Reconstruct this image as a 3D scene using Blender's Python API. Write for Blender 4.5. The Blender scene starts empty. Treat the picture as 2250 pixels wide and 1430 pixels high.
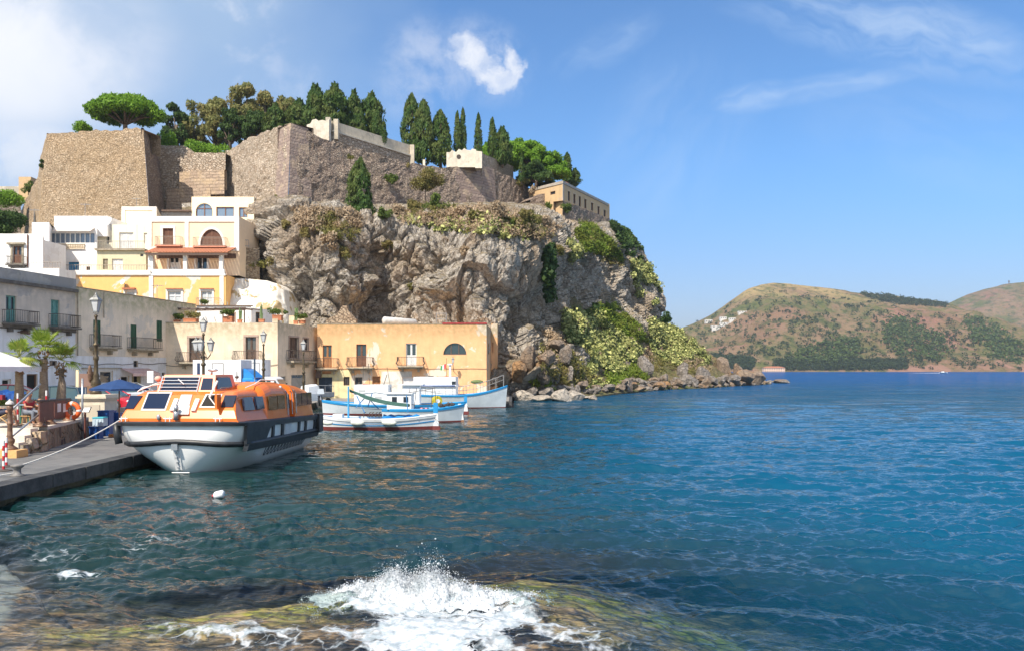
import bpy, math, random
import numpy as np
from mathutils import Vector as V, noise as NZ
from mathutils.bvhtree import BVHTree
R = math.radians
random.seed(7); RNG = np.random.default_rng(7)
S = bpy.context.scene
C = S.collection
# ---------------------------------------------------------------- camera (35 mm frame, level, shifted up)
F, CX, HY, H = 1700.0, 1125.0, 810.0, 3.5          # focal length in px of the 2250 px photo, centre, horizon row, eye height
cd = bpy.data.cameras.new('camera'); cam = bpy.data.objects.new('camera', cd); C.objects.link(cam)
cam.location = (0, 0, H); cam.rotation_euler = (R(90), 0, 0)
cd.sensor_width = 36; cd.lens = 36 * F / 2250; cd.shift_y = (HY - 715) / 2250; cd.clip_end = 20000; cd.clip_start = 0.1
S.camera = cam
S.view_settings.view_transform = 'Standard'; S.view_settings.look = 'None'; S.view_settings.gamma = 1
S.view_settings.exposure = 0.46
S.cycles.max_bounces = 6; S.cycles.transparent_max_bounces = 12; S.cycles.caustics_reflective = False; S.cycles.caustics_refractive = False
S.cycles.sample_clamp_indirect = 4; S.cycles.sample_clamp_direct = 12; S.cycles.use_denoising = True
# ---------------------------------------------------------------- sun
SD = V((0.48, 0.88, -1.15)).normalized()            # direction the light travels
sl = bpy.data.lights.new('sun', 'SUN'); sun = bpy.data.objects.new('sun', sl); C.objects.link(sun)
sl.energy = 5.0; sl.angle = R(0.5); sl.color = (1.0, 0.91, 0.78)
sun.rotation_euler = SD.to_track_quat('-Z', 'Y').to_euler(); sun.location = (-60, -60, 80)
EL = math.asin(-SD.z); AZ = math.atan2(-SD.x, -SD.y)
# ---------------------------------------------------------------- sky: nishita + procedural clouds placed by direction
W = bpy.data.worlds.new('World'); S.world = W; W.use_nodes = True
class NT:
    """tiny node helper: sockets in, sockets out"""
    def __init__(s, tree): s.t = tree; s.n = tree.nodes; s.l = tree.links
    def new(s, typ, **kw):
        nd = s.n.new(typ)
        for k, v in kw.items(): setattr(nd, k, v)
        return nd
    def put(s, sock, val):
        if isinstance(val, bpy.types.NodeSocket): s.l.new(val, sock)
        elif val is not None:
            if hasattr(sock, 'default_value') and not isinstance(val, (int, float)) and len(val) == 3 and len(sock.default_value) == 4: val = (*val, 1)
            sock.default_value = val
    def m(s, op, a, b=None, c=None, clamp=False):
        nd = s.new('ShaderNodeMath', operation=op, use_clamp=clamp)
        for i, x in enumerate((a, b, c)):
            if x is not None: s.put(nd.inputs[i], x)
        return nd.outputs[0]
    def vm(s, op, a, b=None):
        nd = s.new('ShaderNodeVectorMath', operation=op); s.put(nd.inputs[0], a)
        if b is not None: s.put(nd.inputs[3 if op == 'SCALE' else 1], b)
        return nd.outputs[0]
    def mix(s, f, a, b, mode='MIX'):
        nd = s.new('ShaderNodeMix', data_type='RGBA', blend_type=mode); s.put(nd.inputs[0], f); s.put(nd.inputs[6], a); s.put(nd.inputs[7], b); return nd.outputs[2]
    def ramp(s, f, *st):
        nd = s.new('ShaderNodeMapRange', interpolation_type='SMOOTHSTEP'); s.put(nd.inputs[0], f)
        for i, x in enumerate(st): nd.inputs[1 + i].default_value = x
        return nd.outputs[0]
    def noise(s, v, scale, det=4, rough=.55, dist=0):
        nd = s.new('ShaderNodeTexNoise'); s.put(nd.inputs['Vector'], v); nd.inputs['Scale'].default_value = scale; nd.inputs['Detail'].default_value = det
        nd.inputs['Roughness'].default_value = rough; nd.inputs['Distortion'].default_value = dist; return nd.outputs[0]
    def voro(s, v, scale, feat='F1', rnd=1.0):
        nd = s.new('ShaderNodeTexVoronoi', feature=feat); s.put(nd.inputs['Vector'], v); nd.inputs['Scale'].default_value = scale
        if 'Randomness' in nd.inputs: nd.inputs['Randomness'].default_value = rnd
        return nd
    def comb(s, x, y, z):
        nd = s.new('ShaderNodeCombineXYZ'); s.put(nd.inputs[0], x); s.put(nd.inputs[1], y); s.put(nd.inputs[2], z); return nd.outputs[0]
    def sep(s, v):
        nd = s.new('ShaderNodeSeparateXYZ'); s.put(nd.inputs[0], v); return nd.outputs
def build_world():
    t = NT(W.node_tree); bg = t.n['Background']
    sky = t.new('ShaderNodeTexSky', sky_type='NISHITA', sun_disc=False, sun_elevation=EL, sun_rotation=AZ, altitude=0, air_density=1.0, dust_density=0.15, ozone_density=2.2)
    d = t.new('ShaderNodeTexCoord').outputs['Generated']; x, y, z = t.sep(d)
    yy = t.m('MAXIMUM', y, 0.05)
    front = t.ramp(y, 0.0, 0.2, 0, 1)
    u = t.m('DIVIDE', x, yy); v = t.m('DIVIDE', z, yy); p = t.comb(u, v, 0)
    warp = t.noise(p, 3.0, 3); pw = t.vm('ADD', p, t.vm('SCALE', t.comb(warp, t.noise(t.vm('ADD', p, (7, 3, 0)), 3.0, 3), 0), 0.16))
    def sky_at(px, py): return ((px - CX) / F, (HY - py) / F)
    def blob(px, py, rx, ry, ang=0, src=None, soft=(1.0, 0.0)):
        cu, cv = sky_at(px, py); du = t.m('SUBTRACT', t.sep(src or p)[0], cu); dv = t.m('SUBTRACT', t.sep(src or p)[1], cv)
        ca, sa = math.cos(R(ang)), math.sin(R(ang))
        a = t.m('ADD', t.m('MULTIPLY', du, ca), t.m('MULTIPLY', dv, sa)); b = t.m('SUBTRACT', t.m('MULTIPLY', dv, ca), t.m('MULTIPLY', du, sa))
        a = t.m('DIVIDE', a, rx / F); b = t.m('DIVIDE', b, ry / F)
        r = t.m('ADD', t.m('MULTIPLY', a, a), t.m('MULTIPLY', b, b)); return t.ramp(r, soft[0], soft[1], 0, 1)
    def mx(a, b): return t.m('MAXIMUM', a, b)
    def mul(a, b): return t.m('MULTIPLY', a, b)
    # broad grey-white bank at the upper left
    big = t.m('SUBTRACT', 1.0, t.ramp(t.m('ADD', u, mul(t.m('SUBTRACT', t.noise(p, 2.2, 4), .5), .35)), -0.40, -0.09, 0, 1))
    big = mul(big, t.ramp(v, 0.17, 0.34, 0.0, 1))
    big = mul(big, t.ramp(t.noise(pw, 3.2, 5, .5), 0.25, 0.62, 0.70, 1.0))
    big = mx(big, mul(blob(0, 330, 330, 260, 20), t.ramp(t.noise(pw, 5, 5), .42, .6, .1, .95)))
    glow = mx(blob(20, 120, 420, 230, 0, None, (1.1, .0)), mul(blob(30, 330, 240, 130), .75))
    glow = mx(mul(glow, t.ramp(t.noise(pw, 4.0, 6, .6), .36, .56, .35, 1)), mul(t.ramp(t.noise(pw, 5.5, 7, .62), .54, .68, 0, .75), big))
    tone = t.mix(glow, (0.40, 0.55, 0.76, 1), (0.96, 0.97, 1.0, 1))
    # the small heart shaped cloud
    pw2 = t.vm('ADD', p, t.vm('SCALE', t.vm('SUBTRACT', t.comb(t.noise(p, 22, 6, .62), t.noise(t.vm('ADD', p, (3, 9, 0)), 22, 6, .62), 0), (.5, .5, 0)), 0.065))
    h = mx(mx(blob(1032, 118, 66, 50, -42, pw2, (1.35, .0)), blob(1085, 165, 70, 36, -20, pw2, (1.35, .0))), blob(1122, 148, 34, 55, 8, pw2, (1.35, .0)))
    small = mul(t.m('POWER', h, 1.4), t.ramp(t.noise(pw2, 26, 6, .65), .25, .62, .45, .96))
    halo = mul(mx(blob(1060, 130, 150, 110, -30, None), blob(930, 160, 130, 150)), mul(t.ramp(t.noise(pw, 14, 6, .65), .35, .7, 0, 1), .42))
    small = mx(small, halo)
    # thin streaks on the right
    def wisp(px, py, rx, ry, ang, k):
        ca, sa = math.cos(R(ang)), math.sin(R(ang))
        q = t.comb(t.m('ADD', mul(u, ca * 3), mul(v, sa * 3)), t.m('SUBTRACT', mul(v, ca * 17), mul(u, sa * 17)), 0)
        q = t.vm('ADD', q, t.vm('SCALE', t.comb(t.noise(p, 6, 3), t.noise(p, 8, 3), 0), 1.6))
        return mul(mul(blob(px, py, rx, ry, ang), t.ramp(t.noise(q, 1.1, 7, .62), .34, .75, 0, 1)), k)
    w = mx(wisp(1950, 60, 480, 110, -14, .55), wisp(1660, 215, 120, 42, 10, .62))
    w = mx(w, wisp(1830, 190, 290, 38, 10, .38)); w = mx(w, wisp(1330, 100, 160, 60, 28, .3)); w = mx(w, wisp(1480, 300, 260, 200, 60, .16)); w = mx(w, wisp(2050, 300, 400, 150, -10, .12))
    base = sky.outputs[0]
    back = mul(t.m('SUBTRACT', 1.0, t.ramp(y, -.25, .15, 0, 1)), mul(t.ramp(t.noise(d, 2.4, 4), .40, .58, 0, .9), t.ramp(z, -.02, .12, 0, 1)))  # cloud cover added behind the eye, out of view, for neutral fill light
    deep = t.mix(1.0, base, t.mix(t.ramp(v, 0.0, .30, 0, 1), (.66, .66, .82, 1), (0.62, 0.98, 1.27, 1)), 'MULTIPLY')
    K = 7.5
    c = t.mix(mul(mul(big, front), 0.93), deep, t.vm('SCALE', tone, K))
    c = t.mix(mul(small, front), c, (K * .86, K * .89, K * .96, 1))
    c = t.mix(mul(w, front), c, (K * .66, K * .80, K * .98, 1))
    c = t.mix(back, c, (K * .88, K * .88, K * .90, 1))
    t.l.new(c, bg.inputs[0]); bg.inputs[1].default_value = 0.108
build_world()
# ---------------------------------------------------------------- geometry helpers
def P(px, py, d): return V(((px - CX) / F * d, d, H + (HY - py) / F * d))       # photo pixel at distance d
def gd(py, z=0.5): return (H - z) * F / (py - HY)                                # distance of a ground pixel
def G(px, py, z=0.5): d = gd(py, z); return V(((px - CX) / F * d, d, z))
class MB:
    def __init__(s): s.v = []; s.f = []
    def add(s, vs, fs):
        b = len(s.v); s.v += [tuple(v) for v in vs]; s.f += [tuple(b + i for i in f) for f in fs]; return s
    def poly(s, *vs): return s.add(vs, [tuple(range(len(vs)))])
    def par(s, o, a, b, c):                                                       # parallelepiped from a corner and three edge vectors
        o, a, b, c = V(o), V(a), V(b), V(c)
        vs = [o, o + a, o + a + b, o + b, o + c, o + a + c, o + a + b + c, o + b + c]
        fs = [(3, 2, 1, 0), (4, 5, 6, 7), (0, 1, 5, 4), (1, 2, 6, 5), (2, 3, 7, 6), (3, 0, 4, 7)]
        if a.cross(b).dot(c) < 0: fs = [f[::-1] for f in fs]
        return s.add(vs, fs)
    def box(s, c, sz, rz=0.0):
        c = V(c); ca, sa = math.cos(rz), math.sin(rz); a = V((ca * sz[0], sa * sz[0], 0)); b = V((-sa * sz[1], ca * sz[1], 0)); k = V((0, 0, sz[2]))
        return s.par(c - a / 2 - b / 2 - k / 2, a, b, k)
    def tube(s, pts, r, n=6, cap=True):
        pts = [V(p) for p in pts]; rs = r if isinstance(r, (list, tuple)) else [r] * len(pts); rings = []
        for i, p in enumerate(pts):
            t = (pts[min(i + 1, len(pts) - 1)] - pts[max(i - 1, 0)]).normalized()
            u = t.cross(V((0, 0, 1)))
            if u.length < .05: u = t.cross(V((0, 1, 0)))
            u.normalize(); w = t.cross(u)
            rings.append([p + (u * math.cos(2 * math.pi * k / n) + w * math.sin(2 * math.pi * k / n)) * rs[i] for k in range(n)])
        return s.loft(rings, cap, cap)
    def loft(s, rings, c0=True, c1=True, closed=True):
        n = len(rings[0]); vs = [v for r in rings for v in r]; fs = []
        for i in range(len(rings) - 1):
            for k in range(n if closed else n - 1):
                a, b = i * n + k, i * n + (k + 1) % n
                fs.append((a, b, b + n, a + n))
        if c0: fs.append(tuple(range(n - 1, -1, -1)))
        if c1: fs.append(tuple((len(rings) - 1) * n + k for k in range(n)))
        return s.add(vs, fs)
    def lathe(s, prof, c=(0, 0, 0), n=12):
        c = V(c); return s.loft([[c + V((r * math.cos(2 * math.pi * k / n), r * math.sin(2 * math.pi * k / n), z)) for k in range(n)] for r, z in prof])
    def ell(s, c, rad, n=12, m=8):
        c = V(c); rings = []
        for i in range(m + 1):
            a = math.pi * i / m; q = max(math.sin(a), .02)
            rings.append([c + V((rad[0] * q * math.cos(2 * math.pi * k / n), rad[1] * q * math.sin(2 * math.pi * k / n), -rad[2] * math.cos(a))) for k in range(n)])
        return s.loft(rings)
    def build(s, name, mat, parent=None, smooth=False, local=False):
        me = bpy.data.meshes.new(name); o = bpy.data.objects.new(name, me)
        off = V((0, 0, 0))
        if parent is not None and not local:
            q = parent
            while q: off += q.location; q = q.parent
        me.from_pydata([(v[0] - off.x, v[1] - off.y, v[2] - off.z) for v in s.v], [], s.f)
        me.materials.append(mat)
        if smooth: me.shade_smooth()
        C.objects.link(o); o.parent = parent; return o
def np_mesh(name, verts, quads, mat, parent=None, smooth=True, n=4):
    me = bpy.data.meshes.new(name); verts = np.asarray(verts, np.float32); quads = np.asarray(quads, np.int32)
    me.vertices.add(len(verts)); me.vertices.foreach_set('co', verts.ravel())
    me.loops.add(quads.size); me.loops.foreach_set('vertex_index', quads.ravel())
    me.polygons.add(len(quads)); me.polygons.foreach_set('loop_start', np.arange(0, quads.size, n, dtype=np.int32)); me.polygons.foreach_set('loop_total', np.full(len(quads), n, np.int32))
    me.polygons.foreach_set('use_smooth', np.full(len(quads), smooth)); me.update(calc_edges=True); me.validate()
    me.materials.append(mat); o = bpy.data.objects.new(name, me); C.objects.link(o); o.parent = parent; return o
def grid_quads(nr, nc):
    i = np.arange(nr - 1)[:, None] * nc + np.arange(nc - 1)[None]; i = i.ravel(); return np.stack([i, i + 1, i + nc + 1, i + nc], 1)
def tag(o, label=None, cat=None, group=None, kind=None):
    for k, v in (('label', label), ('category', cat), ('group', group), ('kind', kind)):
        if v: o[k] = v
    return o
def thing(name, label, cat, loc=(0, 0, 0), rz=0.0, group=None):
    o = bpy.data.objects.new(name, None); C.objects.link(o); o.empty_display_size = .3
    o.location = loc; o.rotation_euler = (0, 0, rz); return tag(o, label, cat, group)
def dup(root, loc=None, rz=None, label=None, scale=None):
    def cp(o, par):
        c = o.copy(); C.objects.link(c); c.parent = par
        for k in o.children: cp(k, c)
        return c
    r = cp(root, root.parent)
    if loc is not None: r.location = loc
    if rz is not None: r.rotation_euler = (0, 0, rz)
    if scale is not None: r.scale = (scale,) * 3 if isinstance(scale, (int, float)) else scale
    if label: r['label'] = label
    return r
# ---------------------------------------------------------------- noise on arrays
def hash2(ix, iy, iz, s): 
    h = (ix * 374761393 + iy * 668265263 + iz * 2147483647 + s * 1274126177) & 0xFFFFFFFF
    h = ((h ^ (h >> 13)) * 1274126177) & 0xFFFFFFFF; return ((h ^ (h >> 16)) & 0xFFFF) / 65535.0
def vnoise(p, seed=0):                                                            # value noise, p (N,3), result 0..1
    p = np.asarray(p, np.float64); i = np.floor(p).astype(np.int64); f = p - i; f = f * f * f * (f * (f * 6 - 15) + 10); r = 0
    for dx in (0, 1):
        for dy in (0, 1):
            for dz in (0, 1):
                w = (f[:, 0] if dx else 1 - f[:, 0]) * (f[:, 1] if dy else 1 - f[:, 1]) * (f[:, 2] if dz else 1 - f[:, 2])
                r = r + w * hash2(i[:, 0] + dx, i[:, 1] + dy, i[:, 2] + dz, seed)
    return r
def fbm(p, oct=4, seed=0, gain=.5, lac=2.03, ridge=False):
    p = np.asarray(p, np.float64); a, t, r = 1.0, 0.0, 0
    for k in range(oct):
        n = vnoise(p, seed + k)
        if ridge: n = 1 - abs(2 * n - 1)
        r = r + a * n; t += a; a *= gain; p = p * lac + 17.3
    return r / t
def worley(p, seed=0):                                                            # F1 and F2 distance and cell id
    p = np.asarray(p, np.float64); i = np.floor(p).astype(np.int64); f1 = np.full(len(p), 9.0); f2 = f1.copy(); cid = np.zeros(len(p))
    for dx in (-1, 0, 1):
        for dy in (-1, 0, 1):
            for dz in (-1, 0, 1):
                a, b, c = i[:, 0] + dx, i[:, 1] + dy, i[:, 2] + dz
                q = np.stack([a + hash2(a, b, c, seed), b + hash2(a, b, c, seed + 1), c + hash2(a, b, c, seed + 2)], 1)
                d = np.sqrt(((q - p) ** 2).sum(1)); nw = d < f1
                f2 = np.where(nw, f1, np.minimum(f2, d)); cid = np.where(nw, hash2(a, b, c, seed + 5), cid); f1 = np.minimum(f1, d)
    return f1, f2, cid
def sstep(x, a, b): t = np.clip((x - a) / (b - a), 0, 1); return t * t * (3 - 2 * t)
def in_poly(x, y, poly):
    x = np.asarray(x, float); y = np.asarray(y, float); r = np.zeros(x.shape, bool); n = len(poly)
    for i in range(n):
        x1, y1 = poly[i]; x2, y2 = poly[(i + 1) % n]
        if y1 != y2: r ^= ((y1 > y) != (y2 > y)) & (x < (x2 - x1) * (y - y1) / (y2 - y1) + x1)
    return r
# ---------------------------------------------------------------- materials
MATS = {}
def new_mat(name):
    m = bpy.data.materials.new(name); m.use_nodes = True; t = NT(m.node_tree); b = t.n['Principled BSDF']; return m, t, b
def mat(name, c1, c2=None, sc=1.0, rough=.7, bump=0.0, bs=None, metal=0.0, rng=(.35, .65), stretch=(1, 1, 1), spec=None, coat=0, det=5):
    if name in MATS: return MATS[name]
    m, t, b = new_mat(name); MATS[name] = m
    pos = t.new('ShaderNodeNewGeometry').outputs['Position']; pv = t.vm('MULTIPLY', pos, stretch)
    if c2 is not None: t.put(b.inputs['Base Color'], t.mix(t.ramp(t.noise(pv, sc, det, .6), rng[0], rng[1], 0, 1), c1, c2))
    else: t.put(b.inputs['Base Color'], c1)
    b.inputs['Roughness'].default_value = rough; b.inputs['Metallic'].default_value = metal
    if spec is not None: b.inputs['Specular IOR Level'].default_value = spec
    if coat: b.inputs['Coat Weight'].default_value = coat; b.inputs['Coat Roughness'].default_value = .06
    if bump:
        bn = t.new('ShaderNodeBump'); bn.inputs['Strength'].default_value = min(1, bump); bn.inputs['Distance'].default_value = .05 * max(1, bump)
        t.l.new(t.noise(pv, bs or sc * 4, 5, .6), bn.inputs['Height']); t.l.new(bn.outputs[0], b.inputs['Normal'])
    return m
def glass(name, c=(0.03, .04, .05), rough=.06):
    if name in MATS: return MATS[name]
    m, t, b = new_mat(name); MATS[name] = m; t.put(b.inputs['Base Color'], c); b.inputs['Roughness'].default_value = rough; b.inputs['Specular IOR Level'].default_value = .8
    return m
def plaster(name, c, patch=None, amt=.5, stain=(.30, .27, .16), stain_amt=.35, psc=.45, ztop=None, seed=0.0, dirt=.2):
    """painted render: base paint, patches where it has fallen, rain stains running down from the coping"""
    m, t, b = new_mat(name); MATS[name] = m
    pos = t.new('ShaderNodeNewGeometry').outputs['Position']; pos = t.vm('ADD', pos, (seed, seed * 1.7, 0)); x, y, z = t.sep(pos)
    c = V(c); col = t.mix(t.ramp(t.noise(pos, 1.3, 6, .65), .3, .7, 0, 1), tuple(c * (1 - dirt)) , tuple(c * (1 + dirt * .35)))
    if patch is not None:
        n = t.noise(pos, psc, 6, .62, .4); col = t.mix(t.ramp(n, 1 - amt - .012, 1 - amt + .012, 0, 1), col, patch)
    st = t.vm('MULTIPLY', pos, (2.2, 2.2, .16)); n2 = t.ramp(t.noise(st, 1.0, 5, .6), .48, .75, 0, 1)
    if ztop is not None:
        fall = t.ramp(t.m('ADD', z, t.m('MULTIPLY', t.noise(st, 1.4, 3), 1.4)), ztop - 1.7, ztop + .55, 0, 1.0)
        n2 = t.m('MAXIMUM', t.m('MULTIPLY', n2, .35), t.m('MULTIPLY', fall, t.ramp(t.noise(pos, 2.6, 4), .25, .65, .2, 1)))
    col = t.mix(t.m('MULTIPLY', n2, stain_amt), col, stain)
    t.put(b.inputs['Base Color'], col); b.inputs['Roughness'].default_value = .9
    bn = t.new('ShaderNodeBump'); bn.inputs['Strength'].default_value = .35; bn.inputs['Distance'].default_value = .05
    t.l.new(t.noise(pos, 5, 6, .65), bn.inputs['Height']); t.l.new(bn.outputs[0], b.inputs['Normal']); return m
def masonry(name, cols, mortar, sc=1.6, zs=1.7, ashlar=False, blotch=None, bump=.9):
    m, t, b = new_mat(name); MATS[name] = m
    pos = t.new('ShaderNodeNewGeometry').outputs['Position']
    q = t.vm('ADD', pos, t.vm('SCALE', t.comb(t.noise(pos, .8, 3), t.noise(pos, 1.1, 3), t.noise(pos, .9, 3)), .5)); q = t.vm('MULTIPLY', q, (1, 1, zs))
    if ashlar:
        x, y, z = t.sep(pos); br = t.new('ShaderNodeTexBrick'); t.l.new(t.comb(t.m('ADD', x, t.m('MULTIPLY', y, -.75)), z, 0), br.inputs[0])
        br.inputs['Scale'].default_value = 1; br.inputs['Brick Width'].default_value = 1.15; br.inputs['Row Height'].default_value = .5; br.inputs['Mortar Size'].default_value = .03
        t.put(br.inputs['Color1'], cols[0]); t.put(br.inputs['Color2'], cols[1]); t.put(br.inputs['Mortar'], mortar); col = br.outputs['Color']
        col = t.mix(t.ramp(t.noise(pos, .5, 4), .5, .62, 0, .75), col, cols[2]); hgt = t.m('SUBTRACT', t.noise(pos, 3, 5), t.m('MULTIPLY', br.outputs['Fac'], .8))
    else:
        vo = t.voro(q, sc); ve = t.voro(q, sc, 'DISTANCE_TO_EDGE'); rnd = t.sep(vo.outputs['Color'])[0]
        cr = t.new('ShaderNodeValToRGB'); t.l.new(rnd, cr.inputs[0]); e = cr.color_ramp; n = len(cols)
        e.elements[0].color = (*cols[0], 1); e.elements[1].color = (*cols[-1], 1)
        for k in range(1, n - 1): el = e.elements.new(k / (n - 1)); el.color = (*cols[k], 1)
        edge = t.ramp(ve.outputs['Distance'], .02, .13, 1, 0); col = t.mix(edge, cr.outputs[0], mortar)
        col = t.mix(t.ramp(t.noise(q, sc * 2.5, 5, .7), .35, .7, 0, .45), col, cols[-1])
        hgt = t.m('ADD', t.m('MULTIPLY', edge, -.9), t.m('ADD', rnd, t.noise(q, sc * 3, 5)))
    if blotch: col = t.mix(t.ramp(t.noise(pos, .16, 5, .6), .42, .62, 0, .7), col, t.mix(.5, col, blotch))
    t.put(b.inputs['Base Color'], col); b.inputs['Roughness'].default_value = .95
    bn = t.new('ShaderNodeBump'); bn.inputs['Strength'].default_value = bump; bn.inputs['Distance'].default_value = .22
    t.l.new(hgt, bn.inputs['Height']); t.l.new(bn.outputs[0], b.inputs['Normal']); return m
# ================================================================= WATER
EDGE = [(-40., 15.6), (-9.9, 15.2), (-6.5, 11.35), (-5.0, 11.75), (-2.6, 12.6), (0.2, 13.9), (3.6, 13.0), (4.9, 10.6), (5.6, 8.0), (6.4, 0.)]   # rim of the rock shelf under the surface
def shelf_dist(x, y):
    """signed distance to the shelf rim, + on the deep side"""
    d = np.full(x.shape, 1e9)
    for (x1, y1), (x2, y2) in zip(EDGE[:-1], EDGE[1:]):
        dx, dy = x2 - x1, y2 - y1; t = np.clip(((x - x1) * dx + (y - y1) * dy) / (dx * dx + dy * dy), 0, 1)
        d = np.minimum(d, np.hypot(x - x1 - t * dx, y - y1 - t * dy))
    ins = in_poly(x, y, [(-60, 15.6)] + EDGE + [(6.4, -30), (-60, -30)])
    return np.where(ins, -d, d)
def bed_depth(x, y):
    p = np.stack([x, y, x * 0], 1); s = shelf_dist(x, y) + (fbm(p * .8, 3, 5) - .5) * np.where(x > 1.0, 1.6, .35)
    right = sstep(x, -1.5, 1.5)
    inner = .10 + .22 * fbm(p * .5, 3, 9) + .10 * fbm(p * 3, 3, 2) + 1.0 * sstep(x, -.3, 5.5)
    deep = 1.3 + 1.3 * sstep(s, .5, 7) + .5 * fbm(p * .35, 4, 3) + np.clip(s - 5, 0, 60) * .25
    w = np.where(right > 0, (1 - right) * .5 + right * 5.0, .5)
    k = sstep(s, -.1, w); return inner * (1 - k) + deep * k
def water_grid():
    rows = []; py = 1520.0
    while py > 812.2: rows.append(py); py -= 1.05 if py > 1000 else (.8 if py > 860 else .45)
    d = H * F / (np.array(rows) - HY); far = np.array([4500., 9000., 19000.]); d = np.concatenate([d, far[far > d[-1] + 100]])
    cols = np.concatenate([np.linspace(-1.6, -.72, 60)[:-1], np.linspace(-.72, .72, 1150), np.linspace(.72, 1.6, 60)[1:]])
    D, T = np.meshgrid(d, cols, indexing='ij'); return D * T, D, d, cols
def waves(x, y, spacing):
    h = np.zeros_like(x); gx = np.zeros_like(x); r = np.random.default_rng(3); main = R(263)      # running towards the camera and to the left
    amp_mod = .75 + .5 * vnoise(np.stack([x.ravel() * .09, y.ravel() * .06, x.ravel() * 0], 1), 4).reshape(x.shape)
    wx = (fbm(np.stack([x.ravel() * .3, y.ravel() * .3, x.ravel() * 0], 1), 2, 1).reshape(x.shape) - .5); wy = (fbm(np.stack([x.ravel() * .3, y.ravel() * .3, x.ravel() * 0 + 9], 1), 2, 1).reshape(x.shape) - .5)
    for i in range(72):
        lam = .20 * (30 ** (i / 71.0)) * r.uniform(.85, 1.15); a = main + r.normal(0, .46 if lam < 1.6 else .26); k = 2 * math.pi / lam
        amp = .0105 * lam ** .72 * r.uniform(.5, 1.2) * (.42 if lam > 2.2 else 1)
        fade = np.clip(1.6 - spacing * 3.2 / lam, 0, 1)
        ph = k * ((x + wx * 1.1) * math.cos(a) + (y + wy * 1.1) * math.sin(a)) + r.uniform(0, 6.28)
        s_ = np.sin(ph); h += amp * fade * (s_ + .22 * np.cos(2 * ph))
    return h * amp_mod
def build_water():
    X, Y, d, cols = water_grid(); sp = np.gradient(d)[:, None] * np.ones_like(X); Z = waves(X, Y, sp)
    x, y = X.ravel(), Y.ravel(); z = Z.ravel()
    near = (y < 40) & (abs(x) < 30); dep = np.full(x.shape, 9.0); dep[near] = bed_depth(x[near], y[near])
    calm = sstep(dep, .2, 1.2); z = z * (.70 + .30 * calm)
    # the sheltered harbour is calmer than the open sea
    harb = 1 - .45 * sstep(-x, -6, 8) * sstep(y, 14, 22); z *= harb
    # the swell that breaks on the shelf, with its raised lip along the rim
    s = np.full(x.shape, 50.0); s[near] = shelf_dist(x[near], y[near])
    z += .10 * np.exp(-((s - .15) / .35) ** 2) * sstep(x, -7.5, -4) * (1 - sstep(x, -1.5, .5)) * (y < 16)
    sx, sy = -1.25, 11.7; r2 = ((x - sx) / 2.0) ** 2 + ((y - sy) / .75) ** 2
    z += .16 * np.exp(-r2 * .8) * (.6 + .8 * fbm(np.stack([x * 4, y * 4, z * 0], 1), 3, 8))
    z += .07 * np.exp(-(((x - .7) / .8) ** 2 + ((y - 13.1) / .3) ** 2))
    # foam amount: thick at the break, lacy trails beside it
    n1 = fbm(np.stack([x * 1.3, y * 1.3, x * 0], 1), 4, 21)
    foam = np.exp(-(((x + 1.15) / 1.5) ** 2 + ((y - 11.2) / .75) ** 2) * 1.1) * 1.12
    foam = np.maximum(foam, np.exp(-(((x + .6) / 2.3) ** 2 + ((y - 10.3) / 1.15) ** 2)) * .80)
    foam = np.maximum(foam, np.exp(-(((x + 3.6) / 2.3) ** 2 + ((y - 10.2) / .9) ** 2)) * .40)
    foam = np.maximum(foam, np.exp(-(((x + 1.1) / .9) ** 2 + ((y - 9.6) / .7) ** 2)) * 1.1)
    foam = np.maximum(foam, np.exp(-(((x + 8.7) / .9) ** 2 + ((y - 14.6) / .7) ** 2)) * .46)
    foam = np.maximum(foam, np.exp(-(((x + 7.5) / .45) ** 2 + ((y - 13.2) / .3) ** 2)) * .85)
    foam = np.maximum(foam, np.exp(-(((x + 7.4) / 1.6) ** 2 + ((y - 15.7) / 1.3) ** 2)) * .36)
    foam = np.maximum(foam, np.exp(-(((x - .6) / 1.5) ** 2 + ((y - 10.2) / 1.2) ** 2)) * .58)
    foam = foam * (.10 + 1.45 * n1)
    z[(y > 3000)] = 0
    m, t, b = new_mat('sea_water'); MATS['sea_water'] = m
    pos = t.new('ShaderNodeNewGeometry').outputs['Position']; px, py, pz = t.sep(pos)
    at = lambda n: t.new('ShaderNodeAttribute', attribute_name=n).outputs['Fac']
    dist = t.m('MAXIMUM', py, 1.0)
    # ripples: three sizes, each faded where it would be finer than the picture can show
    q1 = t.vm('MULTIPLY', pos, (.62, 1.7, 1)); n1_ = t.noise(q1, 5.5, 3, .55, .3); n2_ = t.noise(q1, 2.0, 3, .55, .5); n3_ = t.noise(t.vm('MULTIPLY', pos, (.8, 1.6, 1)), .42, 4, .6, .6); n4_ = t.noise(t.vm('MULTIPLY', pos, (.5, 1.4, 1)), .09, 5, .62, .6)
    hgt = t.m('MULTIPLY', n1_, t.ramp(dist, 9, 42, .026, .004))
    hgt = t.m('ADD', hgt, t.m('MULTIPLY', n2_, t.ramp(dist, 12, 60, .055, .13)))
    hgt = t.m('ADD', hgt, t.m('MULTIPLY', n3_, t.ramp(dist, 12, 130, .03, .60)))
    hgt = t.m('ADD', hgt, t.m('MULTIPLY', n4_, t.ramp(dist, 120, 900, .0, 1.5)))
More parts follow.
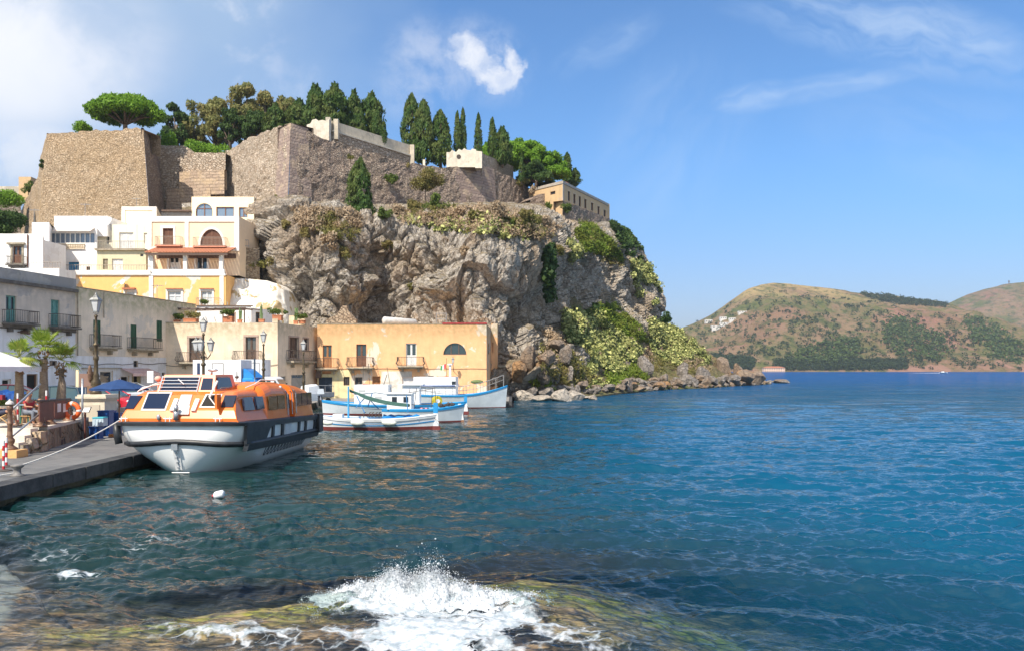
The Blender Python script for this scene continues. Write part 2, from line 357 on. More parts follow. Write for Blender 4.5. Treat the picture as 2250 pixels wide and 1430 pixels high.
    bn = t.new('ShaderNodeBump'); bn.inputs['Strength'].default_value = 1.0; bn.inputs['Distance'].default_value = 1.0; hgt = t.m('MULTIPLY', t.m('MULTIPLY', hgt, t.ramp(px, -8, 6, .62, 1.05)), t.ramp(t.noise(t.vm('MULTIPLY', pos, (.6, 1.3, 0)), .13, 4, .6), .32, .68, .45, 1.6)); t.l.new(hgt, bn.inputs['Height'])
    # body colour of deep water
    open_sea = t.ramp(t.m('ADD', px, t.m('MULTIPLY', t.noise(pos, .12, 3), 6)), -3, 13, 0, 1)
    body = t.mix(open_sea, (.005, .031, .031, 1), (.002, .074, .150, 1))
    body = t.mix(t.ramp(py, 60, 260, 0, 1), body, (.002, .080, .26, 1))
    dif = t.new('ShaderNodeBsdfDiffuse'); t.put(dif.inputs[0], body); t.l.new(bn.outputs[0], dif.inputs['Normal'])
    tr = t.new('ShaderNodeBsdfTransparent'); dp = at('depth')
    t.put(tr.inputs[0], t.mix(t.m('SUBTRACT', 1.0, t.m('POWER', 2.718, t.m('MULTIPLY', dp, -.9))), (.97, .98, .96, 1), (.30, .62, .60, 1)))
    op = t.m('SUBTRACT', 1.0, t.m('POWER', 2.718, t.m('MULTIPLY', t.m('SUBTRACT', dp, .15), -.62)), clamp=True)
    mx1 = t.new('ShaderNodeMixShader'); t.l.new(op, mx1.inputs[0]); t.l.new(tr.outputs[0], mx1.inputs[1]); t.l.new(dif.outputs[0], mx1.inputs[2])
    gl = t.new('ShaderNodeBsdfGlossy'); gl.inputs['Roughness'].default_value = .06; t.l.new(bn.outputs[0], gl.inputs['Normal'])
    fr = t.new('ShaderNodeFresnel'); fr.inputs[0].default_value = 1.40; t.l.new(bn.outputs[0], fr.inputs['Normal'])
    mx2 = t.new('ShaderNodeMixShader'); t.l.new(t.m('MINIMUM', t.m('MULTIPLY', fr.outputs[0], 1.25), t.ramp(dist, 40, 400, .72, .50)), mx2.inputs[0]); t.l.new(mx1.outputs[0], mx2.inputs[1]); t.l.new(gl.outputs[0], mx2.inputs[2])
    # foam lace
    fo = at('foam'); qd = t.vm('ADD', t.vm('MULTIPLY', pos, (1, 1.35, 0)), t.vm('SCALE', t.comb(t.noise(pos, 2.2, 3), t.noise(pos, 2.7, 3), 0), .8))
    ve = t.voro(qd, 2.3, 'DISTANCE_TO_EDGE').outputs['Distance']; ve2 = t.voro(qd, 7.0, 'DISTANCE_TO_EDGE').outputs['Distance']
    lace = t.m('SUBTRACT', 1.0, t.m('MINIMUM', t.m('MULTIPLY', ve, 2.6), t.m('ADD', t.m('MULTIPLY', ve2, 3.2), .25)))
    lace = t.m('ADD', lace, t.m('MULTIPLY', t.m('SUBTRACT', t.noise(pos, 9, 5, .7), .5), .7))
    fm = t.ramp(t.m('ADD', t.m('MULTIPLY', fo, 1.35), t.m('MULTIPLY', lace, .62)), .90, 1.26, 0, .92)
    fm = t.m('MULTIPLY', fm, t.ramp(fo, .06, .2, 0, 1))
    fd = t.new('ShaderNodeBsdfDiffuse'); t.put(fd.inputs[0], t.mix(t.ramp(t.noise(pos, 7, 6, .7), .38, .64, 0, 1), (.32, .38, .42, 1), (.64, .67, .70, 1)))
    mx3 = t.new('ShaderNodeMixShader'); t.l.new(fm, mx3.inputs[0]); t.l.new(mx2.outputs[0], mx3.inputs[1]); t.l.new(fd.outputs[0], mx3.inputs[2])
    t.l.new(mx3.outputs[0], t.n['Material Output'].inputs[0])
    o = np_mesh('sea', np.stack([x, y, z], 1), grid_quads(len(d), len(cols)), m); tag(o, kind='structure')
    me = o.data
    for nm, arr in (('depth', dep), ('foam', foam)):
        a = me.attributes.new(nm, 'FLOAT', 'POINT'); a.data.foreach_set('value', arr.astype(np.float32))
    # -------- seabed and rock shelf
    m, t, b = new_mat('seabed_rock'); MATS['seabed_rock'] = m
    pos = t.new('ShaderNodeNewGeometry').outputs['Position']; pv = t.vm('MULTIPLY', pos, (.7, 1.6, 1))
    col = t.mix(t.ramp(t.noise(pv, 1.1, 7, .7, .6), .38, .60, 0, 1), (.05, .028, .02, 1), (.62, .36, .20, 1))
    alg = t.m('MULTIPLY', at2(t, 'algae'), t.ramp(t.noise(pv, 1.8, 6, .68), .34, .6, 0, 1)); col = t.mix(alg, col, (.50, .46, .04, 1))
    col = t.mix(t.ramp(t.noise(pv, 5, 7, .75, .5), .46, .60, 0, .85), col, (.025, .018, .016, 1)); ve = t.voro(t.vm('ADD', pv, t.vm('SCALE', t.comb(t.noise(pv, 2, 3), t.noise(pv, 3, 3), 0), .5)), 1.1, 'DISTANCE_TO_EDGE').outputs['Distance']; col = t.mix(t.ramp(ve, .0, .05, .8, 0), col, (.015, .012, .012, 1))
    cc = at2(t, 'concrete'); col = t.mix(cc, col, t.mix(t.noise(pos, 3, 5), (.20, .19, .19, 1), (.42, .38, .36, 1)))
    t.put(b.inputs['Base Color'], col); b.inputs['Roughness'].default_value = .9
    bn = t.new('ShaderNodeBump'); bn.inputs['Strength'].default_value = .8; bn.inputs['Distance'].default_value = .08; t.l.new(t.noise(pv, 4, 6, .65), bn.inputs['Height']); t.l.new(bn.outputs[0], b.inputs['Normal'])
    gx = np.linspace(-24, 22, 520); gy = np.concatenate([np.linspace(3, 18, 330), np.linspace(18.2, 80, 90)]); Xb, Yb = np.meshgrid(gx, gy); xb, yb = Xb.ravel(), Yb.ravel()
    db = bed_depth(xb, yb); sb = shelf_dist(xb, yb)
    o = np_mesh('seabed', np.stack([xb, yb, -db], 1), grid_quads(len(gy), len(gx)), m); tag(o, kind='structure')
    alg = np.exp(-((sb + .35) / .55) ** 2) * sstep(xb, -7.5, -5.5) + .30 * np.exp(-(((xb - 1.0) / 1.6) ** 2 + ((yb - 12.2) / 1.1) ** 2)) + .7 * np.exp(-(((xb - 5.8) / 1.2) ** 2 + ((yb - 9.9) / .5) ** 2)); alg = np.clip(alg, 0, 1)
    con = 1 - sstep(xb + (yb - 10) * .45, -7.0, -6.8)
    for nm, arr in (('algae', alg), ('concrete', con * (sb < .1))):
        a = o.data.attributes.new(nm, 'FLOAT', 'POINT'); a.data.foreach_set('value', arr.astype(np.float32))
def at2(t, n): return t.new('ShaderNodeAttribute', attribute_name=n).outputs['Fac']
build_water()
def build_splash():
    """the breaking wave: a ragged heap of foam plus thrown drops"""
    foam = mat('white_foam', (.70, .73, .76), (.38, .44, .48), sc=5, rough=.6, rng=(.4, .72), bump=.8, bs=22)
    nx, ny = 420, 150; gx = np.linspace(-3.25, .75, nx); gy = np.linspace(10.9, 12.3, ny); X, Y = np.meshgrid(gx, gy); x, y = X.ravel(), Y.ravel(); p = np.stack([x, y, x * 0], 1)
    env = np.interp(x, [-3.25, -2.9, -2.5, -2.1, -1.75, -1.45, -1.15, -.9, -.6, -.2, .3, .75], [0, .05, .11, .20, .33, .29, .32, .22, .14, .10, .05, 0])
    cross = np.exp(-((y - 11.65 - .1 * np.sin(x * 2)) / .33) ** 2); lump = .45 + .75 * fbm(p * 2.6, 4, 31, .6); spike = fbm(p * 9, 4, 44, .62)
    z = env * cross * lump * 1.25 + .24 * (spike - .45) * sstep(env * cross, .02, .15) - .02 + .05 * cross
    z += (fbm(p * 26, 2, 3) - .5) * .09 * sstep(env * cross, .03, .15)
    vs = np.stack([x, y, z], 1)
    q = grid_quads(ny, nx); keep = (env * cross + .12 * (spike - .5))[q].mean(1) > .035; 
    o1 = np_mesh('breaking_wave', vs, q[keep], foam, smooth=True)
    tag(o1, 'white foaming wave breaking on the submerged rock shelf in front', 'wave', kind='stuff')
    N = 20000; r = np.random.default_rng(12); k = r.choice(len(x), N, p=(env * cross) ** 1.1 / ((env * cross) ** 1.1).sum())
    up = r.exponential(.038, N) * (.5 + 2.0 * fbm(p[k] * 3.2, 3, 77) ** 2.2 * 2); c = np.stack([x[k] + r.normal(0, .05, N), y[k] + r.normal(0, .05, N), z[k] + up * (env[k] / .35)], 1)
    # arcs thrown out of the crest
    arcs = []
    for ax, ay, vx, vz, nn in ((-1.0, 11.6, .9, 2.2, 500), (-1.75, 11.6, -.6, 2.5, 500), (-1.3, 11.6, .25, 2.7, 500), (-2.3, 11.6, -1.2, 1.6, 450), (-.75, 11.6, 1.5, 1.4, 350), (-1.5, 11.6, .5, 2.3, 400), (-2.0, 11.6, -.3, 2.1, 400), (-2.6, 11.5, -1.3, 1.2, 400)):
        tt = r.uniform(0, .36, nn); arcs.append(np.stack([ax + vx * tt + r.normal(0, .025, nn), ay + r.normal(0, .06, nn), .16 + vz * .62 * tt - 4.9 * tt ** 2 + r.normal(0, .02, nn) - (.2 if abs(vx) > 1 else 0)], 1))
    c = np.concatenate([c] + arcs); rad = r.lognormal(-5.5, .5, len(c)).clip(.0015, .02) * np.where(r.random(len(c)) < .06, 1.8, 1)
    oct_v = np.array([(1, 0, 0), (-1, 0, 0), (0, 1, 0), (0, -1, 0), (0, 0, 1), (0, 0, -1)], float); oct_f = np.array([(0, 2, 4), (2, 1, 4), (1, 3, 4), (3, 0, 4), (2, 0, 5), (1, 2, 5), (3, 1, 5), (0, 3, 5)])
    vs = (c[:, None] + oct_v[None] * rad[:, None, None]).reshape(-1, 3); fs = (oct_f[None] + 6 * np.arange(len(c))[:, None, None]).reshape(-1, 3)
    o2 = np_mesh('spray_drops', vs, fs, foam, n=3); tag(o2, 'fine white drops of spray thrown up by the breaking wave', 'spray', kind='stuff')
build_splash()
# ================================================================= LAND
def rock_mat(name, c1, c2, c3, ochre, sc=.5, veg=None):
    m, t, b = new_mat(name); MATS[name] = m
    geo = t.new('ShaderNodeNewGeometry'); pos = geo.outputs['Position']; nz = t.sep(geo.outputs['Normal'])[2]
    q = t.vm('ADD', pos, t.vm('SCALE', t.comb(t.noise(pos, .35, 4), t.noise(pos, .4, 4), t.noise(pos, .45, 4)), 1.3))
    col = t.mix(t.ramp(t.noise(q, sc, 8, .7, .3), .3, .66, 0, 1), c1, c2)
    col = t.mix(t.ramp(t.noise(q, sc * 3.6, 6, .7), .42, .66, 0, .8), col, c3)
    col = t.mix(t.ramp(t.noise(pos, .13, 5, .6), .50, .62, 0, .75), col, ochre)
    ve = t.voro(t.vm('MULTIPLY', q, (1, 1, .8)), 1.3, 'DISTANCE_TO_EDGE').outputs['Distance']; crack = t.ramp(ve, .0, .05, 1, 0)
    col = t.mix(t.m('MULTIPLY', crack, .55), col, (.06, .05, .045))  # crevice shadow put into the colour along the cracks
    if veg: col = t.mix(t.m('MULTIPLY', t.ramp(nz, .42, .75, 0, .9), t.ramp(t.noise(pos, .8, 5, .65), .35, .6, .2, 1)), col, veg)
    t.put(b.inputs['Base Color'], col); b.inputs['Roughness'].default_value = .95
    vo = t.voro(q, 2.2).outputs['Distance']
    hg = t.m('ADD', t.m('MULTIPLY', t.noise(q, 2.2, 10, .76), 1.6), t.m('ADD', t.m('MULTIPLY', vo, .5), t.m('MULTIPLY', crack, -.35)))
    bn = t.new('ShaderNodeBump'); bn.inputs['Strength'].default_value = 1; bn.inputs['Distance'].default_value = .36; t.l.new(hg, bn.inputs['Height']); t.l.new(bn.outputs[0], b.inputs['Normal'])
    return m
CLIFF = rock_mat('cliff_rock', (.17, .145, .12), (.54, .475, .40), (.78, .72, .63), (.46, .35, .245), .5, veg=(.24, .18, .09))
def surf_from_rows(rows, nu, nv, disp, extra=None):
    """rows: list of (px, [(py, d) ...]) stations; gives a smooth grid of world points, displaced along its normal"""
    st = []
    for px, cs in rows: st.append([list(P(px, py, d)) for py, d in cs])
    A = np.array(st)                                                              # stations x rows x 3
    def spl(A, n):                                                                # catmull-rom resample on axis 0
        m = len(A); w = np.linspace(0, m - 1, n); i = np.clip(w.astype(int), 0, m - 2); f = (w - i)[:, None, None]
        g = lambda k: A[np.clip(k, 0, m - 1)]
        p0, p1, p2, p3 = g(i - 1), g(i), g(i + 1), g(i + 2)
        return .5 * (2 * p1 + (p2 - p0) * f + (2 * p0 - 5 * p1 + 4 * p2 - p3) * f ** 2 + (3 * p1 - p0 - 3 * p2 + p3) * f ** 3)
    A = spl(A, nu); A = spl(A.transpose(1, 0, 2), nv)                             # nv x nu x 3
    du = np.gradient(A, axis=1); dv = np.gradient(A, axis=0); N = np.cross(du, dv); N /= np.linalg.norm(N, axis=2, keepdims=True) + 1e-9
    p = A.reshape(-1, 3); n = N.reshape(-1, 3); v = np.repeat(np.linspace(0, 1, nv), nu)
    return disp(p, n, v).reshape(nv, nu, 3)
def crag(p, n, v, amp=1.0, clip_top=True, carve=None):
    q = p * np.array([1, 1, .62]); wv = np.stack([fbm(p * .11, 3, 90), fbm(p * .11 + 50, 3, 91), fbm(p * .11 + 99, 3, 92)], 1) - .5; q = q + wv * 3.5
    big = fbm(q * .085, 3, 1, .5, ridge=True) - .55
    f1, f2, cid = worley(q * .16, 3); blk = (f2 - f1)
    f3, f4, cid2 = worley(q * .42 + 7, 13); blk2 = (f4 - f3)
    f5, f6, cid3 = worley(q * 1.05 + 3, 23)
    rid = fbm(q * .45, 5, 7, .56, ridge=True) - .5
    h = 5.6 * big + 2.6 * np.minimum(blk, .5) + 2.0 * (cid - .5) + 1.9 * np.minimum(blk2, .45) + 1.3 * (cid2 - .5) + .75 * (cid3 - .5) + .7 * np.minimum(f6 - f5, .4) + 1.5 * rid + .45 * (fbm(p * 2.4, 3, 5, .6) - .5)
    h = h * amp
    fade = sstep(v, 0, .04) * (1 - sstep(v, .74, .97) * .88 if clip_top else 1)
    if carve is not None: h = h + carve(p)
    return p + n * (h * fade)[:, None]
#          px    base(py,d)   foot        lower mid   upper mid   rim          wall foot     back
CL = [ (400, (870, 93), (770, 94), (680, 96), (600, 99), (530, 104), (450, 112)),
       (480, (870, 93), (770, 94), (680, 97), (600, 102), (530, 107), (445, 113)),
       (560, (870, 92), (765, 93), (670, 96), (580, 101), (515, 107), (450, 112)),
       (640, (870, 92), (760, 92), (670, 93.5), (580, 95), (500, 99), (446, 108)),
       (720, (870, 91.5), (760, 92), (670, 93), (580, 94.5), (500, 98), (448, 112)),
       (790, (870, 91.5), (760, 93), (670, 95), (580, 96), (500, 99), (449, 118)),
       (840, (870, 92), (760, 96), (670, 99), (580, 100), (500, 101), (449, 121)),
       (900, (870, 92), (760, 95), (670, 98), (580, 99), (506, 102), (449, 124)),
       (980, (870, 92), (760, 93), (670, 96), (590, 97), (510, 102), (447, 129)),
       (1060, (870, 92), (770, 93), (680, 95), (590, 98), (508, 105), (447, 134)),
       (1130, (872, 92), (780, 95), (690, 98), (600, 101), (506, 110), (448, 139)),
       (1190, (872, 94), (780, 101), (690, 106), (605, 109), (508, 118), (452, 143)),
       (1240, (872, 98), (770, 112), (690, 119), (605, 122), (522, 128), (474, 146)),
       (1290, (868, 110), (760, 126), (690, 131), (610, 134), (528, 139), (486, 151)),
       (1345, (860, 126), (760, 140), (690, 145), (620, 148), (545, 151), (492, 157)),
       (1392, (855, 142), (770, 152), (700, 156), (640, 158), (575, 160), (520, 164)),
       (1415, (850, 158), (780, 165), (712, 168), (660, 170), (608, 171), (562, 174)),
       (1420, (848, 175), (780, 180), (712, 183), (665, 184), (618, 185), (580, 187)),
       (1400, (845, 200), (780, 205), (712, 208), (665, 208), (618, 208), (575, 208)) ]
def carve_cliff(p):
    """hollows and buttresses read off the photograph: (px, py, d, radius x/y/z, push)"""
    r = np.zeros(len(p))
    for px, py, d, a, b, k in ((825, 610, 99, 2.9, 8, -4.2), (640, 655, 93, 3.4, 3.4, -3.0), (800, 690, 94, 5.5, 2.5, -3.2), (905, 600, 98, 1.8, 4, -2.0), (975, 560, 97, 1.8, 4.5, -2.4), (1035, 590, 97, 1.9, 4.5, 1.9), (1090, 600, 99, 3.0, 4.5, 3.0),
                               (870, 690, 95, 2.6, 3, 2.0), (740, 640, 94, 3.2, 4, 1.8), (1150, 690, 99, 3.0, 6, -2.0), (1190, 640, 108, 2.0, 6, -2.5), (1150, 560, 101, 1.6, 5, 1.2), (1330, 640, 144, 4, 5, -2.5), (1400, 660, 157, 5, 5, .8), (620, 540, 98, 4, 3, 1.5), (1240, 660, 119, 4, 8, -2.2)):
        c = P(px, py, d); r += k * np.exp(-(((p[:, 0] - c.x) / a) ** 2 + ((p[:, 2] - c.z) / b) ** 2 + ((p[:, 1] - c.y) / 12) ** 2))
    return r
CG = surf_from_rows([(px, cs) for px, *cs in CL], 640, 300, lambda p, n, v: crag(p, n, v, 1.0, carve=carve_cliff))
def finish_cliff():
    nv, nu, _ = CG.shape; top = CG[-1]; ext = []                                  # plateau behind the wall feet
    for k, (dy, up) in enumerate(((6, .0), (16, .6), (34, .8), (60, -2), (90, -22), (110, -40))):
        e = top.copy(); e[:, 1] += dy * .92; e[:, 0] -= dy * .42; e[:, 2] = np.maximum(top[:, 2] * (1 - .12 * max(0, k - 2)) + up * 1.0, -1); e[:, 2] += (fbm(e * .3, 3, 3) - .5) * .8; ext.append(e)
    allp = np.concatenate([CG] + [e[None] for e in ext]); n = allp.shape[0]
    o = np_mesh('cliff', allp.reshape(-1, 3), grid_quads(n, nu), CLIFF, smooth=False); tag(o, kind='structure'); return o
cliff = finish_cliff()
# ---- talus slope and point running out to the right
TALUS = rock_mat('talus_earth', (.20, .14, .08), (.26, .19, .10), (.36, .29, .17), (.16, .16, .05), .6, veg=(.11, .13, .03))
#        px   shore        low           mid          crest         back
TL = [ (1085, (884, 88), (850, 91), (800, 95), (770, 97), (740, 103)),
       (1130, (878, 90), (845, 93), (800, 96), (765, 99), (730, 105)),
       (1180, (878, 90), (840, 95), (790, 101), (745, 106), (700, 112)),
       (1240, (876, 91), (830, 98), (765, 108), (700, 117), (660, 124)),
       (1300, (871, 95), (830, 108), (760, 122), (690, 133), (650, 140)),
       (1360, (863, 107), (825, 122), (760, 137), (700, 147), (660, 153)),
       (1420, (858, 121), (825, 134), (770, 148), (716, 160), (690, 172)),
       (1470, (854, 132), (825, 143), (775, 156), (722, 167), (722, 185)),
       (1510, (853, 136), (825, 147), (780, 158), (738, 168), (748, 190)),
       (1550, (852, 142), (830, 150), (800, 160), (773, 168), (790, 190)),
       (1590, (849, 151), (835, 157), (820, 164), (812, 170), (825, 190)),
       (1640, (845, 166), (840, 169), (833, 173), (828, 177), (838, 190)),
       (1690, (843, 178), (842, 180), (842, 182), (843, 184), (845, 190)) ]
def tal(p, n, v):
    f1, f2, c = worley(p * .35, 51); h = 1.4 * (fbm(p * .22, 4, 61) - .5) + 1.0 * (fbm(p * .8, 4, 62, .6) - .5) + .5 * np.minimum(f2 - f1, .4) + .5 * (c - .5)
    return p + n * (h * sstep(v, 0, .12))[:, None]
TG = surf_from_rows([(px, cs) for px, *cs in TL], 420, 150, tal)
TG[0, :, 2] = -1.5
talus = np_mesh('headland_slope', TG.reshape(-1, 3), grid_quads(TG.shape[0], TG.shape[1]), TALUS, smooth=False); tag(talus, kind='structure')
# ray casting from the eye on to the land, to seat plants and rocks on it
def bvh_of(G_):
    nv, nu, _ = G_.shape; return BVHTree.FromPolygons([tuple(v) for v in G_.reshape(-1, 3)], [tuple(int(i) for i in q) for q in grid_quads(nv, nu)])
BV = [bvh_of(CG), bvh_of(TG)]
def hit(px, py, extra=()):
    o = V((0, 0, H)); d = V(((px - CX) / F, 1, (HY - py) / F)).normalized(); best = None
    for b in BV + list(extra):
        l, n, i, ds = b.ray_cast(o, d)
        if l is not None and (best is None or ds < best[2]): best = (l, n if n.dot(d) < 0 else -n, ds)
    return best
# ---- far hills across the bay
def hills():
    m, t, b = new_mat('far_hillside'); MATS['far_hillside'] = m
    geo = t.new('ShaderNodeNewGeometry'); pos = geo.outputs['Position']; x, y, z = t.sep(pos)
    q = t.vm('MULTIPLY', pos, (1, .7, 1.4))
    col = t.mix(t.ramp(t.noise(q, .022, 8, .68), .38, .6, 0, 1), (.12, .13, .045, 1), (.25, .17, .105, 1))
    col = t.mix(t.ramp(t.noise(q, .0060, 6, .65), .50, .64, 0, .55), col, (.27, .14, .10, 1))
    col = t.mix(t.m('MULTIPLY', t.m('MULTIPLY', t.ramp(z, 95, 150, 0, 1), t.ramp(y, 1440, 1560, 1, 0)), t.ramp(t.noise(q, .012, 5, .6), .36, .55, 0, .9)), col, (.40, .30, .14, 1))
    col = t.mix(t.ramp(t.noise(q, .075, 6, .75), .50, .60, 0, .8), col, (.055, .08, .03, 1))
    rk = t.m('MULTIPLY', t.ramp(t.noise(q, .009, 5), .56, .66, 0, .8), t.ramp(t.noise(t.vm('MULTIPLY', pos, (1, 1, .5)), .05, 6, .7), .42, .6, 0, .9)); col = t.mix(rk, col, (.33, .16, .125, 1))
    shore = t.m('MULTIPLY', t.ramp(z, 26, 6, 0, 1), t.ramp(t.noise(q, .012, 5, .6), .5, .56, 0, .85)); col = t.mix(shore, col, (.33, .19, .14, 1))
    t.put(b.inputs['Base Color'], col); b.inputs['Roughness'].default_value = 1; b.inputs['Specular IOR Level'].default_value = 0
    bn = t.new('ShaderNodeBump'); bn.inputs['Strength'].default_value = 1; bn.inputs['Distance'].default_value = 9; t.l.new(t.noise(q, .05, 8, .7), bn.inputs['Height']); t.l.new(bn.outputs[0], b.inputs['Normal'])
    sil1 = [(1380, 782), (1440, 752), (1490, 722), (1520, 712), (1560, 694), (1600, 665), (1640, 637), (1675, 625), (1700, 621), (1740, 624), (1790, 630), (1850, 637), (1900, 644), (1950, 650), (2000, 656), (2050, 662), (2085, 669), (2120, 684), (2170, 702), (2230, 730), (2330, 760), (2500, 790)]
    sil2 = [(1960, 760), (2020, 700), (2085, 666), (2120, 650), (2160, 636), (2200, 626), (2240, 621), (2300, 620), (2380, 640), (2500, 690), (2700, 780)]
    out = []
    for nm, sil, d0, d1, sd in (('hill', sil1, 980., 1420., 1), ('far_hill', sil2, 1500., 2100., 5)):
        nu, nv = 520, 170; xs = np.linspace(sil[0][0], sil[-1][0], nu); ys = np.interp(xs, [a for a, _ in sil], [b_ for _, b_ in sil])
        ks = np.ones(7) / 7; ys = np.convolve(np.pad(ys, 3, 'edge'), ks, 'valid')
        v = np.linspace(0, 1.35, nv)[:, None]; vv = np.minimum(v, 1)
        d = d0 + (d1 - d0) * v + 0 * xs[None]
        dcrest = d1; zc = (H + (HY - ys) / F * dcrest)[None]; xcr = ((xs - CX) / F)[None]
        spread = 1 + 0 * v
        X = xcr * (d * .55 + dcrest * .45) ; prof = vv ** .92
        Z = zc * prof * (1 - .8 * np.clip(v - 1, 0, 1)); 
        pp = np.stack([X.ravel(), d.ravel(), Z.ravel() * 0], 1)
        gul = fbm(pp * .006, 5, sd, .55, ridge=True) - .5; fine = fbm(pp * .03, 5, sd + 3, .6) - .5
        env = (np.sin(np.clip(v, 0, 1) * math.pi) ** .8 + 0 * X).ravel()
        Z = (Z.ravel() + env * (52 * gul + 14 * fine) + (fine * 3.0)).reshape(X.shape); Z[0] = -3
        g_ = np.stack([X, d + 30 * (fbm(pp * .01, 3, 7).reshape(X.shape) - .5) * (1 - .0 * v), Z], 2)
        o = np_mesh(nm, g_.reshape(-1, 3), grid_quads(nv, nu), m); tag(o, kind='structure'); out.append(g_)
    return out
HG = hills(); BVH_ = [bvh_of(g) for g in HG]
# ================================================================= FORTRESS
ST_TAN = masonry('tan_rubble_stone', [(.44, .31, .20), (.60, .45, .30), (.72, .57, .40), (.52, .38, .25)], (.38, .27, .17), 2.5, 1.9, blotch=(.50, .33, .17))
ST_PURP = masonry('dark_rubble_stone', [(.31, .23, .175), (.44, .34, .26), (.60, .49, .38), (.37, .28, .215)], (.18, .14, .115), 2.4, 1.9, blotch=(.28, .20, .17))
ST_ASH = masonry('purple_block_stone', [(.29, .215, .185), (.37, .285, .235), (.50, .38, .27)], (.21, .16, .14), ashlar=True)
ST_PALE = masonry('pale_rubble_stone', [(.44, .33, .24), (.58, .47, .36), (.68, .58, .47), (.50, .40, .30)], (.36, .27, .19), 2.1, 1.6)
ST_BAND = masonry('brown_block_stone', [(.42, .31, .23), (.50, .38, .28), (.58, .43, .28)], (.32, .24, .17), ashlar=True)
ST_GREY = masonry('grey_rubble_stone', [(.28, .23, .19), (.40, .34, .28), (.50, .44, .37)], (.22, .18, .15), 1.4, 1.7)
def face_grid(A, B, top, base, batter=.09, rough=.16, ragged=.25, step=.42, seed=0, deep=3.5, out=0.0, pxr=None, ea=0.0, eb=0.0):
    """one wall face: A,B=(px,d); top/base = [(px,py)..]; returns verts, quads"""
    a = V((P(A[0], 0, A[1]).x, A[1])); b = V((P(B[0], 0, B[1]).x, B[1])); L = (b - a).length; dr = (b - a) / L; nm = V((dr.y, -dr.x))
    nu = max(4, int(L / step)); us = np.linspace(0, 1, nu); xs = a.x + (b.x - a.x) * us; ys = a.y + (b.y - a.y) * us; pxs = CX + xs / ys * F
    zt = H + (HY - np.interp(pxs, [q[0] for q in top], [q[1] for q in top])) / F * ys; zb = H + (HY - np.interp(pxs, [q[0] for q in base], [q[1] for q in base])) / F * ys
    hmax = (zt - zb).max(); nv = max(3, int(hmax / step)); v = np.linspace(0, 1, nv)[:, None]
    zt = zt + (vnoise(np.stack([us * L * 1.1, us * 0, us * 0 + seed], 1)) - .6) * ragged
    Z = zb + (zt - zb) * v; o = (zt - Z) * batter + out
    sh = (-(1 - us) ** 6 * ea + us ** 6 * eb) * o; X = xs + nm.x * o + dr.x * sh; Y = ys + nm.y * o + dr.y * sh; p = np.stack([X.ravel(), Y.ravel(), Z.ravel()], 1)
    if rough:
        dsp = (fbm(p * 1.1, 3, seed) - .5) * rough * 2 + (fbm(p * .25, 2, seed + 4) - .5) * rough * 2.5; dsp = dsp * (sstep(np.tile(us, nv) * L, 0, 1.5) * sstep((1 - np.tile(us, nv)) * L, 0, 1.5))
        p[:, 0] += nm.x * dsp; p[:, 1] += nm.y * dsp
    g = p.reshape(nv, nu, 3)
    t1 = g[-1].copy(); t1[:, 0] -= nm.x * deep; t1[:, 1] -= nm.y * deep; t2 = t1.copy(); t2[:, 2] -= 3
    bt = g[0].copy(); bt[:, 2] -= 3; g = np.concatenate([bt[None], g, t1[None], t2[None]]); return g
def face(name, m, parent, *a, **k):
    g = face_grid(*a, **k); return np_mesh(name, g.reshape(-1, 3), grid_quads(g.shape[0], g.shape[1]), m, parent, smooth=False), g
FORTS = []
def fort(name, label, cat, anchor, parts):
    t = thing(name, label, cat, anchor)
    for nm, m, a, k in parts:
        o, g = face(nm, m, None, *a, **k); o.parent = t; o.matrix_parent_inverse = __import__('mathutils').Matrix.Translation(-V(anchor)); FORTS.append(g)
    return t
AN = lambda px, py, d: tuple(P(px, py, d))
fort('bastion', 'tall tan rubble stone bastion at the left end of the fortress, below the umbrella pine', 'bastion', AN(210, 500, 113), [
    ('wall_face', ST_TAN, ((103, 117), (315, 112), [(103, 291), (190, 287), (315, 282)], [(0, 640), (400, 640)]), dict(batter=.10, ragged=.5, seed=1, eb=1.73)),
    ('side_face', ST_PURP, ((315, 112), (348, 122), [(315, 282), (332, 300), (348, 320)], [(300, 640), (400, 640)]), dict(batter=.10, ragged=.2, seed=2, ea=1.73, deep=.3)),  # side in shade: darker stone colours carry part of that shade
    ('corner_stones', masonry('ochre_block_stone', [(.46, .31, .16), (.56, .40, .22), (.42, .30, .19)], (.30, .22, .14), ashlar=True), ((100, 117.1), (116, 116.6), [(100, 345), (118, 345)], [(0, 640), (400, 640)]), dict(batter=.10, ragged=.1, out=.14, seed=1, rough=.03)),
    ('side_slope', ST_TAN, ((40, 140), (103, 117), [(40, 475), (62, 430), (84, 385), (94, 330), (103, 291)], [(0, 640), (110, 640)]), dict(batter=.05, seed=3))])
fort('fortress_wall', 'recessed tan rubble curtain wall between the left bastion and the central bastion', 'wall', AN(420, 450, 121), [
    ('wall_face', ST_PALE, ((340, 122), (496, 121), [(340, 319), (403, 320), (424, 335), (496, 336)], [(300, 620), (600, 620)]), dict(batter=.06, seed=4)),
    ('stone_band', ST_BAND, ((402, 121.6), (500, 120.6), [(402, 382), (500, 377)], [(402, 391), (500, 388)]), dict(batter=0, out=1.0, rough=.03, ragged=0, deep=.8, seed=5)),
    ('stone_band', ST_BAND, ((374, 121.8), (470, 120.8), [(374, 418), (520, 416)], [(374, 428), (520, 430)]), dict(batter=0, out=1.0, rough=.03, ragged=0, deep=.8, seed=5))])
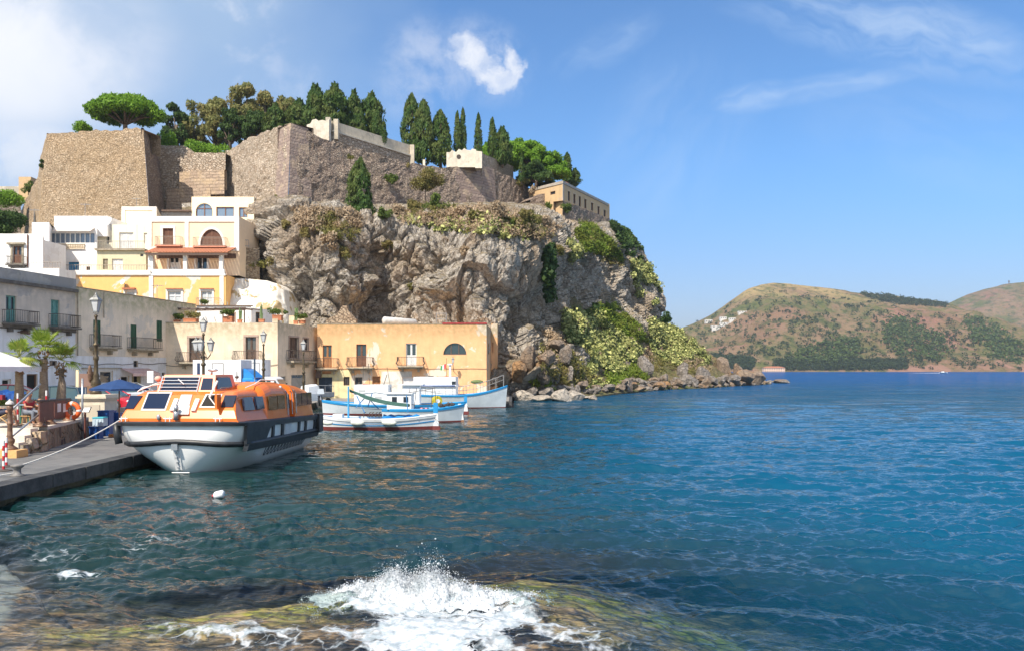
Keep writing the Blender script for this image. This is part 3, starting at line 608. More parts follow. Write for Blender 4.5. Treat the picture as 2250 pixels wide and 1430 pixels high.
fort('bastion', 'pointed central bastion with purple corner stones, rising behind the yellow houses', 'bastion', AN(640, 445, 109), [
    ('wall_face', ST_PALE, ((488, 126), (640, 109), [(488, 336), (545, 305), (600, 283), (640, 270)], [(400, 520), (700, 500)]), dict(batter=.09, seed=6, rough=.28, ragged=.4, eb=1)),
    ('corner_stones', ST_ASH, ((617, 111.2), (640, 109), [(617, 281), (640, 271)], [(600, 447), (700, 447)]), dict(batter=.09, out=.12, rough=.04, ragged=.1, seed=7, eb=1)),
    ('corner_stones', ST_ASH, ((640, 109), (676, 111), [(640, 271), (676, 284)], [(600, 447), (700, 452)]), dict(batter=.09, out=.12, rough=.04, ragged=.1, seed=8, ea=1)),
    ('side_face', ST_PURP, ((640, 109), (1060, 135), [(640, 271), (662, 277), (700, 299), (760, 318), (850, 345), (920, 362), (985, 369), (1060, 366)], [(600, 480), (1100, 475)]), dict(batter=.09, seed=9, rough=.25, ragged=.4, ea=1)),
    ('stone_patch', ST_ASH, ((985, 129.8), (1060, 135), [(985, 369), (1060, 366)], [(985, 425), (1060, 450)]), dict(batter=.09, out=.25, rough=.05, ragged=.1, seed=9))])
fort('bastion', 'dark stone bastion stepping back along the cliff top below the chapel ruin', 'bastion', AN(1060, 450, 135), [
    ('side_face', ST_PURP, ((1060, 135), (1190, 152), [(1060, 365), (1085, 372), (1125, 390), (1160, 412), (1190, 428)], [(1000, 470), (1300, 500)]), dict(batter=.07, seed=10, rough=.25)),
    ('corner_stones', ST_ASH, ((1060, 135), (1084, 138), [(1060, 366), (1084, 372)], [(1000, 458), (1300, 458)]), dict(batter=.07, out=.2, rough=.05, ragged=.1, seed=10)),
    ('lower_face', ST_PURP, ((1165, 141), (1252, 146), [(1165, 440), (1190, 424), (1252, 440)], [(1165, 500), (1260, 520)]), dict(batter=.05, seed=11, rough=.2))])
fort('retaining_wall', 'rough stone retaining wall carrying the long ochre building on the cliff top', 'wall', AN(1290, 480, 152), [
    ('wall_face', ST_PURP, ((1238, 139), (1340, 158.5), [(1238, 441), (1340, 481)], [(1200, 500), (1400, 520)]), dict(batter=.05, seed=12, deep=2))])
fort('fortress_wall', 'low grey rubble wall at the far left below the sandy hut', 'wall', AN(20, 470, 126), [
    ('wall_face', ST_GREY, ((-120, 122), (46, 128), [(-120, 432), (46, 432)], [(-200, 640), (200, 640)]), dict(batter=.05, seed=13))])
fort('rock_buttress', 'pale earthy buttress under the central bastion beside the yellow house', 'buttress', AN(600, 500, 104), [
    ('wall_face', ST_PALE, ((540, 112.5), (632, 108.0), [(540, 470), (560, 452), (632, 444)], [(500, 560), (700, 560)]), dict(batter=.3, seed=15, rough=.5, ragged=.6))])
# long pale parapet wall and the ruins on the plateau
PALE = plaster('weathered_pale_render', (.60, .53, .42), (.45, .40, .32), .42, stain=(.30, .27, .2), stain_amt=.5)
t = thing('boundary_wall', 'long pale rendered wall along the fortress top in front of the cypresses', 'wall', AN(815, 345, 124))
def slab(parent, name, m, A, B, top, bot, th=.5):
    """thin wall between plan points A,B=(px,d)"""
    a = P(A[0], 0, A[1]); b = P(B[0], 0, B[1]); r = []
    for q, tp, bt in ((a, top[0], bot[0]), (b, top[1], bot[1])):
        r.append((V((q.x, q.y, H + (HY - bt) / F * q.y)), V((q.x, q.y, H + (HY - tp) / F * q.y))))
    n = V((b.y - a.y, -(b.x - a.x), 0)).normalized() * -th; mb = MB(); fr = [r[0][0], r[1][0], r[1][1], r[0][1]]; mb.add(fr + [v + n for v in fr], [(0, 1, 2, 3), (7, 6, 5, 4), (3, 2, 6, 7), (1, 5, 6, 2), (0, 3, 7, 4), (0, 4, 5, 1)]); return mb.build(name, m, parent)
slab(t, 'wall', PALE, (730, 118), (910, 132.5), (266, 322), (322, 374))
slab(t, 'ledge', mat('pale_ledge', (.66, .6, .5), (.5, .45, .36), 1.5), (731, 117.3), (908, 131.8), (286, 342), (289, 345), .9)  # ledge a little paler than the wall
slab(t, 'lower_band', ST_PALE, (733, 117.6), (908, 132.1), (290, 345), (318, 370), .5)
for px, d, y0, y1 in ((722, 117.2, 260, 290), (739, 118, 264, 308), (906, 131.8, 320, 362)):
    q = P(px, y0, d); z1 = P(px, y1, d).z; MB().box((q.x, q.y, (q.z + z1) / 2), (.7, .9, q.z - z1)).build('pier', PALE, t)
def rubble(name, label, cat, pxs, d, base, m, depth=1.2, seed=0):
    """ragged standing ruin: outline (px,py) list with real thickness"""
    t = thing(name, label, cat, AN(pxs[0][0], base, d)); up = [P(x, y, d) for x, y in pxs]; n = len(up)
    lo = [P(x, base, d) for x, _ in pxs]; mb = MB(); bk = V((0, depth, 0))
    for i in range(n - 1): mb.poly(lo[i], lo[i + 1], up[i + 1], up[i]); mb.poly(up[i], up[i + 1], up[i + 1] + bk, up[i] + bk); mb.poly(lo[i + 1] + bk, lo[i] + bk, up[i] + bk, up[i + 1] + bk)
    mb.poly(lo[0], up[0], up[0] + bk, lo[0] + bk); mb.poly(lo[-1], lo[-1] + bk, up[-1] + bk, up[-1]); mb.build('wall', m, t); return t
WPLA = plaster('bleached_render', (.70, .63, .52), (.55, .48, .38), .4, stain_amt=.3)
rubble('ruined_wall', 'crumbling whitish ruin at the left end of the long fortress top wall', 'ruin', [(674, 275), (682, 272), (686, 264), (694, 262), (700, 266), (708, 264), (716, 266), (723, 262)], 114, 312, WPLA)
ch = rubble('chapel_ruin', 'bleached wall with a wavy crest and a round hole, on the cliff top', 'ruin', [(981, 335), (989, 335), (993, 330), (1002, 335), (1008, 328), (1015, 331), (1020, 326), (1026, 330), (1034, 331), (1037, 327), (1046, 329), (1046, 366)], 131, 368, WPLA, 3.5)
q = P(1008, 345, 130.98); MB().tube([q, q - V((0, .02, 0))], .38, 10).build('dark_disc', mat('hole_shade', (.05, .035, .03)), ch)  # dark disc on the face puts the hole's shade into colour
rubble('stone_pier', 'squat pale stone pier right of the chapel ruin', 'pier', [(1044, 334), (1046, 332), (1054, 333), (1059, 334)], 130.5, 370, WPLA, 1.6)
rubble('stone_pillar', 'small pale pillar standing alone between the long wall and the chapel ruin', 'pillar', [(929, 351), (934, 351)], 128, 372, WPLA, .5)
t = thing('boundary_wall', 'short pale wall running right from the chapel ruin below the green pines', 'wall', AN(1095, 370, 140)); slab(t, 'wall', ST_PALE, (1060, 136), (1128, 150), (338, 366), (372, 396))
fort('stone_parapet', 'rubble parapet crest above the right hand dark bastion', 'wall', AN(1080, 360, 137), [('wall_face', ST_PALE, ((1058, 134.2), (1082, 138), [(1058, 333), (1066, 340), (1082, 352)], [(1050, 372), (1100, 380)]), dict(batter=0, seed=14, deep=1.5))])
# ================================================================= FOLIAGE
def leaf_mat(name, c1, c2, c3=None, tr=.38, pw=1.0):
    m, t, b = new_mat(name); MATS[name] = m; geo = t.new('ShaderNodeNewGeometry'); r = geo.outputs['Random Per Island']; r = t.m('POWER', r, pw)
    col = t.mix(r, c1, c2); col = t.mix(t.ramp(t.noise(geo.outputs['Position'], .5, 4), .4, .65, 0, .6), col, c3 or c2)
    t.put(b.inputs['Base Color'], col); b.inputs['Roughness'].default_value = .65; b.inputs['Specular IOR Level'].default_value = .25
    tl = t.new('ShaderNodeBsdfTranslucent'); t.l.new(col, tl.inputs[0]); mx = t.new('ShaderNodeMixShader'); mx.inputs[0].default_value = tr
    t.l.new(b.outputs[0], mx.inputs[1]); t.l.new(tl.outputs[0], mx.inputs[2]); t.l.new(mx.outputs[0], t.n['Material Output'].inputs[0]); return m
L_CYP = leaf_mat('cypress_leaves', (.03, .075, .018), (.12, .21, .045), (.17, .19, .05))
L_PINE = leaf_mat('pine_needles', (.09, .20, .012), (.26, .44, .04), (.18, .34, .03))
L_EUC = leaf_mat('eucalyptus_leaves', (.13, .16, .05), (.34, .33, .12), (.32, .24, .08))
L_DARK = leaf_mat('dark_leaves', (.03, .07, .02), (.09, .15, .035))
L_BUSH = leaf_mat('bush_leaves', (.06, .11, .02), (.15, .20, .04))
L_OLIVE = leaf_mat('olive_scrub', (.13, .14, .035), (.28, .26, .08), (.30, .22, .09))
L_DRY = leaf_mat('dry_scrub', (.26, .19, .12), (.50, .39, .26), (.38, .26, .16), .15)
L_PEAR = leaf_mat('cactus_pads', (.07, .11, .02), (.70, .70, .27), (.34, .33, .12), .15, 1.7)  # random dark pads put the shadows between pads into the colour
L_GRASS = leaf_mat('green_creeper', (.10, .17, .015), (.24, .32, .04), (.20, .20, .04))
BARK = mat('bark', (.10, .07, .05), (.20, .15, .11), sc=3, rough=.9, bump=.6)
def leaves(cs, size, rng, up=0.0, aspect=.5, norm=None):
    """quads (leaf sprays) centred on cs"""
    n = len(cs); a = rng.normal(0, 1, (n, 3)); a[:, 2] += up * 3; a /= np.linalg.norm(a, axis=1, keepdims=True)
    b = rng.normal(0, 1, (n, 3)); 
    if norm is not None: nn = norm + rng.normal(0, .45, (n, 3)); b = np.cross(nn, a)
    b -= a * (a * b).sum(1, keepdims=True); b /= np.linalg.norm(b, axis=1, keepdims=True) + 1e-9
    s = size * rng.uniform(.55, 1.3, (n, 1)); a = a * s; b = b * s * aspect
    vs = np.stack([cs - a, cs + b * .9 - a * .1, cs + a, cs - b * .9 + a * .1], 1).reshape(-1, 3); return vs, np.arange(4 * n).reshape(n, 4)
def crown_cypress(h, r, n, seed, lumpy=.25, size=.34, tip=1.0):
    g = np.random.default_rng(seed); u = g.random(n) ** .85; prof = np.interp(u, [0, .06, .25, .55, .8, .93, 1], [.45, .85, 1, .85, .55, .28, .04 + .2 * (1 - tip)])
    th = g.uniform(0, 6.283, n); lm = fbm(np.stack([np.cos(th) * 1.3, np.sin(th) * 1.3, u * h / r * .9], 1), 3, seed, .6); lm = .5 + (lm - .5) * 1.9
    rr = r * prof * (1 + lumpy * 2 * (lm - .5)) * g.uniform(.62, 1.04, n); c = np.stack([rr * np.cos(th), rr * np.sin(th), u * h + (lm - .5) * h * .09 * (1.6 - tip)], 1)
    keep = lm > g.uniform(.18, .42, n); c = c[keep]; th = th[keep]
    nn = np.stack([np.cos(th), np.sin(th), th * 0 + .3], 1); return leaves(c, size, g, up=.9, aspect=.42, norm=nn)
def crown_lumps(clumps, per, size, seed, flat=.7, up=0):
    g = np.random.default_rng(seed); out = []; nr = []
    for (x, y, z, r) in clumps:
        k = int(per * r * r); d = g.normal(0, 1, (k, 3)); d /= np.linalg.norm(d, axis=1, keepdims=True); q = d * (r * g.uniform(.55, 1.05, (k, 1))); q[:, 2] *= flat
        q += (np.stack([fbm(q * 1.4 + x, 2, seed), fbm(q * 1.4 + y, 2, seed + 1), fbm(q * 1.4 + z, 2, seed + 2)], 1) - .5) * r * .5; out.append(q + (x, y, z)); nr.append(d)
    return leaves(np.concatenate(out), size, g, up=up, aspect=.6, norm=np.concatenate(nr))
def tree(name, label, loc, crown, lm, trunk_h, trunk_r, limbs=(), cat='tree', group=None, lean=(0, 0)):
    t = thing(name, label, cat, loc, group=group); mb = MB()
    mb.tube([(0, 0, -.8), (lean[0] * .4, lean[1] * .4, trunk_h * .5), (lean[0], lean[1], trunk_h)], [trunk_r * 1.3, trunk_r, trunk_r * .6], 7)
    for l in limbs: mb.tube([V(q) for q in l], [trunk_r * .55 * (1 - .7 * i / max(1, len(l) - 1)) for i in range(len(l))], 5)
    mb.build('trunk', BARK, t, smooth=True, local=True); o = np_mesh('crown', crown[0], crown[1], lm, t, smooth=False); return t
# -- cypresses: four shapes, copied
CYL = []
def cyp_proto(i, loc, label, h, r, lump, n, size, tip=1.0):
    return tree('cypress_tree', label, loc, crown_cypress(h, r, n, 40 + i, lump, size, tip), L_CYP, h * .8, .22, group='cypress trees on the fortress top')
cy_spec = [ # px, top, base, width px, d, shape(0 fat lumpy,1 ragged,2 needle), label
 (660, 222, 300, 40, 128, 1, 'ragged dark cypress at the left edge of the cypress row behind the central bastion'),
 (693, 192, 292, 40, 126, 1, 'tall ragged cypress with a forked top behind the whitish ruin'),
 (737, 190, 290, 46, 126, 1, 'broad brownish cypress above the left end of the long pale wall'),
 (716, 232, 290, 26, 125, 0, 'short green cypress tucked between two tall ragged ones'),
 (776, 203, 300, 32, 128, 1, 'slim ragged cypress, third tall crown above the long pale wall'),
 (792, 240, 310, 24, 127, 0, 'smaller light green cypress low in front of the ragged group'),
 (815, 210, 312, 44, 130, 1, 'wide ragged cypress near the right end of the dense group'),
 (828, 246, 318, 30, 128, 0, 'bright green cypress with a flat rounded front above the pale wall'),
 (843, 268, 318, 16, 127, 2, 'thin dark cypress closing the dense group on its right'),
 (905, 212, 350, 46, 138, 0, 'very tall full cypress beside the right end of the long pale wall'),
 (931, 225, 360, 44, 136, 0, 'tall lumpy cypress leaning against the fullest one'),
 (968, 247, 362, 48, 137, 0, 'stout flat topped cypress left of the chapel ruin'),
 (1005, 247, 345, 17, 139, 2, 'slender brownish cypress, left of a touching pair over the chapel ruin'),
 (1017, 240, 345, 16, 140, 2, 'slender cypress with the sharpest tip, right of the touching pair over the chapel ruin'),
 (1051, 251, 350, 17, 141, 2, 'single slender cypress standing free above the stone pier'),
 (1082, 261, 352, 20, 144, 2, 'slender green cypress rising out of the pine crowns'),
 (1104, 282, 362, 30, 143, 1, 'dark bushy cypress beside the slender one in the pines'),
 (1146, 338, 400, 12, 142, 2, 'small thin cypress in front of the rounded green pines'),
 (1246, 337, 402, 24, 160, 2, 'lone pointed cypress behind the ochre cliff top building'),
 (1262, 372, 410, 22, 162, 1, 'low dark cypress right of the lone pointed one'),
 (640, 238, 300, 30, 130, 1, 'dark cypress half hidden behind the eucalyptus crowns'),
 (604, 232, 306, 34, 129, 1, 'dull green cypress among the eucalyptus crowns over the pale bastion face') ]
protos = {}
for px, top, base, wd, d, kind, lab in cy_spec:
    b = P(px, base, d); h = P(px, top, d).z - b.z; r = wd / 2 * d / F
    if kind not in protos:
        loc = tuple(b); args = {0: (10., 2.0, .30, 5200, .33), 1: (9., 1.8, .62, 4600, .38, .2), 2: (9., .9, .22, 2600, .26)}[kind]
        protos[kind] = (cyp_proto(kind, loc, lab, args[0], args[1], args[2], args[3], args[4], *(args[5:] or (1.0,))), args[0], args[1]); o = protos[kind][0]
    else: o = dup(protos[kind][0], tuple(b), random.uniform(0, 6), lab)
    o.scale = (r / protos[kind][2] * 1.08, r / protos[kind][2] * 1.08, h / protos[kind][1] * 1.02)
# -- the cypress growing on the ledge in front of the dark wall
b = P(792, 492, 103); tree('cypress_tree', 'dark green cypress growing on the rock ledge in front of the dark fortress wall', tuple(b), crown_cypress(8.6, 1.75, 6500, 71, .5, .26), L_CYP, 6, .2)
b = P(808, 500, 102.5); tree('cypress_tree', 'short cypress shoot at the foot of the ledge cypress', tuple(b), crown_cypress(4.2, .8, 1800, 72, .5, .22), L_CYP, 3, .1)
# -- umbrella pine
def umbrella(loc, label, w, h, seed, lm=L_PINE, n=46, group=None, name='umbrella_pine', lo=.45):
    g = np.random.default_rng(seed); cl = []
    for k in range(n):
        a = g.uniform(0, 6.28); rr = math.sqrt(g.random()) * w * .44; dome = (1 - (rr / (w * .5)) ** 2); z = h * (lo + (.87 - lo) * dome * g.uniform(.45, 1)) ; cl.append((rr * math.cos(a), rr * math.sin(a) * .8, z, w * g.uniform(.085, .135)))
    limbs = [[(0, 0, h * .12), (c[0] * .5, c[1] * .5, h * .32), (c[0], c[1], c[2] - c[3] * .3)] for c in cl[::4]]
    return tree(name, label, loc, crown_lumps(cl, 340, .24, seed, .72, .3), lm, h * .45, .3, limbs, group=group)
umbrella(tuple(P(275, 286, 118)), 'wide bright green umbrella pine on top of the left bastion', 10.8, 5.9, 5, n=66, lo=.34)
pine_sp = [(1165, 372, 150, 8.6, 6.4, 'rounded bright pine crown behind the short pale wall'), (1205, 398, 151, 8.2, 6.6, 'rounded bright pine nearest the ochre cliff top building'), (1128, 362, 152, 8.0, 5.6, 'bright pine crown left of the two rounded ones'), (1178, 412, 146, 7.4, 5.6, 'darker low pine right above the stone parapet'), (1080, 368, 151, 9, 5.0, 'bright pine crown hidden low behind the slender cypresses')]
for i, (px, by, d, w, h, lab) in enumerate(pine_sp): umbrella(tuple(P(px, by, d)), lab, w, h, 60 + i, [L_PINE, L_PINE, L_PINE, L_DARK, L_PINE][i], 52, 'pines at the right end of the fortress top', 'pine_tree', .02)
# -- eucalyptus
def euc(loc, label, w, h, seed, lm=L_EUC):
    g = np.random.default_rng(seed); cl = []
    for k in range(26):
        a = g.uniform(0, 6.28); z = h * g.uniform(.22, .93); rr = w * .42 * math.sin(min(1, z / h * 1.05) * math.pi * .92 + .12) ** .6 * g.uniform(.35, 1); cl.append((rr * math.cos(a), rr * math.sin(a), z, w * g.uniform(.09, .165)))
    limbs = [[(0, 0, h * .15), (c[0] * .45, c[1] * .45, c[2] * .62), (c[0], c[1], c[2])] for c in cl[::2]]
    return tree('eucalyptus_tree', label, loc, crown_lumps(cl, 330, .25, seed, 1.0, -.5), lm, h * .55, .3, limbs, group='eucalyptus trees behind the curtain wall')
for i, (px, top, base, wd, d, lab, lm) in enumerate([(388, 226, 335, 62, 134, 'loose dark eucalyptus right of the umbrella pine', L_DARK), (425, 222, 338, 78, 136, 'loose eucalyptus with bare forked trunks over the low part of the curtain wall', L_EUC), (472, 214, 336, 84, 135, 'brownish eucalyptus left of the tallest crown', L_EUC),
        (540, 190, 318, 100, 136, 'tallest broad eucalyptus crown, rust tinged, behind the curtain wall', L_EUC), (588, 205, 312, 84, 133, 'rounded rusty eucalyptus right of the tallest crown', L_EUC), (626, 212, 300, 66, 134, 'eucalyptus crown meeting the first dark cypress', L_EUC), (505, 240, 334, 60, 131, 'low eucalyptus in front of the tallest crown', L_DARK), (560, 245, 320, 70, 130, 'low dark eucalyptus behind the pale bastion edge', L_DARK)]):
    b = P(px, base, d); euc(tuple(b), lab, wd * d / F * 1.1, P(px, top, d).z - b.z, 80 + i, lm)
# -- shrubs standing out singly
def shrub(px, py, wpx, label, lm=L_BUSH, d=None, seed=0, hf=.8, name='shrub', dens=420, size=.16):
    if d is None:
        q = hit(px, py); loc = q[0] if q else P(px, py, 110); d = loc.y
    else: loc = P(px, py, d)
    w = wpx * d / F; g = np.random.default_rng(seed + int(px)); cl = [(g.normal(0, w * .2), g.normal(0, w * .15), w * hf * g.uniform(.1, .75), w * g.uniform(.2, .3)) for _ in range(9)]
    t = thing(name, label, 'shrub', tuple(loc)); MB().tube([(0, 0, -.3), (.05, 0, w * hf * .5)], [.08, .03], 5).build('stem', BARK, t, local=True)
    c = crown_lumps(cl, dens, size, seed + 3, .9, .3); np_mesh('foliage', c[0], c[1], lm, t, smooth=False)
for i, a in enumerate([(935, 440, 62, 'large olive green shrub under the dark fortress wall', L_OLIVE, None, 1, 1.2), (962, 462, 46, 'lighter green shrub just right of the large olive one', L_BUSH, None, 2, .9), (862, 402, 24, 'small bright shrub rooted in the dark fortress wall face', L_BUSH, 119.5, 3), (893, 372, 26, 'yellow green shrub growing near the top of the dark wall', L_OLIVE, 124, 4, .4), (845, 482, 30, 'fresh green shrub on the rim beside the ledge cypress', L_BUSH, None, 5),
        (770, 352, 15, 'tiny shrub at the crest of the dark wall above the ledge cypress', L_OLIVE, 114, 6), (975, 382, 18, 'green tuft at the wall crest left of the purple stone patch', L_BUSH, 129, 7), (1245, 470, 26, 'green creeper hanging below the ochre cliff top building', L_BUSH, 139, 8, .9), (1212, 462, 20, 'green creeper on the dark lower wall face', L_BUSH, 142, 9, 1.2), (1150, 412, 26, 'grey green shrub at the crest between bastion and ochre building', L_OLIVE, 144, 10), (1168, 425, 22, 'dry shrub beside the iron handrail above the lower wall face', L_DRY, 143, 11),
        (640, 442, 22, 'small olive bush at the foot of the purple corner', L_OLIVE, 106, 12, .5), (606, 440, 18, 'olive bush low on the pale bastion face', L_OLIVE, 110, 13, .6), (562, 490, 16, 'green bush beside the wall of the yellow top house', L_BUSH, 102, 14, .9), (555, 572, 30, 'bright green bush on the stone terrace right of the peach house', L_BUSH, 95, 15), (578, 590, 34, 'rusty olive bush on the stone terrace', L_OLIVE, 94, 16), (628, 502, 24, 'olive bush on the pale rock left of the dark cleft', L_OLIVE, None, 17),
        (725, 545, 44, 'dry brown bush in the middle of the sunlit rock face', L_DRY, None, 18), (748, 570, 40, 'olive bush in the middle of the sunlit rock face', L_OLIVE, None, 19), (720, 500, 46, 'wide olive bush high on the sunlit rock face', L_OLIVE, None, 20), (855, 548, 26, 'small olive bush on the overhang beside the dark hollow', L_OLIVE, None, 21), (1350, 508, 34, 'dark bush on the skyline just below the ochre building', L_DARK, None, 22), (1465, 706, 28, 'dark bush on the skyline at the foot of the cliff point', L_DARK, None, 23, .8), (1290, 700, 22, 'tall grassy bush at the foot of the thin brick buttress', L_BUSH, None, 24, 1.2), (1205, 590, 16, 'dark green creeper in the shaded cleft', L_BUSH, None, 25, 1.8), (1210, 640, 14, 'lower dark creeper in the shaded cleft', L_BUSH, None, 26, 1.8)]):
    shrub(a[0], a[1], a[2], a[3], *a[4:])
for i, (px, py, w_, lab, lm_, hf) in enumerate([(884, 476, 34, 'dry brown shrub on the cliff rim right of the fresh green one', L_DRY, .7), (908, 462, 30, 'olive shrub left of the large shrub under the dark wall', L_OLIVE, .8), (1003, 478, 44, 'wide dry shrub on the rim below the purple stone patch', L_DRY, .6), (1046, 486, 34, 'olive shrub on the rim below the bastion corner', L_OLIVE, .7), (1092, 474, 46, 'broad dry shrub on the rim right of the bastion corner', L_DRY, .7), (1128, 500, 30, 'bright shrub hanging over the rim above the deep cleft', L_BUSH, .8), (1160, 492, 44, 'yellowish shrub on the rim left of the creeper', L_OLIVE, .7), (1196, 506, 40, 'dry shrub hanging at the top of the shaded cleft', L_DRY, .8), (1110, 530, 26, 'small cactus clump below the rim', L_PEAR, .8), (700, 470, 30, 'dry tuft below the foot of the purple corner', L_DRY, .6), (668, 520, 26, 'olive tuft on the pale upper rock', L_OLIVE, .8), (1228, 560, 24, 'olive tuft on the shaded face beside the creeper', L_OLIVE, 1.), (1022, 560, 24, 'dry tuft on the middle of the cliff face', L_DRY, .8), (905, 640, 22, 'olive tuft low on the cliff above the orange house', L_OLIVE, .8)]): shrub(px, py, w_, lab, lm_, None, 50 + i, hf)
shrub(182, 290, 44, 'low bright pine bush on the crest of the left bastion', L_PINE, 118, 31, .35); shrub(372, 322, 52, 'bright green pine bush above the curtain wall', L_PINE, 124, 32, .5); shrub(450, 342, 90, 'low green hedge behind the low part of the curtain wall', L_PINE, 125, 33, .2)
shrub(28, 512, 66, 'round dark green garden bush at the left edge above the white house', L_DARK, 98, 34, .8, 'garden_bush', 600, .2); shrub(15, 442, 60, 'low bright green pine bush at the far left', L_PINE, 121, 35, .3); shrub(62, 425, 28, 'green creeper on the left slope of the fortress', L_BUSH, 128, 36, 1.2); shrub(92, 370, 14, 'dark ivy tuft on the left edge of the left bastion', L_DARK, 117, 37, 1.6)
# -- uncountable cover: thickets and scrub seated on the land
def cover(name, label, lm, polys, per_px, size, clump, nleaf, seed, kind='pad', lift=.35, gap=.36):
    g = np.random.default_rng(seed); cs = []; ns = []
    for poly in polys:
        xs = [p[0] for p in poly]; ys = [p[1] for p in poly]; area = (max(xs) - min(xs)) * (max(ys) - min(ys)); n = int(area * per_px)
        x = g.uniform(min(xs), max(xs), n); y = g.uniform(min(ys), max(ys), n); ok = in_poly(x, y, poly)
        x, y = x[ok], y[ok]; keep = fbm(np.stack([x * .045, y * .06, x * 0], 1), 3, seed) > gap; 
        for a, b in zip(x[keep], y[keep]):
            q = hit(a, b)
            if q is None: continue
            r = clump * g.uniform(.5, 1.4); c = np.array(q[0]) + np.array(q[1]) * lift * r; k = g.integers(nleaf // 2, nleaf + 1)
            d = g.normal(0, 1, (k, 3)); d /= np.linalg.norm(d, axis=1, keepdims=True); cs.append(c + d * r * g.uniform(.3, 1, (k, 1)) * (1, 1, .8)); ns.append(d + (0, -.3, .5))
    cs = np.concatenate(cs); ns = np.concatenate(ns); v, f = leaves(cs, size, g, up=.2, aspect=.85 if kind == 'pad' else .35, norm=ns)
    o = np_mesh(name, v, f, lm, None, smooth=False); return tag(o, label, 'vegetation', kind='stuff')
cover('prickly_pear_thicket', 'pale green prickly pear thicket covering the lower slope and cliff point', L_PEAR,
      [[(1240, 690), (1275, 672), (1320, 690), (1372, 745), (1408, 760), (1396, 800), (1352, 822), (1322, 850), (1285, 852), (1272, 820), (1300, 790), (1240, 735)],
       [(1418, 712), (1440, 700), (1478, 712), (1520, 745), (1560, 795), (1520, 812), (1470, 800), (1430, 770)],
       [(1385, 568), (1422, 575), (1452, 600), (1453, 640), (1440, 668), (1405, 655), (1390, 615)], [(1248, 520), (1270, 520), (1275, 560), (1258, 575), (1246, 550)]], .13, .25, .85, 22, 3, gap=.47)
cover('prickly_pear_thicket', 'scattered prickly pear clumps along the cliff rim', L_PEAR, [[(930, 492), (1060, 470), (1130, 490), (1120, 520), (1050, 510), (950, 510)], [(1112, 470), (1132, 480), (1165, 520), (1150, 530), (1110, 500)], [(870, 468), (930, 480), (925, 500), (880, 490)]], .035, .22, .5, 10, 4)
cover('green_creeper', 'bright green grassy creeper on the bank below the shaded cliff', L_GRASS, [[(1312, 668), (1350, 668), (1402, 712), (1425, 750), (1400, 752), (1340, 712), (1312, 690)], [(1262, 482), (1300, 492), (1352, 535), (1370, 580), (1330, 560), (1272, 545)], [(1170, 830), (1200, 840), (1215, 862), (1180, 850)], [(1330, 820), (1400, 800), (1420, 830), (1340, 850)]], .16, .30, .7, 18, 5, 'blade')
cover('hanging_ivy', 'dark green ivy hanging down the skyline of the cliff', L_DARK, [[(1345, 492), (1380, 508), (1412, 552), (1408, 568), (1380, 558), (1355, 520)], [(1196, 545), (1215, 540), (1212, 660), (1196, 660)], [(1300, 670), (1325, 672), (1318, 700), (1302, 695)]], .22, .3, .7, 14, 6)
cover('dry_scrub', 'beige and brown dry scrub on the slope under the fortress walls', L_DRY, [[(860, 455), (940, 470), (1060, 450), (1180, 470), (1235, 500), (1200, 525), (1120, 515), (1000, 500), (880, 490)], [(1190, 720), (1240, 740), (1262, 800), (1200, 790)], [(1300, 740), (1345, 735), (1350, 790), (1310, 800)], [(1440, 740), (1480, 735), (1500, 790), (1450, 780)], [(1255, 700), (1290, 700), (1290, 730), (1260, 735)], [(1385, 740), (1425, 760), (1440, 800), (1400, 790)], [(1500, 770), (1565, 800), (1560, 818), (1490, 810)], [(640, 455), (780, 460), (800, 500), (660, 500)]], .085, .22, .55, 16, 7, 'blade')
cover('olive_scrub', 'olive green scrub between the rocks and over the lower slope', L_OLIVE, [[(1190, 750), (1260, 770), (1330, 850), (1240, 850), (1180, 800)], [(1280, 480), (1360, 545), (1372, 590), (1300, 570)], [(900, 440), (1000, 450), (1010, 480), (900, 475)], [(1100, 480), (1180, 490), (1220, 520), (1130, 520)], [(1420, 780), (1560, 805), (1540, 822), (1430, 815)], [(700, 478), (790, 500), (770, 530), (700, 510)]], .05, .24, .6, 15, 8, 'blade')
# -- woods on the far hills
def far_trees(name, label, polys, n, size, seed, lm):
    g = np.random.default_rng(seed); cs = []
    for poly in polys:
        xs = [p[0] for p in poly]; ys = [p[1] for p in poly]; x = g.uniform(min(xs), max(xs), n); y = g.uniform(min(ys), max(ys), n); ok = in_poly(x, y, poly)
        for a, b in zip(x[ok], y[ok]):
            o = V((0, 0, H)); d = V(((a - CX) / F, 1, (HY - b) / F)).normalized(); best = None
            for bb in BVH_:
                l, nn, i, ds = bb.ray_cast(o, d)
                if l is not None and (best is None or ds < best[1]): best = (l, ds)
            if best: r = size * g.uniform(.5, 1.3); dd = g.normal(0, 1, (22, 3)); dd /= np.linalg.norm(dd, axis=1, keepdims=True); cs.append(np.array(best[0]) + (0, 0, r * .5) + dd * r * (1, 1, .75))
    cs = np.concatenate(cs); v, f = leaves(cs, size * .34, g, aspect=.8); tag(np_mesh(name, v, f, lm, None, smooth=False), label, 'woodland', kind='stuff')
L_FAR = leaf_mat('far_green_wood', (.06, .10, .025), (.12, .17, .045)); L_FARD = leaf_mat('far_dark_wood', (.03, .055, .02), (.06, .09, .03))
far_trees('pine_wood', 'green pine wood on the lower slope across the bay', [[(1740, 780), (1790, 760), (1830, 745), (1885, 742), (1890, 775), (1860, 800), (1720, 800)], [(1940, 720), (1965, 695), (2000, 700), (2060, 730), (2090, 770), (2060, 795), (1960, 780), (1940, 750)], [(2110, 690), (2160, 700), (2250, 760), (2250, 800), (2180, 790), (2130, 740)]], 330, 5.0, 21, L_FAR)
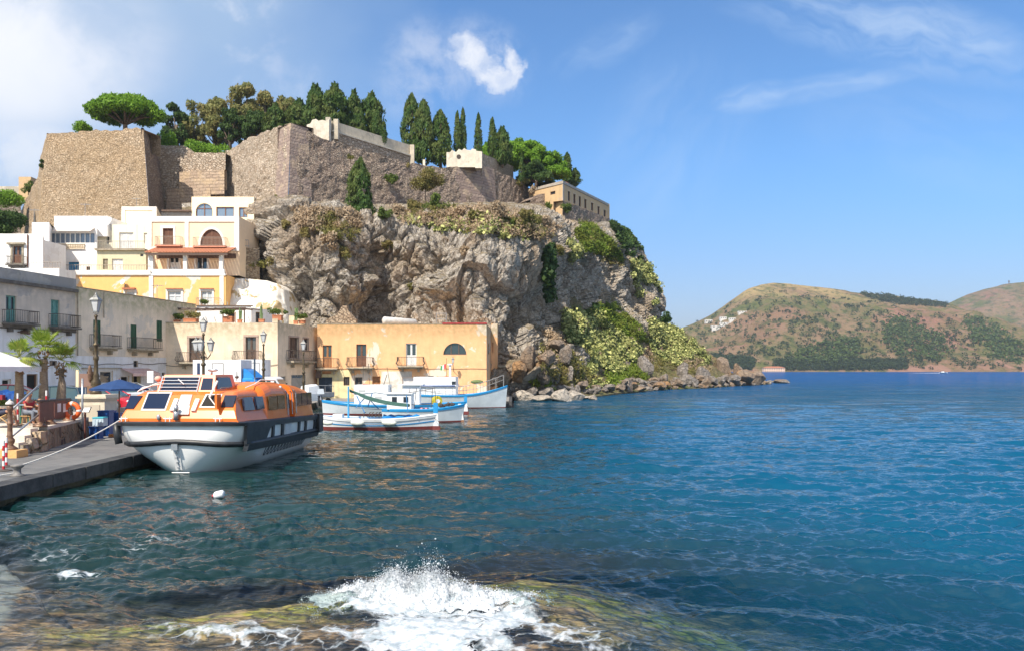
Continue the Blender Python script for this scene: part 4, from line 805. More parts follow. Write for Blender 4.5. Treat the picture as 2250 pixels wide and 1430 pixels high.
far_trees('dark_wood', 'dark shrubs and trees scattered over the far hillside', [[(1510, 715), (1600, 668), (1700, 640), (1900, 660), (2080, 690), (2250, 720), (2250, 812), (1600, 812)], [(1560, 780), (1660, 790), (1650, 812), (1580, 808)], [(1700, 790), (1990, 790), (1990, 812), (1700, 812)]], 1000, 3.4, 22, L_FARD)
far_trees('ridge_wood', 'dark green wood along the saddle between the two far hills', [[(1890, 643), (1960, 651), (2085, 668), (2080, 676), (1960, 668), (1900, 652)]], 1100, 3.2, 23, L_FARD)
# ================================================================= BOULDERS
def boulder_mesh(i, m):
    g = np.random.default_rng(300 + i); bpy.ops.mesh.primitive_ico_sphere_add(subdivisions=4, radius=1); o = bpy.context.object; me = o.data; bpy.data.objects.remove(o)
    co = np.zeros(len(me.vertices) * 3); me.vertices.foreach_get('co', co); co = co.reshape(-1, 3)
    for k in range(15):
        n = g.normal(0, 1, 3); n /= np.linalg.norm(n); dd = g.uniform(.55, .9); ex = (co @ n) - dd; co = co - np.outer(np.where(ex > 0, ex, 0), n)
    co *= g.uniform(.75, 1.25, 3); co += co * ((fbm(co * 2.2, 4, i) - .5) * .22)[:, None]; me.vertices.foreach_set('co', co.ravel()); me.materials.clear(); me.materials.append(m); me.update(); me.name = 'boulder'; return me
B_GREY = rock_mat('grey_boulder', (.17, .15, .135), (.31, .27, .235), (.42, .37, .32), (.30, .20, .12), .7); B_PALE = rock_mat('pale_boulder', (.50, .43, .34), (.66, .58, .48), (.70, .63, .53), (.50, .42, .33), .6); B_WARM = rock_mat('rusty_boulder', (.20, .15, .12), (.36, .27, .19), (.44, .33, .24), (.45, .24, .09), .6)
BM = [boulder_mesh(i, B_GREY) for i in range(7)] + [boulder_mesh(20 + i, B_PALE) for i in range(3)] + [boulder_mesh(40 + i, B_WARM) for i in range(4)]
def boulder(px, py, w, h, mi, label, d=None, rz=None, group=None, tilt=0):
    """px,py = centre of its foot, w,h = size in photo px"""
    d = d or gd(py, 0); q = P(px, py, d); s = w * d / F / 2; o = bpy.data.objects.new('boulder', BM[mi]); C.objects.link(o)
    o.location = (q.x, q.y, max(q.z, 0) + h * d / F * .33); o.scale = (s * 1.05, s * .95, h * d / F * .52); o.rotation_euler = (0, R(tilt), random.uniform(-.5, .5) if rz is None else rz); tag(o, label, 'boulder', group)
big = [(1149, 878, 44, 24, 7, 'pale flat slab touching the bow of the large fishing boat'), (1190, 880, 60, 18, 8, 'low pale slab, second from the large fishing boat'), (1232, 880, 64, 34, 9, 'largest pale boulder at the water edge'), (1262, 878, 46, 24, 7, 'angular pale slab right of the largest pale boulder'), (1282, 876, 40, 10, 8, 'very flat pale rock awash in the water'), (1302, 877, 26, 14, 9, 'small pale rock at the end of the pale row'),
       (1178, 866, 44, 40, 1, 'rounded striped grey boulder behind the pale slabs'), (1152, 864, 40, 26, 3, 'dark folded boulder beside the bow of the large fishing boat'), (1244, 862, 58, 34, 2, 'big grey layered boulder leaning right'), (1276, 868, 38, 22, 10, 'brown banded boulder above the flat pale rocks'), (1140, 835, 48, 62, 11, 'tall ochre rock mass behind the boat bow'), (1188, 836, 50, 44, 12, 'ochre stained block on the pile above the striped boulder'), (1200, 800, 34, 40, 10, 'orange faced block at the foot of the cliff'), (1160, 812, 60, 56, 3, 'grey rubble block at the cliff foot right of the orange house'),
       (1240, 795, 30, 46, 2, 'upright grey rock among the scrub'), (1224, 770, 42, 34, 11, 'light brown rock above the upright grey one'), (1252, 838, 26, 46, 4, 'shaded pointed rock under the scrub'), (1222, 838, 30, 40, 5, 'round shaded rock left of the pointed one'),
       (1590, 846, 52, 66, 12, 'tall leaning brown boulder on the headland'), (1636, 846, 58, 50, 11, 'pyramid shaped rusty boulder right of the leaning one'), (1662, 845, 52, 40, 13, 'broad rusty boulder near the tip of the headland'), (1622, 838, 30, 54, 0, 'narrow grey boulder standing between the two largest on the headland'), (1500, 826, 36, 40, 4, 'sharp grey boulder poking out of the cactus slope'), (1416, 820, 50, 44, 1, 'pointed grey boulder under the dry bush'), (1545, 838, 40, 44, 0, 'dark hollowed boulder below the last cactus'), (1719, 841, 40, 12, 6, 'lone low rock in the water off the headland'), (1700, 840, 14, 7, 5, 'tiny rock between the headland and the lone rock')]
for a in big: boulder(*a[:5], a[5], d=(hit(a[0], a[1])[0].y - .5 if (a[1] < 845 and hit(a[0], a[1])) else None))
g = np.random.default_rng(9); SH = [(1130, 878), (1180, 879), (1240, 873), (1300, 870), (1360, 864), (1420, 859), (1470, 855), (1510, 853), (1550, 852), (1590, 849), (1640, 846), (1690, 843)]
for row, (dy, sz) in enumerate(((0, 1.0), (-7, 1.1), (-15, 1.2))):
    px = 1110.0 if row else 1300.0
    while px < 1692 - row * 14:
        py = np.interp(px, [a for a, _ in SH], [b for _, b in SH]) + dy * (1.0 if px > 1290 else 1.25); w = g.choice([12, 16, 20, 26, 34, 46], p=[.2, .25, .22, .17, .11, .05]) * sz * (1 if px < 1500 else .95); h = w * g.uniform(.5, .8); q = hit(px, py) if row else None
        mi = int(g.choice([0, 1, 2, 3, 4, 5, 6, 10, 11])); boulder(px, py, w, h, mi, f"{'tiny' if w < 14.5 else 'small' if w < 20 else 'medium' if w < 32 else 'large'} {'rusty brown' if mi >= 10 else 'brownish grey'} boulder {['at the waterline', 'in the second row', 'on top of the heap'][row]} {'below the bow of the large boat' if px < 1180 else 'left of the big cactus thicket' if px < 1250 else 'under the big cactus thicket' if px < 1330 else 'right of the big cactus thicket' if px < 1400 else 'under the pointed grey boulder' if px < 1460 else 'below the second cactus patch' if px < 1540 else 'left of the leaning brown boulder' if px < 1575 else 'under the leaning brown boulder' if px < 1612 else 'between the two largest headland boulders' if px < 1632 else 'under the pyramid shaped boulder' if px < 1658 else 'at the headland tip'}", d=(q[0].y - .3 if q else None), group='boulders heaped along the shore', rz=g.uniform(0, 6), tilt=g.uniform(-25, 25)); px += w * g.uniform(.5, .8)
# ================================================================= BUILDINGS
TRIM = mat('white_trim', (.84, .82, .78), (.76, .73, .68), 2.0, .8); BROWNW = mat('brown_wood', (.20, .085, .045), (.13, .055, .03), 6, .6, stretch=(4, 4, .6)); DARKW = mat('dark_wood', (.09, .055, .04), (.14, .09, .065), 6, .6, stretch=(4, 4, .6))
ORANGEW = mat('worn_orange_wood', (.42, .19, .07), (.27, .12, .05), 5, .7, stretch=(4, 4, .6)); GREENW = mat('green_shutter', (.02, .085, .045), (.03, .11, .06), 5, .6); TEALW = mat('teal_shutter', (.10, .28, .25), (.16, .36, .32), 5, .6); WHITEW = mat('white_joinery', (.80, .80, .78), (.70, .70, .69), 4, .5)
GLASS = glass('window_glass'); GLASSB = glass('sky_tinted_glass', (.16, .22, .30), .05); DARK = mat('dark_room', (.02, .018, .016), rough=.9); IRON = mat('iron_railing', (.05, .045, .04), (.12, .09, .07), 8, .6); IRONP = mat('pale_iron_railing', (.42, .36, .29), (.30, .25, .2), 8, .7)  # GLASSB: sky reflection put into the colour; DARK: unlit interior as black sheet
STONE = mat('balcony_stone', (.42, .36, .27), (.26, .22, .16), 2.5, .9, .3); STONED = mat('dark_balcony_stone', (.10, .09, .08), (.17, .15, .13), 2.5, .9, .3); SURR = mat('pink_stone_surround', (.47, .35, .28), (.40, .30, .24), 2, .85); TILE = mat('terracotta', (.46, .17, .08), (.36, .14, .08), 5, .85, .4); BLUEW = mat('blue_door', (.03, .18, .38), (.05, .25, .45), 5, .6)
GREYM = mat('grey_metal', (.32, .33, .35), (.25, .26, .28), 4, .5)
class Fac:
    """a facade plane given by two photo columns and their distances; left to right as seen"""
    def __init__(s, px0, d0, px1, d1):
        a, b = P(px0, 0, d0), P(px1, 0, d1); s.A = V((a.x, a.y)); s.D = (V((b.x, b.y)) - s.A); s.L = s.D.length; s.D /= s.L; s.N = V((s.D.y, -s.D.x))
    def u(s, px):
        k = (px - CX) / F; return (k * s.A.y - s.A.x) / (s.D.x - k * s.D.y)
    def z(s, px, py): d = s.A.y + s.D.y * s.u(px); return H + (HY - py) / F * d
    def pt(s, u, z, o=0.0): return V((s.A.x + s.D.x * u + s.N.x * o, s.A.y + s.D.y * u + s.N.y * o, z))
    def rect(s, x0, x1, y0, y1): m = (x0 + x1) / 2; return s.u(x0), s.u(x1), s.z(m, y1), s.z(m, y0)
    def box(s, mb, u0, u1, z0, z1, o0, o1): return mb.par(s.pt(u0, z0, o0), V((s.D.x, s.D.y, 0)) * (u1 - u0), V((s.N.x, s.N.y, 0)) * (o1 - o0), V((0, 0, z1 - z0)))
    def wall(s, mb, z0, z1, ops=(), u0=0.0, u1=None, reveal=.28, out=0.0, back=True):
        u1 = s.L if u1 is None else u1; us = sorted({u0, u1, *[q for o in ops for q in o[:2] if u0 < q < u1]}); zs = sorted({z0, z1, *[q for o in ops for q in o[2:4] if z0 < q < z1]})
        for a, b in zip(us[:-1], us[1:]):
            for c, d in zip(zs[:-1], zs[1:]):
                m, n = (a + b) / 2, (c + d) / 2
                if any(o[0] < m < o[1] and o[2] < n < o[3] for o in ops): continue
                mb.poly(s.pt(a, c, out), s.pt(b, c, out), s.pt(b, d, out), s.pt(a, d, out))
        for o in ops:
            a, b, c, d = o[:4]; r = out - reveal
            mb.poly(s.pt(a, c, out), s.pt(a, d, out), s.pt(a, d, r), s.pt(a, c, r)); mb.poly(s.pt(b, c, r), s.pt(b, d, r), s.pt(b, d, out), s.pt(b, c, out)); mb.poly(s.pt(a, c, r), s.pt(b, c, r), s.pt(b, c, out), s.pt(a, c, out))
            if len(o) > 4:
                h = min(o[4], d - c); m = (a + b) / 2; w = (b - a) / 2; arc = [(m - w * math.cos(math.pi * k / 12), d - h + h * math.sin(math.pi * k / 12)) for k in range(13)]
                for k in range(12):
                    (x0, y0), (x1, y1) = arc[k], arc[k + 1]; mb.poly(s.pt(x0, y0, out), s.pt(x1, y1, out), s.pt(x1, d, out), s.pt(x0, d, out)); mb.poly(s.pt(x0, y0, r), s.pt(x1, y1, r), s.pt(x1, y1, out), s.pt(x0, y0, out))
            else: mb.poly(s.pt(a, d, out), s.pt(b, d, out), s.pt(b, d, r), s.pt(a, d, r))
            if back: mb.poly(s.pt(a, c, r), s.pt(b, c, r), s.pt(b, d, r), s.pt(a, d, r))
def fill(f, par, o, kind, m=None, gm=None, out=0.0, label=None):
    """joinery standing in an opening"""
    a, b, c, d = o[:4]; m = m or DARKW; gm = gm or GLASS; r = out - .2; w = b - a; fw = min(.09, w * .12)
    if kind in ('shut', 'door'):
        mb = MB(); k = 2; lw = w / k
        for i in range(k):
            x = a + i * lw; f.box(mb, x + .01, x + fw, c, d, r, r + .07); f.box(mb, x + lw - fw, x + lw - .01, c, d, r, r + .07)
            for zz in (c, c + (d - c) * .45, d - fw): f.box(mb, x + fw, x + lw - fw, zz, zz + fw, r, r + .068)
            if kind == 'shut':
                n = int((d - c) / .13)
                for j in range(n): z = c + (j + .3) * (d - c) / n; f.box(mb, x + fw, x + lw - fw, z, z + .07, r, r + .045)
            else: f.box(mb, x + fw, x + lw - fw, c + fw, c + (d - c) * .45, r, r + .04)
        q = mb.build('shutter' if kind == 'shut' else 'balcony_door', m, par)
        g = MB(); f.box(g, a + .02, b - .02, c + .01, d - .02, r - .02, r + .012); g.build('slat_backing' if kind == 'shut' else 'pane', m if kind == 'shut' else gm, q); return
    mb = MB(); f.box(mb, a, b, c, c + fw, r, r + .08); f.box(mb, a, b, d - fw, d, r, r + .08) if len(o) == 4 else None
    f.box(mb, a, a + fw, c + fw, d - fw if len(o) == 4 else d - o[4] * .7, r, r + .078); f.box(mb, b - fw, b, c + fw, d - fw if len(o) == 4 else d - o[4] * .7, r, r + .078)
    n = 2 if kind == 'win' else (3 if kind == 'tri' else 1)
    for i in range(1, n): x = a + w * i / n; f.box(mb, x - fw / 2, x + fw / 2, c + fw, d - fw * 1.2, r, r + .076)
    if kind == 'win' and d - c > 1.6: f.box(mb, a + fw, b - fw, c + (d - c) * .68, c + (d - c) * .68 + fw * .8, r, r + .07)
    q = mb.build('window', m, par); g = MB(); f.box(g, a + .02, b - .02, c + .02, d - .02, r - .03, r + .01); g.build('pane', gm, q)
def surround(f, par, o, m, w=.16, p=.06, sill=True, out=0.0):
    a, b, c, d = o[:4]; mb = MB()
    if len(o) > 4:
        h = min(o[4], d - c); md = (a + b) / 2; hw = (b - a) / 2
        for k in range(12):
            q = [(md - (hw + e) * math.cos(math.pi * j / 12), d - h + (h + e) * math.sin(math.pi * j / 12)) for j in (k, k + 1) for e in (0, w)]
            v = [f.pt(*q[0], out + p), f.pt(*q[2], out + p), f.pt(*q[3], out + p), f.pt(*q[1], out + p)]; v2 = [x - V((f.N.x, f.N.y, 0)) * (p + .02) for x in v]; mb.add(v + v2, [(0, 1, 2, 3), (7, 6, 5, 4), (0, 4, 5, 1), (2, 6, 7, 3)])
        f.box(mb, a - w, a, c, d - h, out - .02, out + p); f.box(mb, b, b + w, c, d - h, out - .02, out + p)
    else: f.box(mb, a - w, a, c, d, out - .02, out + p); f.box(mb, b, b + w, c, d, out - .02, out + p); f.box(mb, a - w, b + w, d, d + w, out - .02, out + p + .02)
    if sill: f.box(mb, a - w, b + w, c - .1, c, out - .02, out + p + .05)
    mb.build('surround', m, par)
def balcony(f, par, x0, x1, rail, floor, depth=.9, slab=STONE, iron=IRON, brackets=2, belly=0.0, out=0.0):
    u0, u1, zf, zr = f.rect(x0, x1, rail, floor); mb = MB(); f.box(mb, u0, u1, zf - .14, zf, out + .003, out + depth); f.box(mb, u0 + .1, u1 - .1, zf - .3, zf - .141, out + .003, out + depth * .6)
    for i in range(brackets):
        u = u0 + (u1 - u0) * (.2 + .6 * i / max(1, brackets - 1)); f.box(mb, u - .1, u + .1, zf - .62, zf - .301, out + .003, out + depth * .42)
    s = mb.build('balcony', slab, par); r = MB(); h = zr - zf; o1 = out + depth - .06
    path = [f.pt(u0 + .05, 0, out + .01), f.pt(u0 + .05, 0, o1), f.pt(u1 - .05, 0, o1), f.pt(u1 - .05, 0, out + .01)]
    for i in range(3):
        a, b = path[i], path[i + 1]; L = (b - a).length; n = max(2, int(L / .15))
        for z in (zr, zf + .07): r.tube([a + V((0, 0, z)), b + V((0, 0, z))], .024, 4)
        nn = V((f.N.x, f.N.y, 0)) if i == 1 else V((f.D.x, f.D.y, 0)) * (-1 if i == 0 else 1)
        for k in range(n + 1):
            q = a.lerp(b, k / n)
            if belly: r.tube([q + V((0, 0, zf + .07)), q + nn * belly + V((0, 0, zf + h * .3)), q + V((0, 0, zf + h * .65)), q + V((0, 0, zr))], .017, 3, False)
            else: r.tube([q + V((0, 0, zf + .07)), q + V((0, 0, zr))], .016, 3, False)
    r.build('railing', iron, s)
def body(name, label, fs, z0, z1s, m, ops=None, depth=9, group=None, cat='house', wallname='wall', th=None):
    """a building: front facades left to right (each a Fac), z1 for each, closed behind"""
    t = thing(name, label, cat, (fs[0].A.x, fs[0].A.y, max(z0, 0)), group=group); ops = ops or {}; mb = MB()
    if not isinstance(z1s, (list, tuple)): z1s = [z1s] * len(fs)
    for i, f in enumerate(fs): f.wall(mb, z0, z1s[i], ops.get(i, ()))
    pts = [f.A for f in fs] + [fs[-1].A + fs[-1].D * fs[-1].L]; a = pts[0]; b = pts[-1]; n = fs[0].N; a2 = a - n * depth; b2 = b - n * depth if len(fs) < 2 else b - n * max(.5, depth - (b - a).dot(-n)); z1 = max(z1s); ztl = z1s[0]; zr = z1s[-1]
    p3 = lambda q, z: V((q.x, q.y, z))
    mb.poly(p3(a2, z0), p3(a, z0), p3(a, ztl), p3(a2, ztl)); mb.poly(p3(b, z0), p3(b2, z0), p3(b2, zr), p3(b, zr)); mb.poly(p3(b2, z0), p3(a2, z0), p3(a2, ztl), p3(b2, zr))
    rf = -.02
    mb.poly(*([p3(q, (z1s + [z1s[-1]])[i] + rf) for i, q in enumerate(pts)] + [p3(b2, zr + rf), p3(a2, ztl + rf)])); mb.build(wallname, m, t); return t
# ---- D: the orange waterfront house
fD = Fac(697, 80, 1069, 80); fD2 = Fac(1069, 80, 1079.5, 90.5); zD = fD.z(880, 712)
PD = plaster('apricot_render', (.86, .49, .25), (.74, .62, .50), .40, stain=(.26, .20, .08), stain_amt=.65, psc=.28, ztop=zD, seed=0, dirt=.12)
opD = [fD.rect(*q) for q in ((709, 729, 758, 807), (783, 805, 756, 805), (892, 915, 754, 804), (700, 730, 828, 872), (755, 768, 827, 846), (780, 796, 828, 862), (818, 836, 826, 858), (884, 909, 828, 856), (911, 922, 826, 850), (941, 953, 825, 845), (975, 1003, 826, 850), (708, 728, 814, 821))]
oA = fD.rect(974, 1025, 753, 779) + (1.22,); tD = body('orange_house', 'long apricot orange waterfront house with flaking plaster and an arched window, behind the fishing boats', [fD, fD2], .4, [zD, zD], PD, {0: opD + [oA], 1: [fD2.rect(1072.5, 1076, 752, 778) + (1.2,)]}, 16)
for i, k, m in ((0, 'door', ORANGEW), (1, 'door', BROWNW), (2, 'door', WHITEW), (5, 'door', IRON), (6, 'shut', ORANGEW), (7, 'shut', WHITEW), (8, 'win', DARKW), (9, 'tri', IRON), (10, 'win', DARKW)): fill(fD, tD, opD[i], k, m)
fill(fD, tD, opD[3], 'shut', mat('dark_blue_door', (.03, .05, .08), (.05, .07, .10), 3)); fill(fD, tD, opD[4], 'tri', IRON); fill(fD, tD, oA, 'tri', DARKW); fill(fD2, tD, fD2.rect(1072.5, 1076, 752, 778) + (1.2,), 'one', DARKW)
for a in ((688 + 9, 745, 787, 808), (765, 822, 785, 806), (874, 932, 784, 803)): balcony(fD, tD, *a, .95, STONE, IRON, 2, .14)
mb = MB(); fD.box(mb, fD.u(972), fD.L + .05, zD, zD + .16, -.3, .08); mb.build('red_coping', mat('red_coping', (.36, .03, .03), (.28, .03, .03), 3), tD)
mb = MB(); fD.box(mb, 0, fD.u(972) - .01, zD, zD + .07, -.3, .05); mb.build('coping', STONE, tD)
mb = MB(); fD.box(mb, 0.02, fD.u(772), .5, fD.z(730, 812), .003, .02); mbo = mb; yel = plaster('pale_yellow_render', (.78, .66, .38), (.6, .55, .45), .35, seed=4); 
mb = MB(); zl = fD.z(730, 812); fD.wall(mb, .42, zl, [o for o in opD if o[1] < fD.u(772) and o[3] < zl + .01], .02, fD.u(772), out=.012, reveal=.011, back=False); mb.build('lower_wall', yel, tD)
mb = MB(); fD.wall(mb, .42, fD.z(850, 815), [o for o in opD if o[0] > fD.u(834) and o[3] < fD.z(850, 815)], fD.u(838), fD.u(905), out=.012, reveal=.011, back=False); mb.build('lower_wall', plaster('bare_grey_render', (.62, .58, .52), (.75, .70, .62), .5, seed=9), tD)
mb = MB()
for i in range(60): a = i / 60 * fD.L; mb.tube([fD.pt(a, zl + .12 + .02 * math.sin(i * .6), .05), fD.pt(a + fD.L / 60, zl + .12 + .02 * math.sin(i * .6 + .6), .05)], .02, 3)
mb.build('cable', IRON, tD)
mb = MB(); mb.box(fD.pt(fD.u(693 + 9), fD.z(702, 822), .3), (.5, .5, .7)); mb.build('air_conditioner', DARKW, tD)
f = Fac(1079, 89, 1093, 89); t = body('orange_annex', 'narrow orange annex standing behind the right corner of the apricot house', [f, Fac(1093, 89, 1096, 95)], .4, f.z(1085, 711), PD, {0: [f.rect(1081, 1084, 752, 775)]}, 6)
balcony(Fac(1093, 89, 1115, 89), t, 1094, 1113, 786, 802, .4, STONE, IRON, 0)
# small things on its roof
o = thing('water_tank', 'grey cylindrical water tank lying on the orange house roof', 'tank', tuple(fD.pt(fD.u(852), zD, -1))); a = fD.pt(fD.u(841), zD + .42, -.9)
mb = MB(); ax = V((2.9, 2.4, -.1)); mb.tube([a - ax * .03, a, a + ax * .5, a + ax, a + ax * 1.03], [.28, .40, .41, .40, .28], 16); mb.build('tank', mat('tank_cement', (.62, .60, .56), (.50, .49, .46), 4, .7), o, smooth=True)
mb = MB(); mb.box(a + ax * .25 - V((0, 0, .37)), (.2, .6, .14), .6); mb.box(a + ax * .75 - V((0, 0, .37)), (.2, .6, .14), .6); mb.build('cradle', STONE, o)
o = thing('roof_railing', 'thin metal rail standing on the orange house roof right of the tank', 'railing', tuple(fD.pt(fD.u(956), zD, -1.5))); mb = MB()
for u in (956, 978): mb.tube([fD.pt(fD.u(u), zD, -1.5), fD.pt(fD.u(u), zD + 1.25, -1.5)], .03, 4)
for z in (.6, 1.2): mb.tube([fD.pt(fD.u(956), zD + z, -1.5), fD.pt(fD.u(978), zD + z, -1.5)], .025, 4)
mb.build('rails', GREYM, o)
rubble('gable_wall', 'ruined stone gable rising behind the orange house roof under the cave', 'ruin', [(716, 702), (738, 692), (752, 672), (762, 671), (764, 682), (782, 702)], 88, 716, masonry('gable_stone', [(.42, .32, .22), (.52, .42, .3), (.36, .27, .19)], (.28, .21, .15), 2.2, 1.3), .8)
# ---- C: cream corner house
fC = Fac(362, 73, 610, 73); fC2 = Fac(610, 73, 697, 81); zC = fC.z(480, 709); zC2 = fC2.z(650, 713)
PC = plaster('cream_render', (.90, .73, .54), (.72, .60, .47), .40, stain=(.36, .29, .17), stain_amt=.75, psc=.33, ztop=zC, seed=12, dirt=.14)
opC = [fC.rect(*q) for q in ((416, 440, 742, 795), (540, 563, 740, 793), (392, 440, 826, 860), (470, 520, 830, 870), (560, 600, 826, 872))]; opC2 = [fC2.rect(*q) for q in ((635, 655, 741, 786), (666, 677, 743, 769), (640, 672, 823, 872), (617, 628, 826, 870))]
tC = body('cream_house', 'two storey cream corner house with stained plaster and a roof terrace, behind the parked trucks', [fC, fC2], .4, [zC, zC], PC, {0: opC, 1: opC2}, 9)
for o in opC[:2]: fill(fC, tC, o, 'door', DARKW, glass('dusty_glass', (.10, .09, .08), .15)); surround(fC, tC, o, SURR, .2)
for o in opC[2:]: fill(fC, tC, o, 'shut', GREYM)
fill(fC2, tC, opC2[0], 'shut', DARKW); surround(fC2, tC, opC2[0], SURR, .14); fill(fC2, tC, opC2[1], 'win', DARKW); surround(fC2, tC, opC2[1], SURR, .1); fill(fC2, tC, opC2[2], 'one', GREYM, mat('faded_shopfront', (.42, .41, .38), (.34, .33, .3), 3)); fill(fC2, tC, opC2[3], 'shut', GREYM)
for a in ((395, 452, 774, 795), (518, 576, 771, 792)): balcony(fC, tC, *a, .95, STONE, IRON, 2, .16)
balcony(fC2, tC, 629, 681, 770, 793, .8, STONE, IRON, 2, .12)
mb = MB(); fC.box(mb, fC.L - .5, fC.L + .02, zC - .02, zC + .38, -.6, .03); mb.build('corner_pier', PC, tC)
mb = MB(); fC.box(mb, 0, fC.u(434), zC, zC + .06, -.3, .05); mb.build('coping', STONE, tC)
mb = MB(); fC2.box(mb, fC2.u(690) - 1.2, fC2.u(690), zC2 - .1, zC2 + 1.1, -2.2, -.4); mb.build('chimney_block', PC, tC)
# faded wall lettering on the shop front
def text(s, f, x, y, size, m, par, name='lettering', out=.03, align='CENTER', z=None, ext=.008):
    c = bpy.data.curves.new(name, 'FONT'); c.body = s; c.size = size; c.extrude = ext; c.align_x = align; o = bpy.data.objects.new(name, c); C.objects.link(o); c.materials.append(m)
    p_ = f.pt(f.u(x), f.z(x, y) if z is None else z, out); 
    import mathutils
    mtx = mathutils.Matrix(((f.D.x, 0, f.N.x), (f.D.y, 0, f.N.y), (0, 1, 0))); o.rotation_euler = mtx.to_euler(); off = V((0, 0, 0)); q = par
    while q: off += q.location; q = q.parent
    bpy.context.view_layer.update(); me = bpy.data.meshes.new_from_object(o.evaluated_get(bpy.context.evaluated_depsgraph_get())); o2 = bpy.data.objects.new(name, me); C.objects.link(o2); o2.rotation_euler = o.rotation_euler; o2.location = p_ - off; o2.parent = par; bpy.data.objects.remove(o); return o2
text('doctor', fC2, 656, 829, .85, mat('blue_lettering', (.03, .12, .22)), tC, out=-.10)
# ---- roof terrace room, pergola and pots on C
fT = Fac(432, 80, 552, 80); fT2 = Fac(552, 80, 604, 84); PW = plaster('white_render', (.84, .83, .82), (.74, .72, .70), .4, stain_amt=.12, seed=3, dirt=.06); zT = fT.z(552, 673)
t = body('terrace_room', 'low white room with brown doors on the roof terrace of the cream house', [fT, fT2], zC - .3, [zT, zT - .15], PW, {0: [fT.rect(501, 516, 688, 708)], 1: [fT2.rect(562, 572, 686, 709)]}, 4.5)
fill(fT, t, fT.rect(501, 516, 688, 708), 'one', BROWNW); surround(fT, t, fT.rect(501, 516, 688, 708), SURR, .12, sill=False); fill(fT2, t, fT2.rect(562, 572, 686, 709), 'one', DARKW)
mb = MB(); fT.box(mb, 0, fT.L + .1, zT, zT + .1, -.3, .12); mb.build('cornice', DARKW, t)
t = thing('pergola', 'rusty timber pergola over the roof terrace of the cream house', 'pergola', tuple(P(440, 708, 76))); mb = MB(); pz = P(440, 680, 75).z
for px, d in ((372, 75), (490, 75), (537, 76), (412, 78.5)): q = P(px, 708, d); mb.tube([(q.x, q.y, zC - .2), (q.x, q.y, pz)], .07, 5)
mb.build('posts', DARKW, t); mb = MB()
for d, z in ((75, 0), (78.5, .1)): a = P(370, 0, d); b = P(540, 0, d); mb.tube([(a.x, d, pz + z), (b.x, d, pz + z + .15)], .06, 5)
for k in range(9): x = P(375 + k * 20, 0, 75).x; mb.tube([(x, 74.6, pz + .1), (x + .25, 79.5, pz + .28)], .045, 4)
mb.build('rafters', DARKW, t)
POT = mat('terracotta_pot', (.50, .19, .09), (.42, .16, .08), 5, .8); 
def potted(px, py, d, label, kind, w=.5, h=.55, box=True):
    q = P(px, py, d); t = thing('potted_plant', label, 'potted plant', tuple(q)); mb = MB()
    if box: mb.par((-w / 2, -w / 3, 0), (w, 0, 0), (0, w * .66, 0), (0, 0, h * .8)); mb.par((-w / 2 - .03, -w / 3 - .03, h * .8), (w + .06, 0, 0), (0, w * .66 + .06, 0), (0, 0, h * .2))
    else: mb.lathe([(w * .3, 0), (w * .42, h * .8), (w * .48, h * .8), (w * .48, h), (w * .36, h)], n=12)
    mb.build('pot', POT, t, local=True); g = np.random.default_rng(int(px))
    if kind == 'bush': c = crown_lumps([(g.normal(0, w * .45), g.normal(0, w * .3), h + .25 + g.uniform(0, .25), g.uniform(.22, .36)) for _ in range(9)], 900, .09, int(px), .75, .2); np_mesh('foliage', c[0], c[1], L_BUSH if px != 420 else L_OLIVE, t, smooth=False)
    else:
        mb = MB()
        for k in range(4): x = g.normal(0, w * .25); mb.tube([(x, 0, h), (x + g.normal(0, .05), 0, h + g.uniform(.5, 1.5))], .07, 6)
        mb.build('cactus', mat('cactus_green', (.10, .17, .06), (.16, .22, .09), 6), t, local=True)
    return t
for a in ((502, 708, 73.6, 'rounded bright plant in a square terracotta pot on the cream house roof edge', 'bush', .85, .55), (610, 704, 73.3, 'rounded bright plant in a square pot on the corner pier of the cream house', 'bush', .85, .5), (420, 708, 74.5, 'leafy yellow green plant under the left part of the pergola', 'bush', 1.2, .35), (385, 710, 74.5, 'low dark plant trailing under the pergola beside its left post', 'bush', .8, .3), (527, 709, 74, 'thin cactus in a pot between the pergola posts', 'cactus', .4, .3), (575, 708, 74.5, 'tall branching cactus before the side of the white terrace room', 'cactus', .5, .3), (650, 712, 78, 'stubby cactus pot on the right side parapet of the cream house', 'cactus', .4, .35), (664, 711, 78.4, 'small bushy plant in a terracotta pot beside the stubby cactus', 'bush', .6, .35)): potted(*a)
# ---- A and B: grey and beige houses along the left
import mathutils
LA = Fac(165, 61.2, 405, 76); LD = LA.D
def lineFac(u0, u1): f = Fac(0, 1, 1, 1); f.A = LA.A + LD * u0; f.D = LD.copy(); f.N = LA.N.copy(); f.L = u1 - u0; return f
uA0 = LA.u(-140); fA = lineFac(uA0, 0); fB = lineFac(0, LA.L + 2); zA = fA.z(100, 603); zB = fB.z(280, 648)
PA = plaster('grey_beige_render', (.74, .63, .52), (.54, .49, .45), .45, stain=(.24, .22, .2), stain_amt=.6, psc=.3, ztop=zA - 1, seed=21, dirt=.16); PB = plaster('beige_render', (.88, .73, .57), (.70, .61, .51), .42, stain=(.30, .29, .14), stain_amt=.75, psc=.3, ztop=zB, seed=31, dirt=.12); PWL = plaster('lower_white_paint', (.78, .78, .80), (.66, .66, .67), .36, stain_amt=.25, seed=41, dirt=.08)
opA = [fA.rect(*q) for q in ((13, 36, 650, 709), (112, 131, 659, 718), (58, 82, 821, 872), (4, 24, 832, 872), (108, 125, 792, 803), (30, 46, 762, 772))]
tA = body('grey_house', 'grey two storey house with a heavy parapet and white lower wall at the left edge', [fA], .4, zA, PA, {0: opA}, 10)
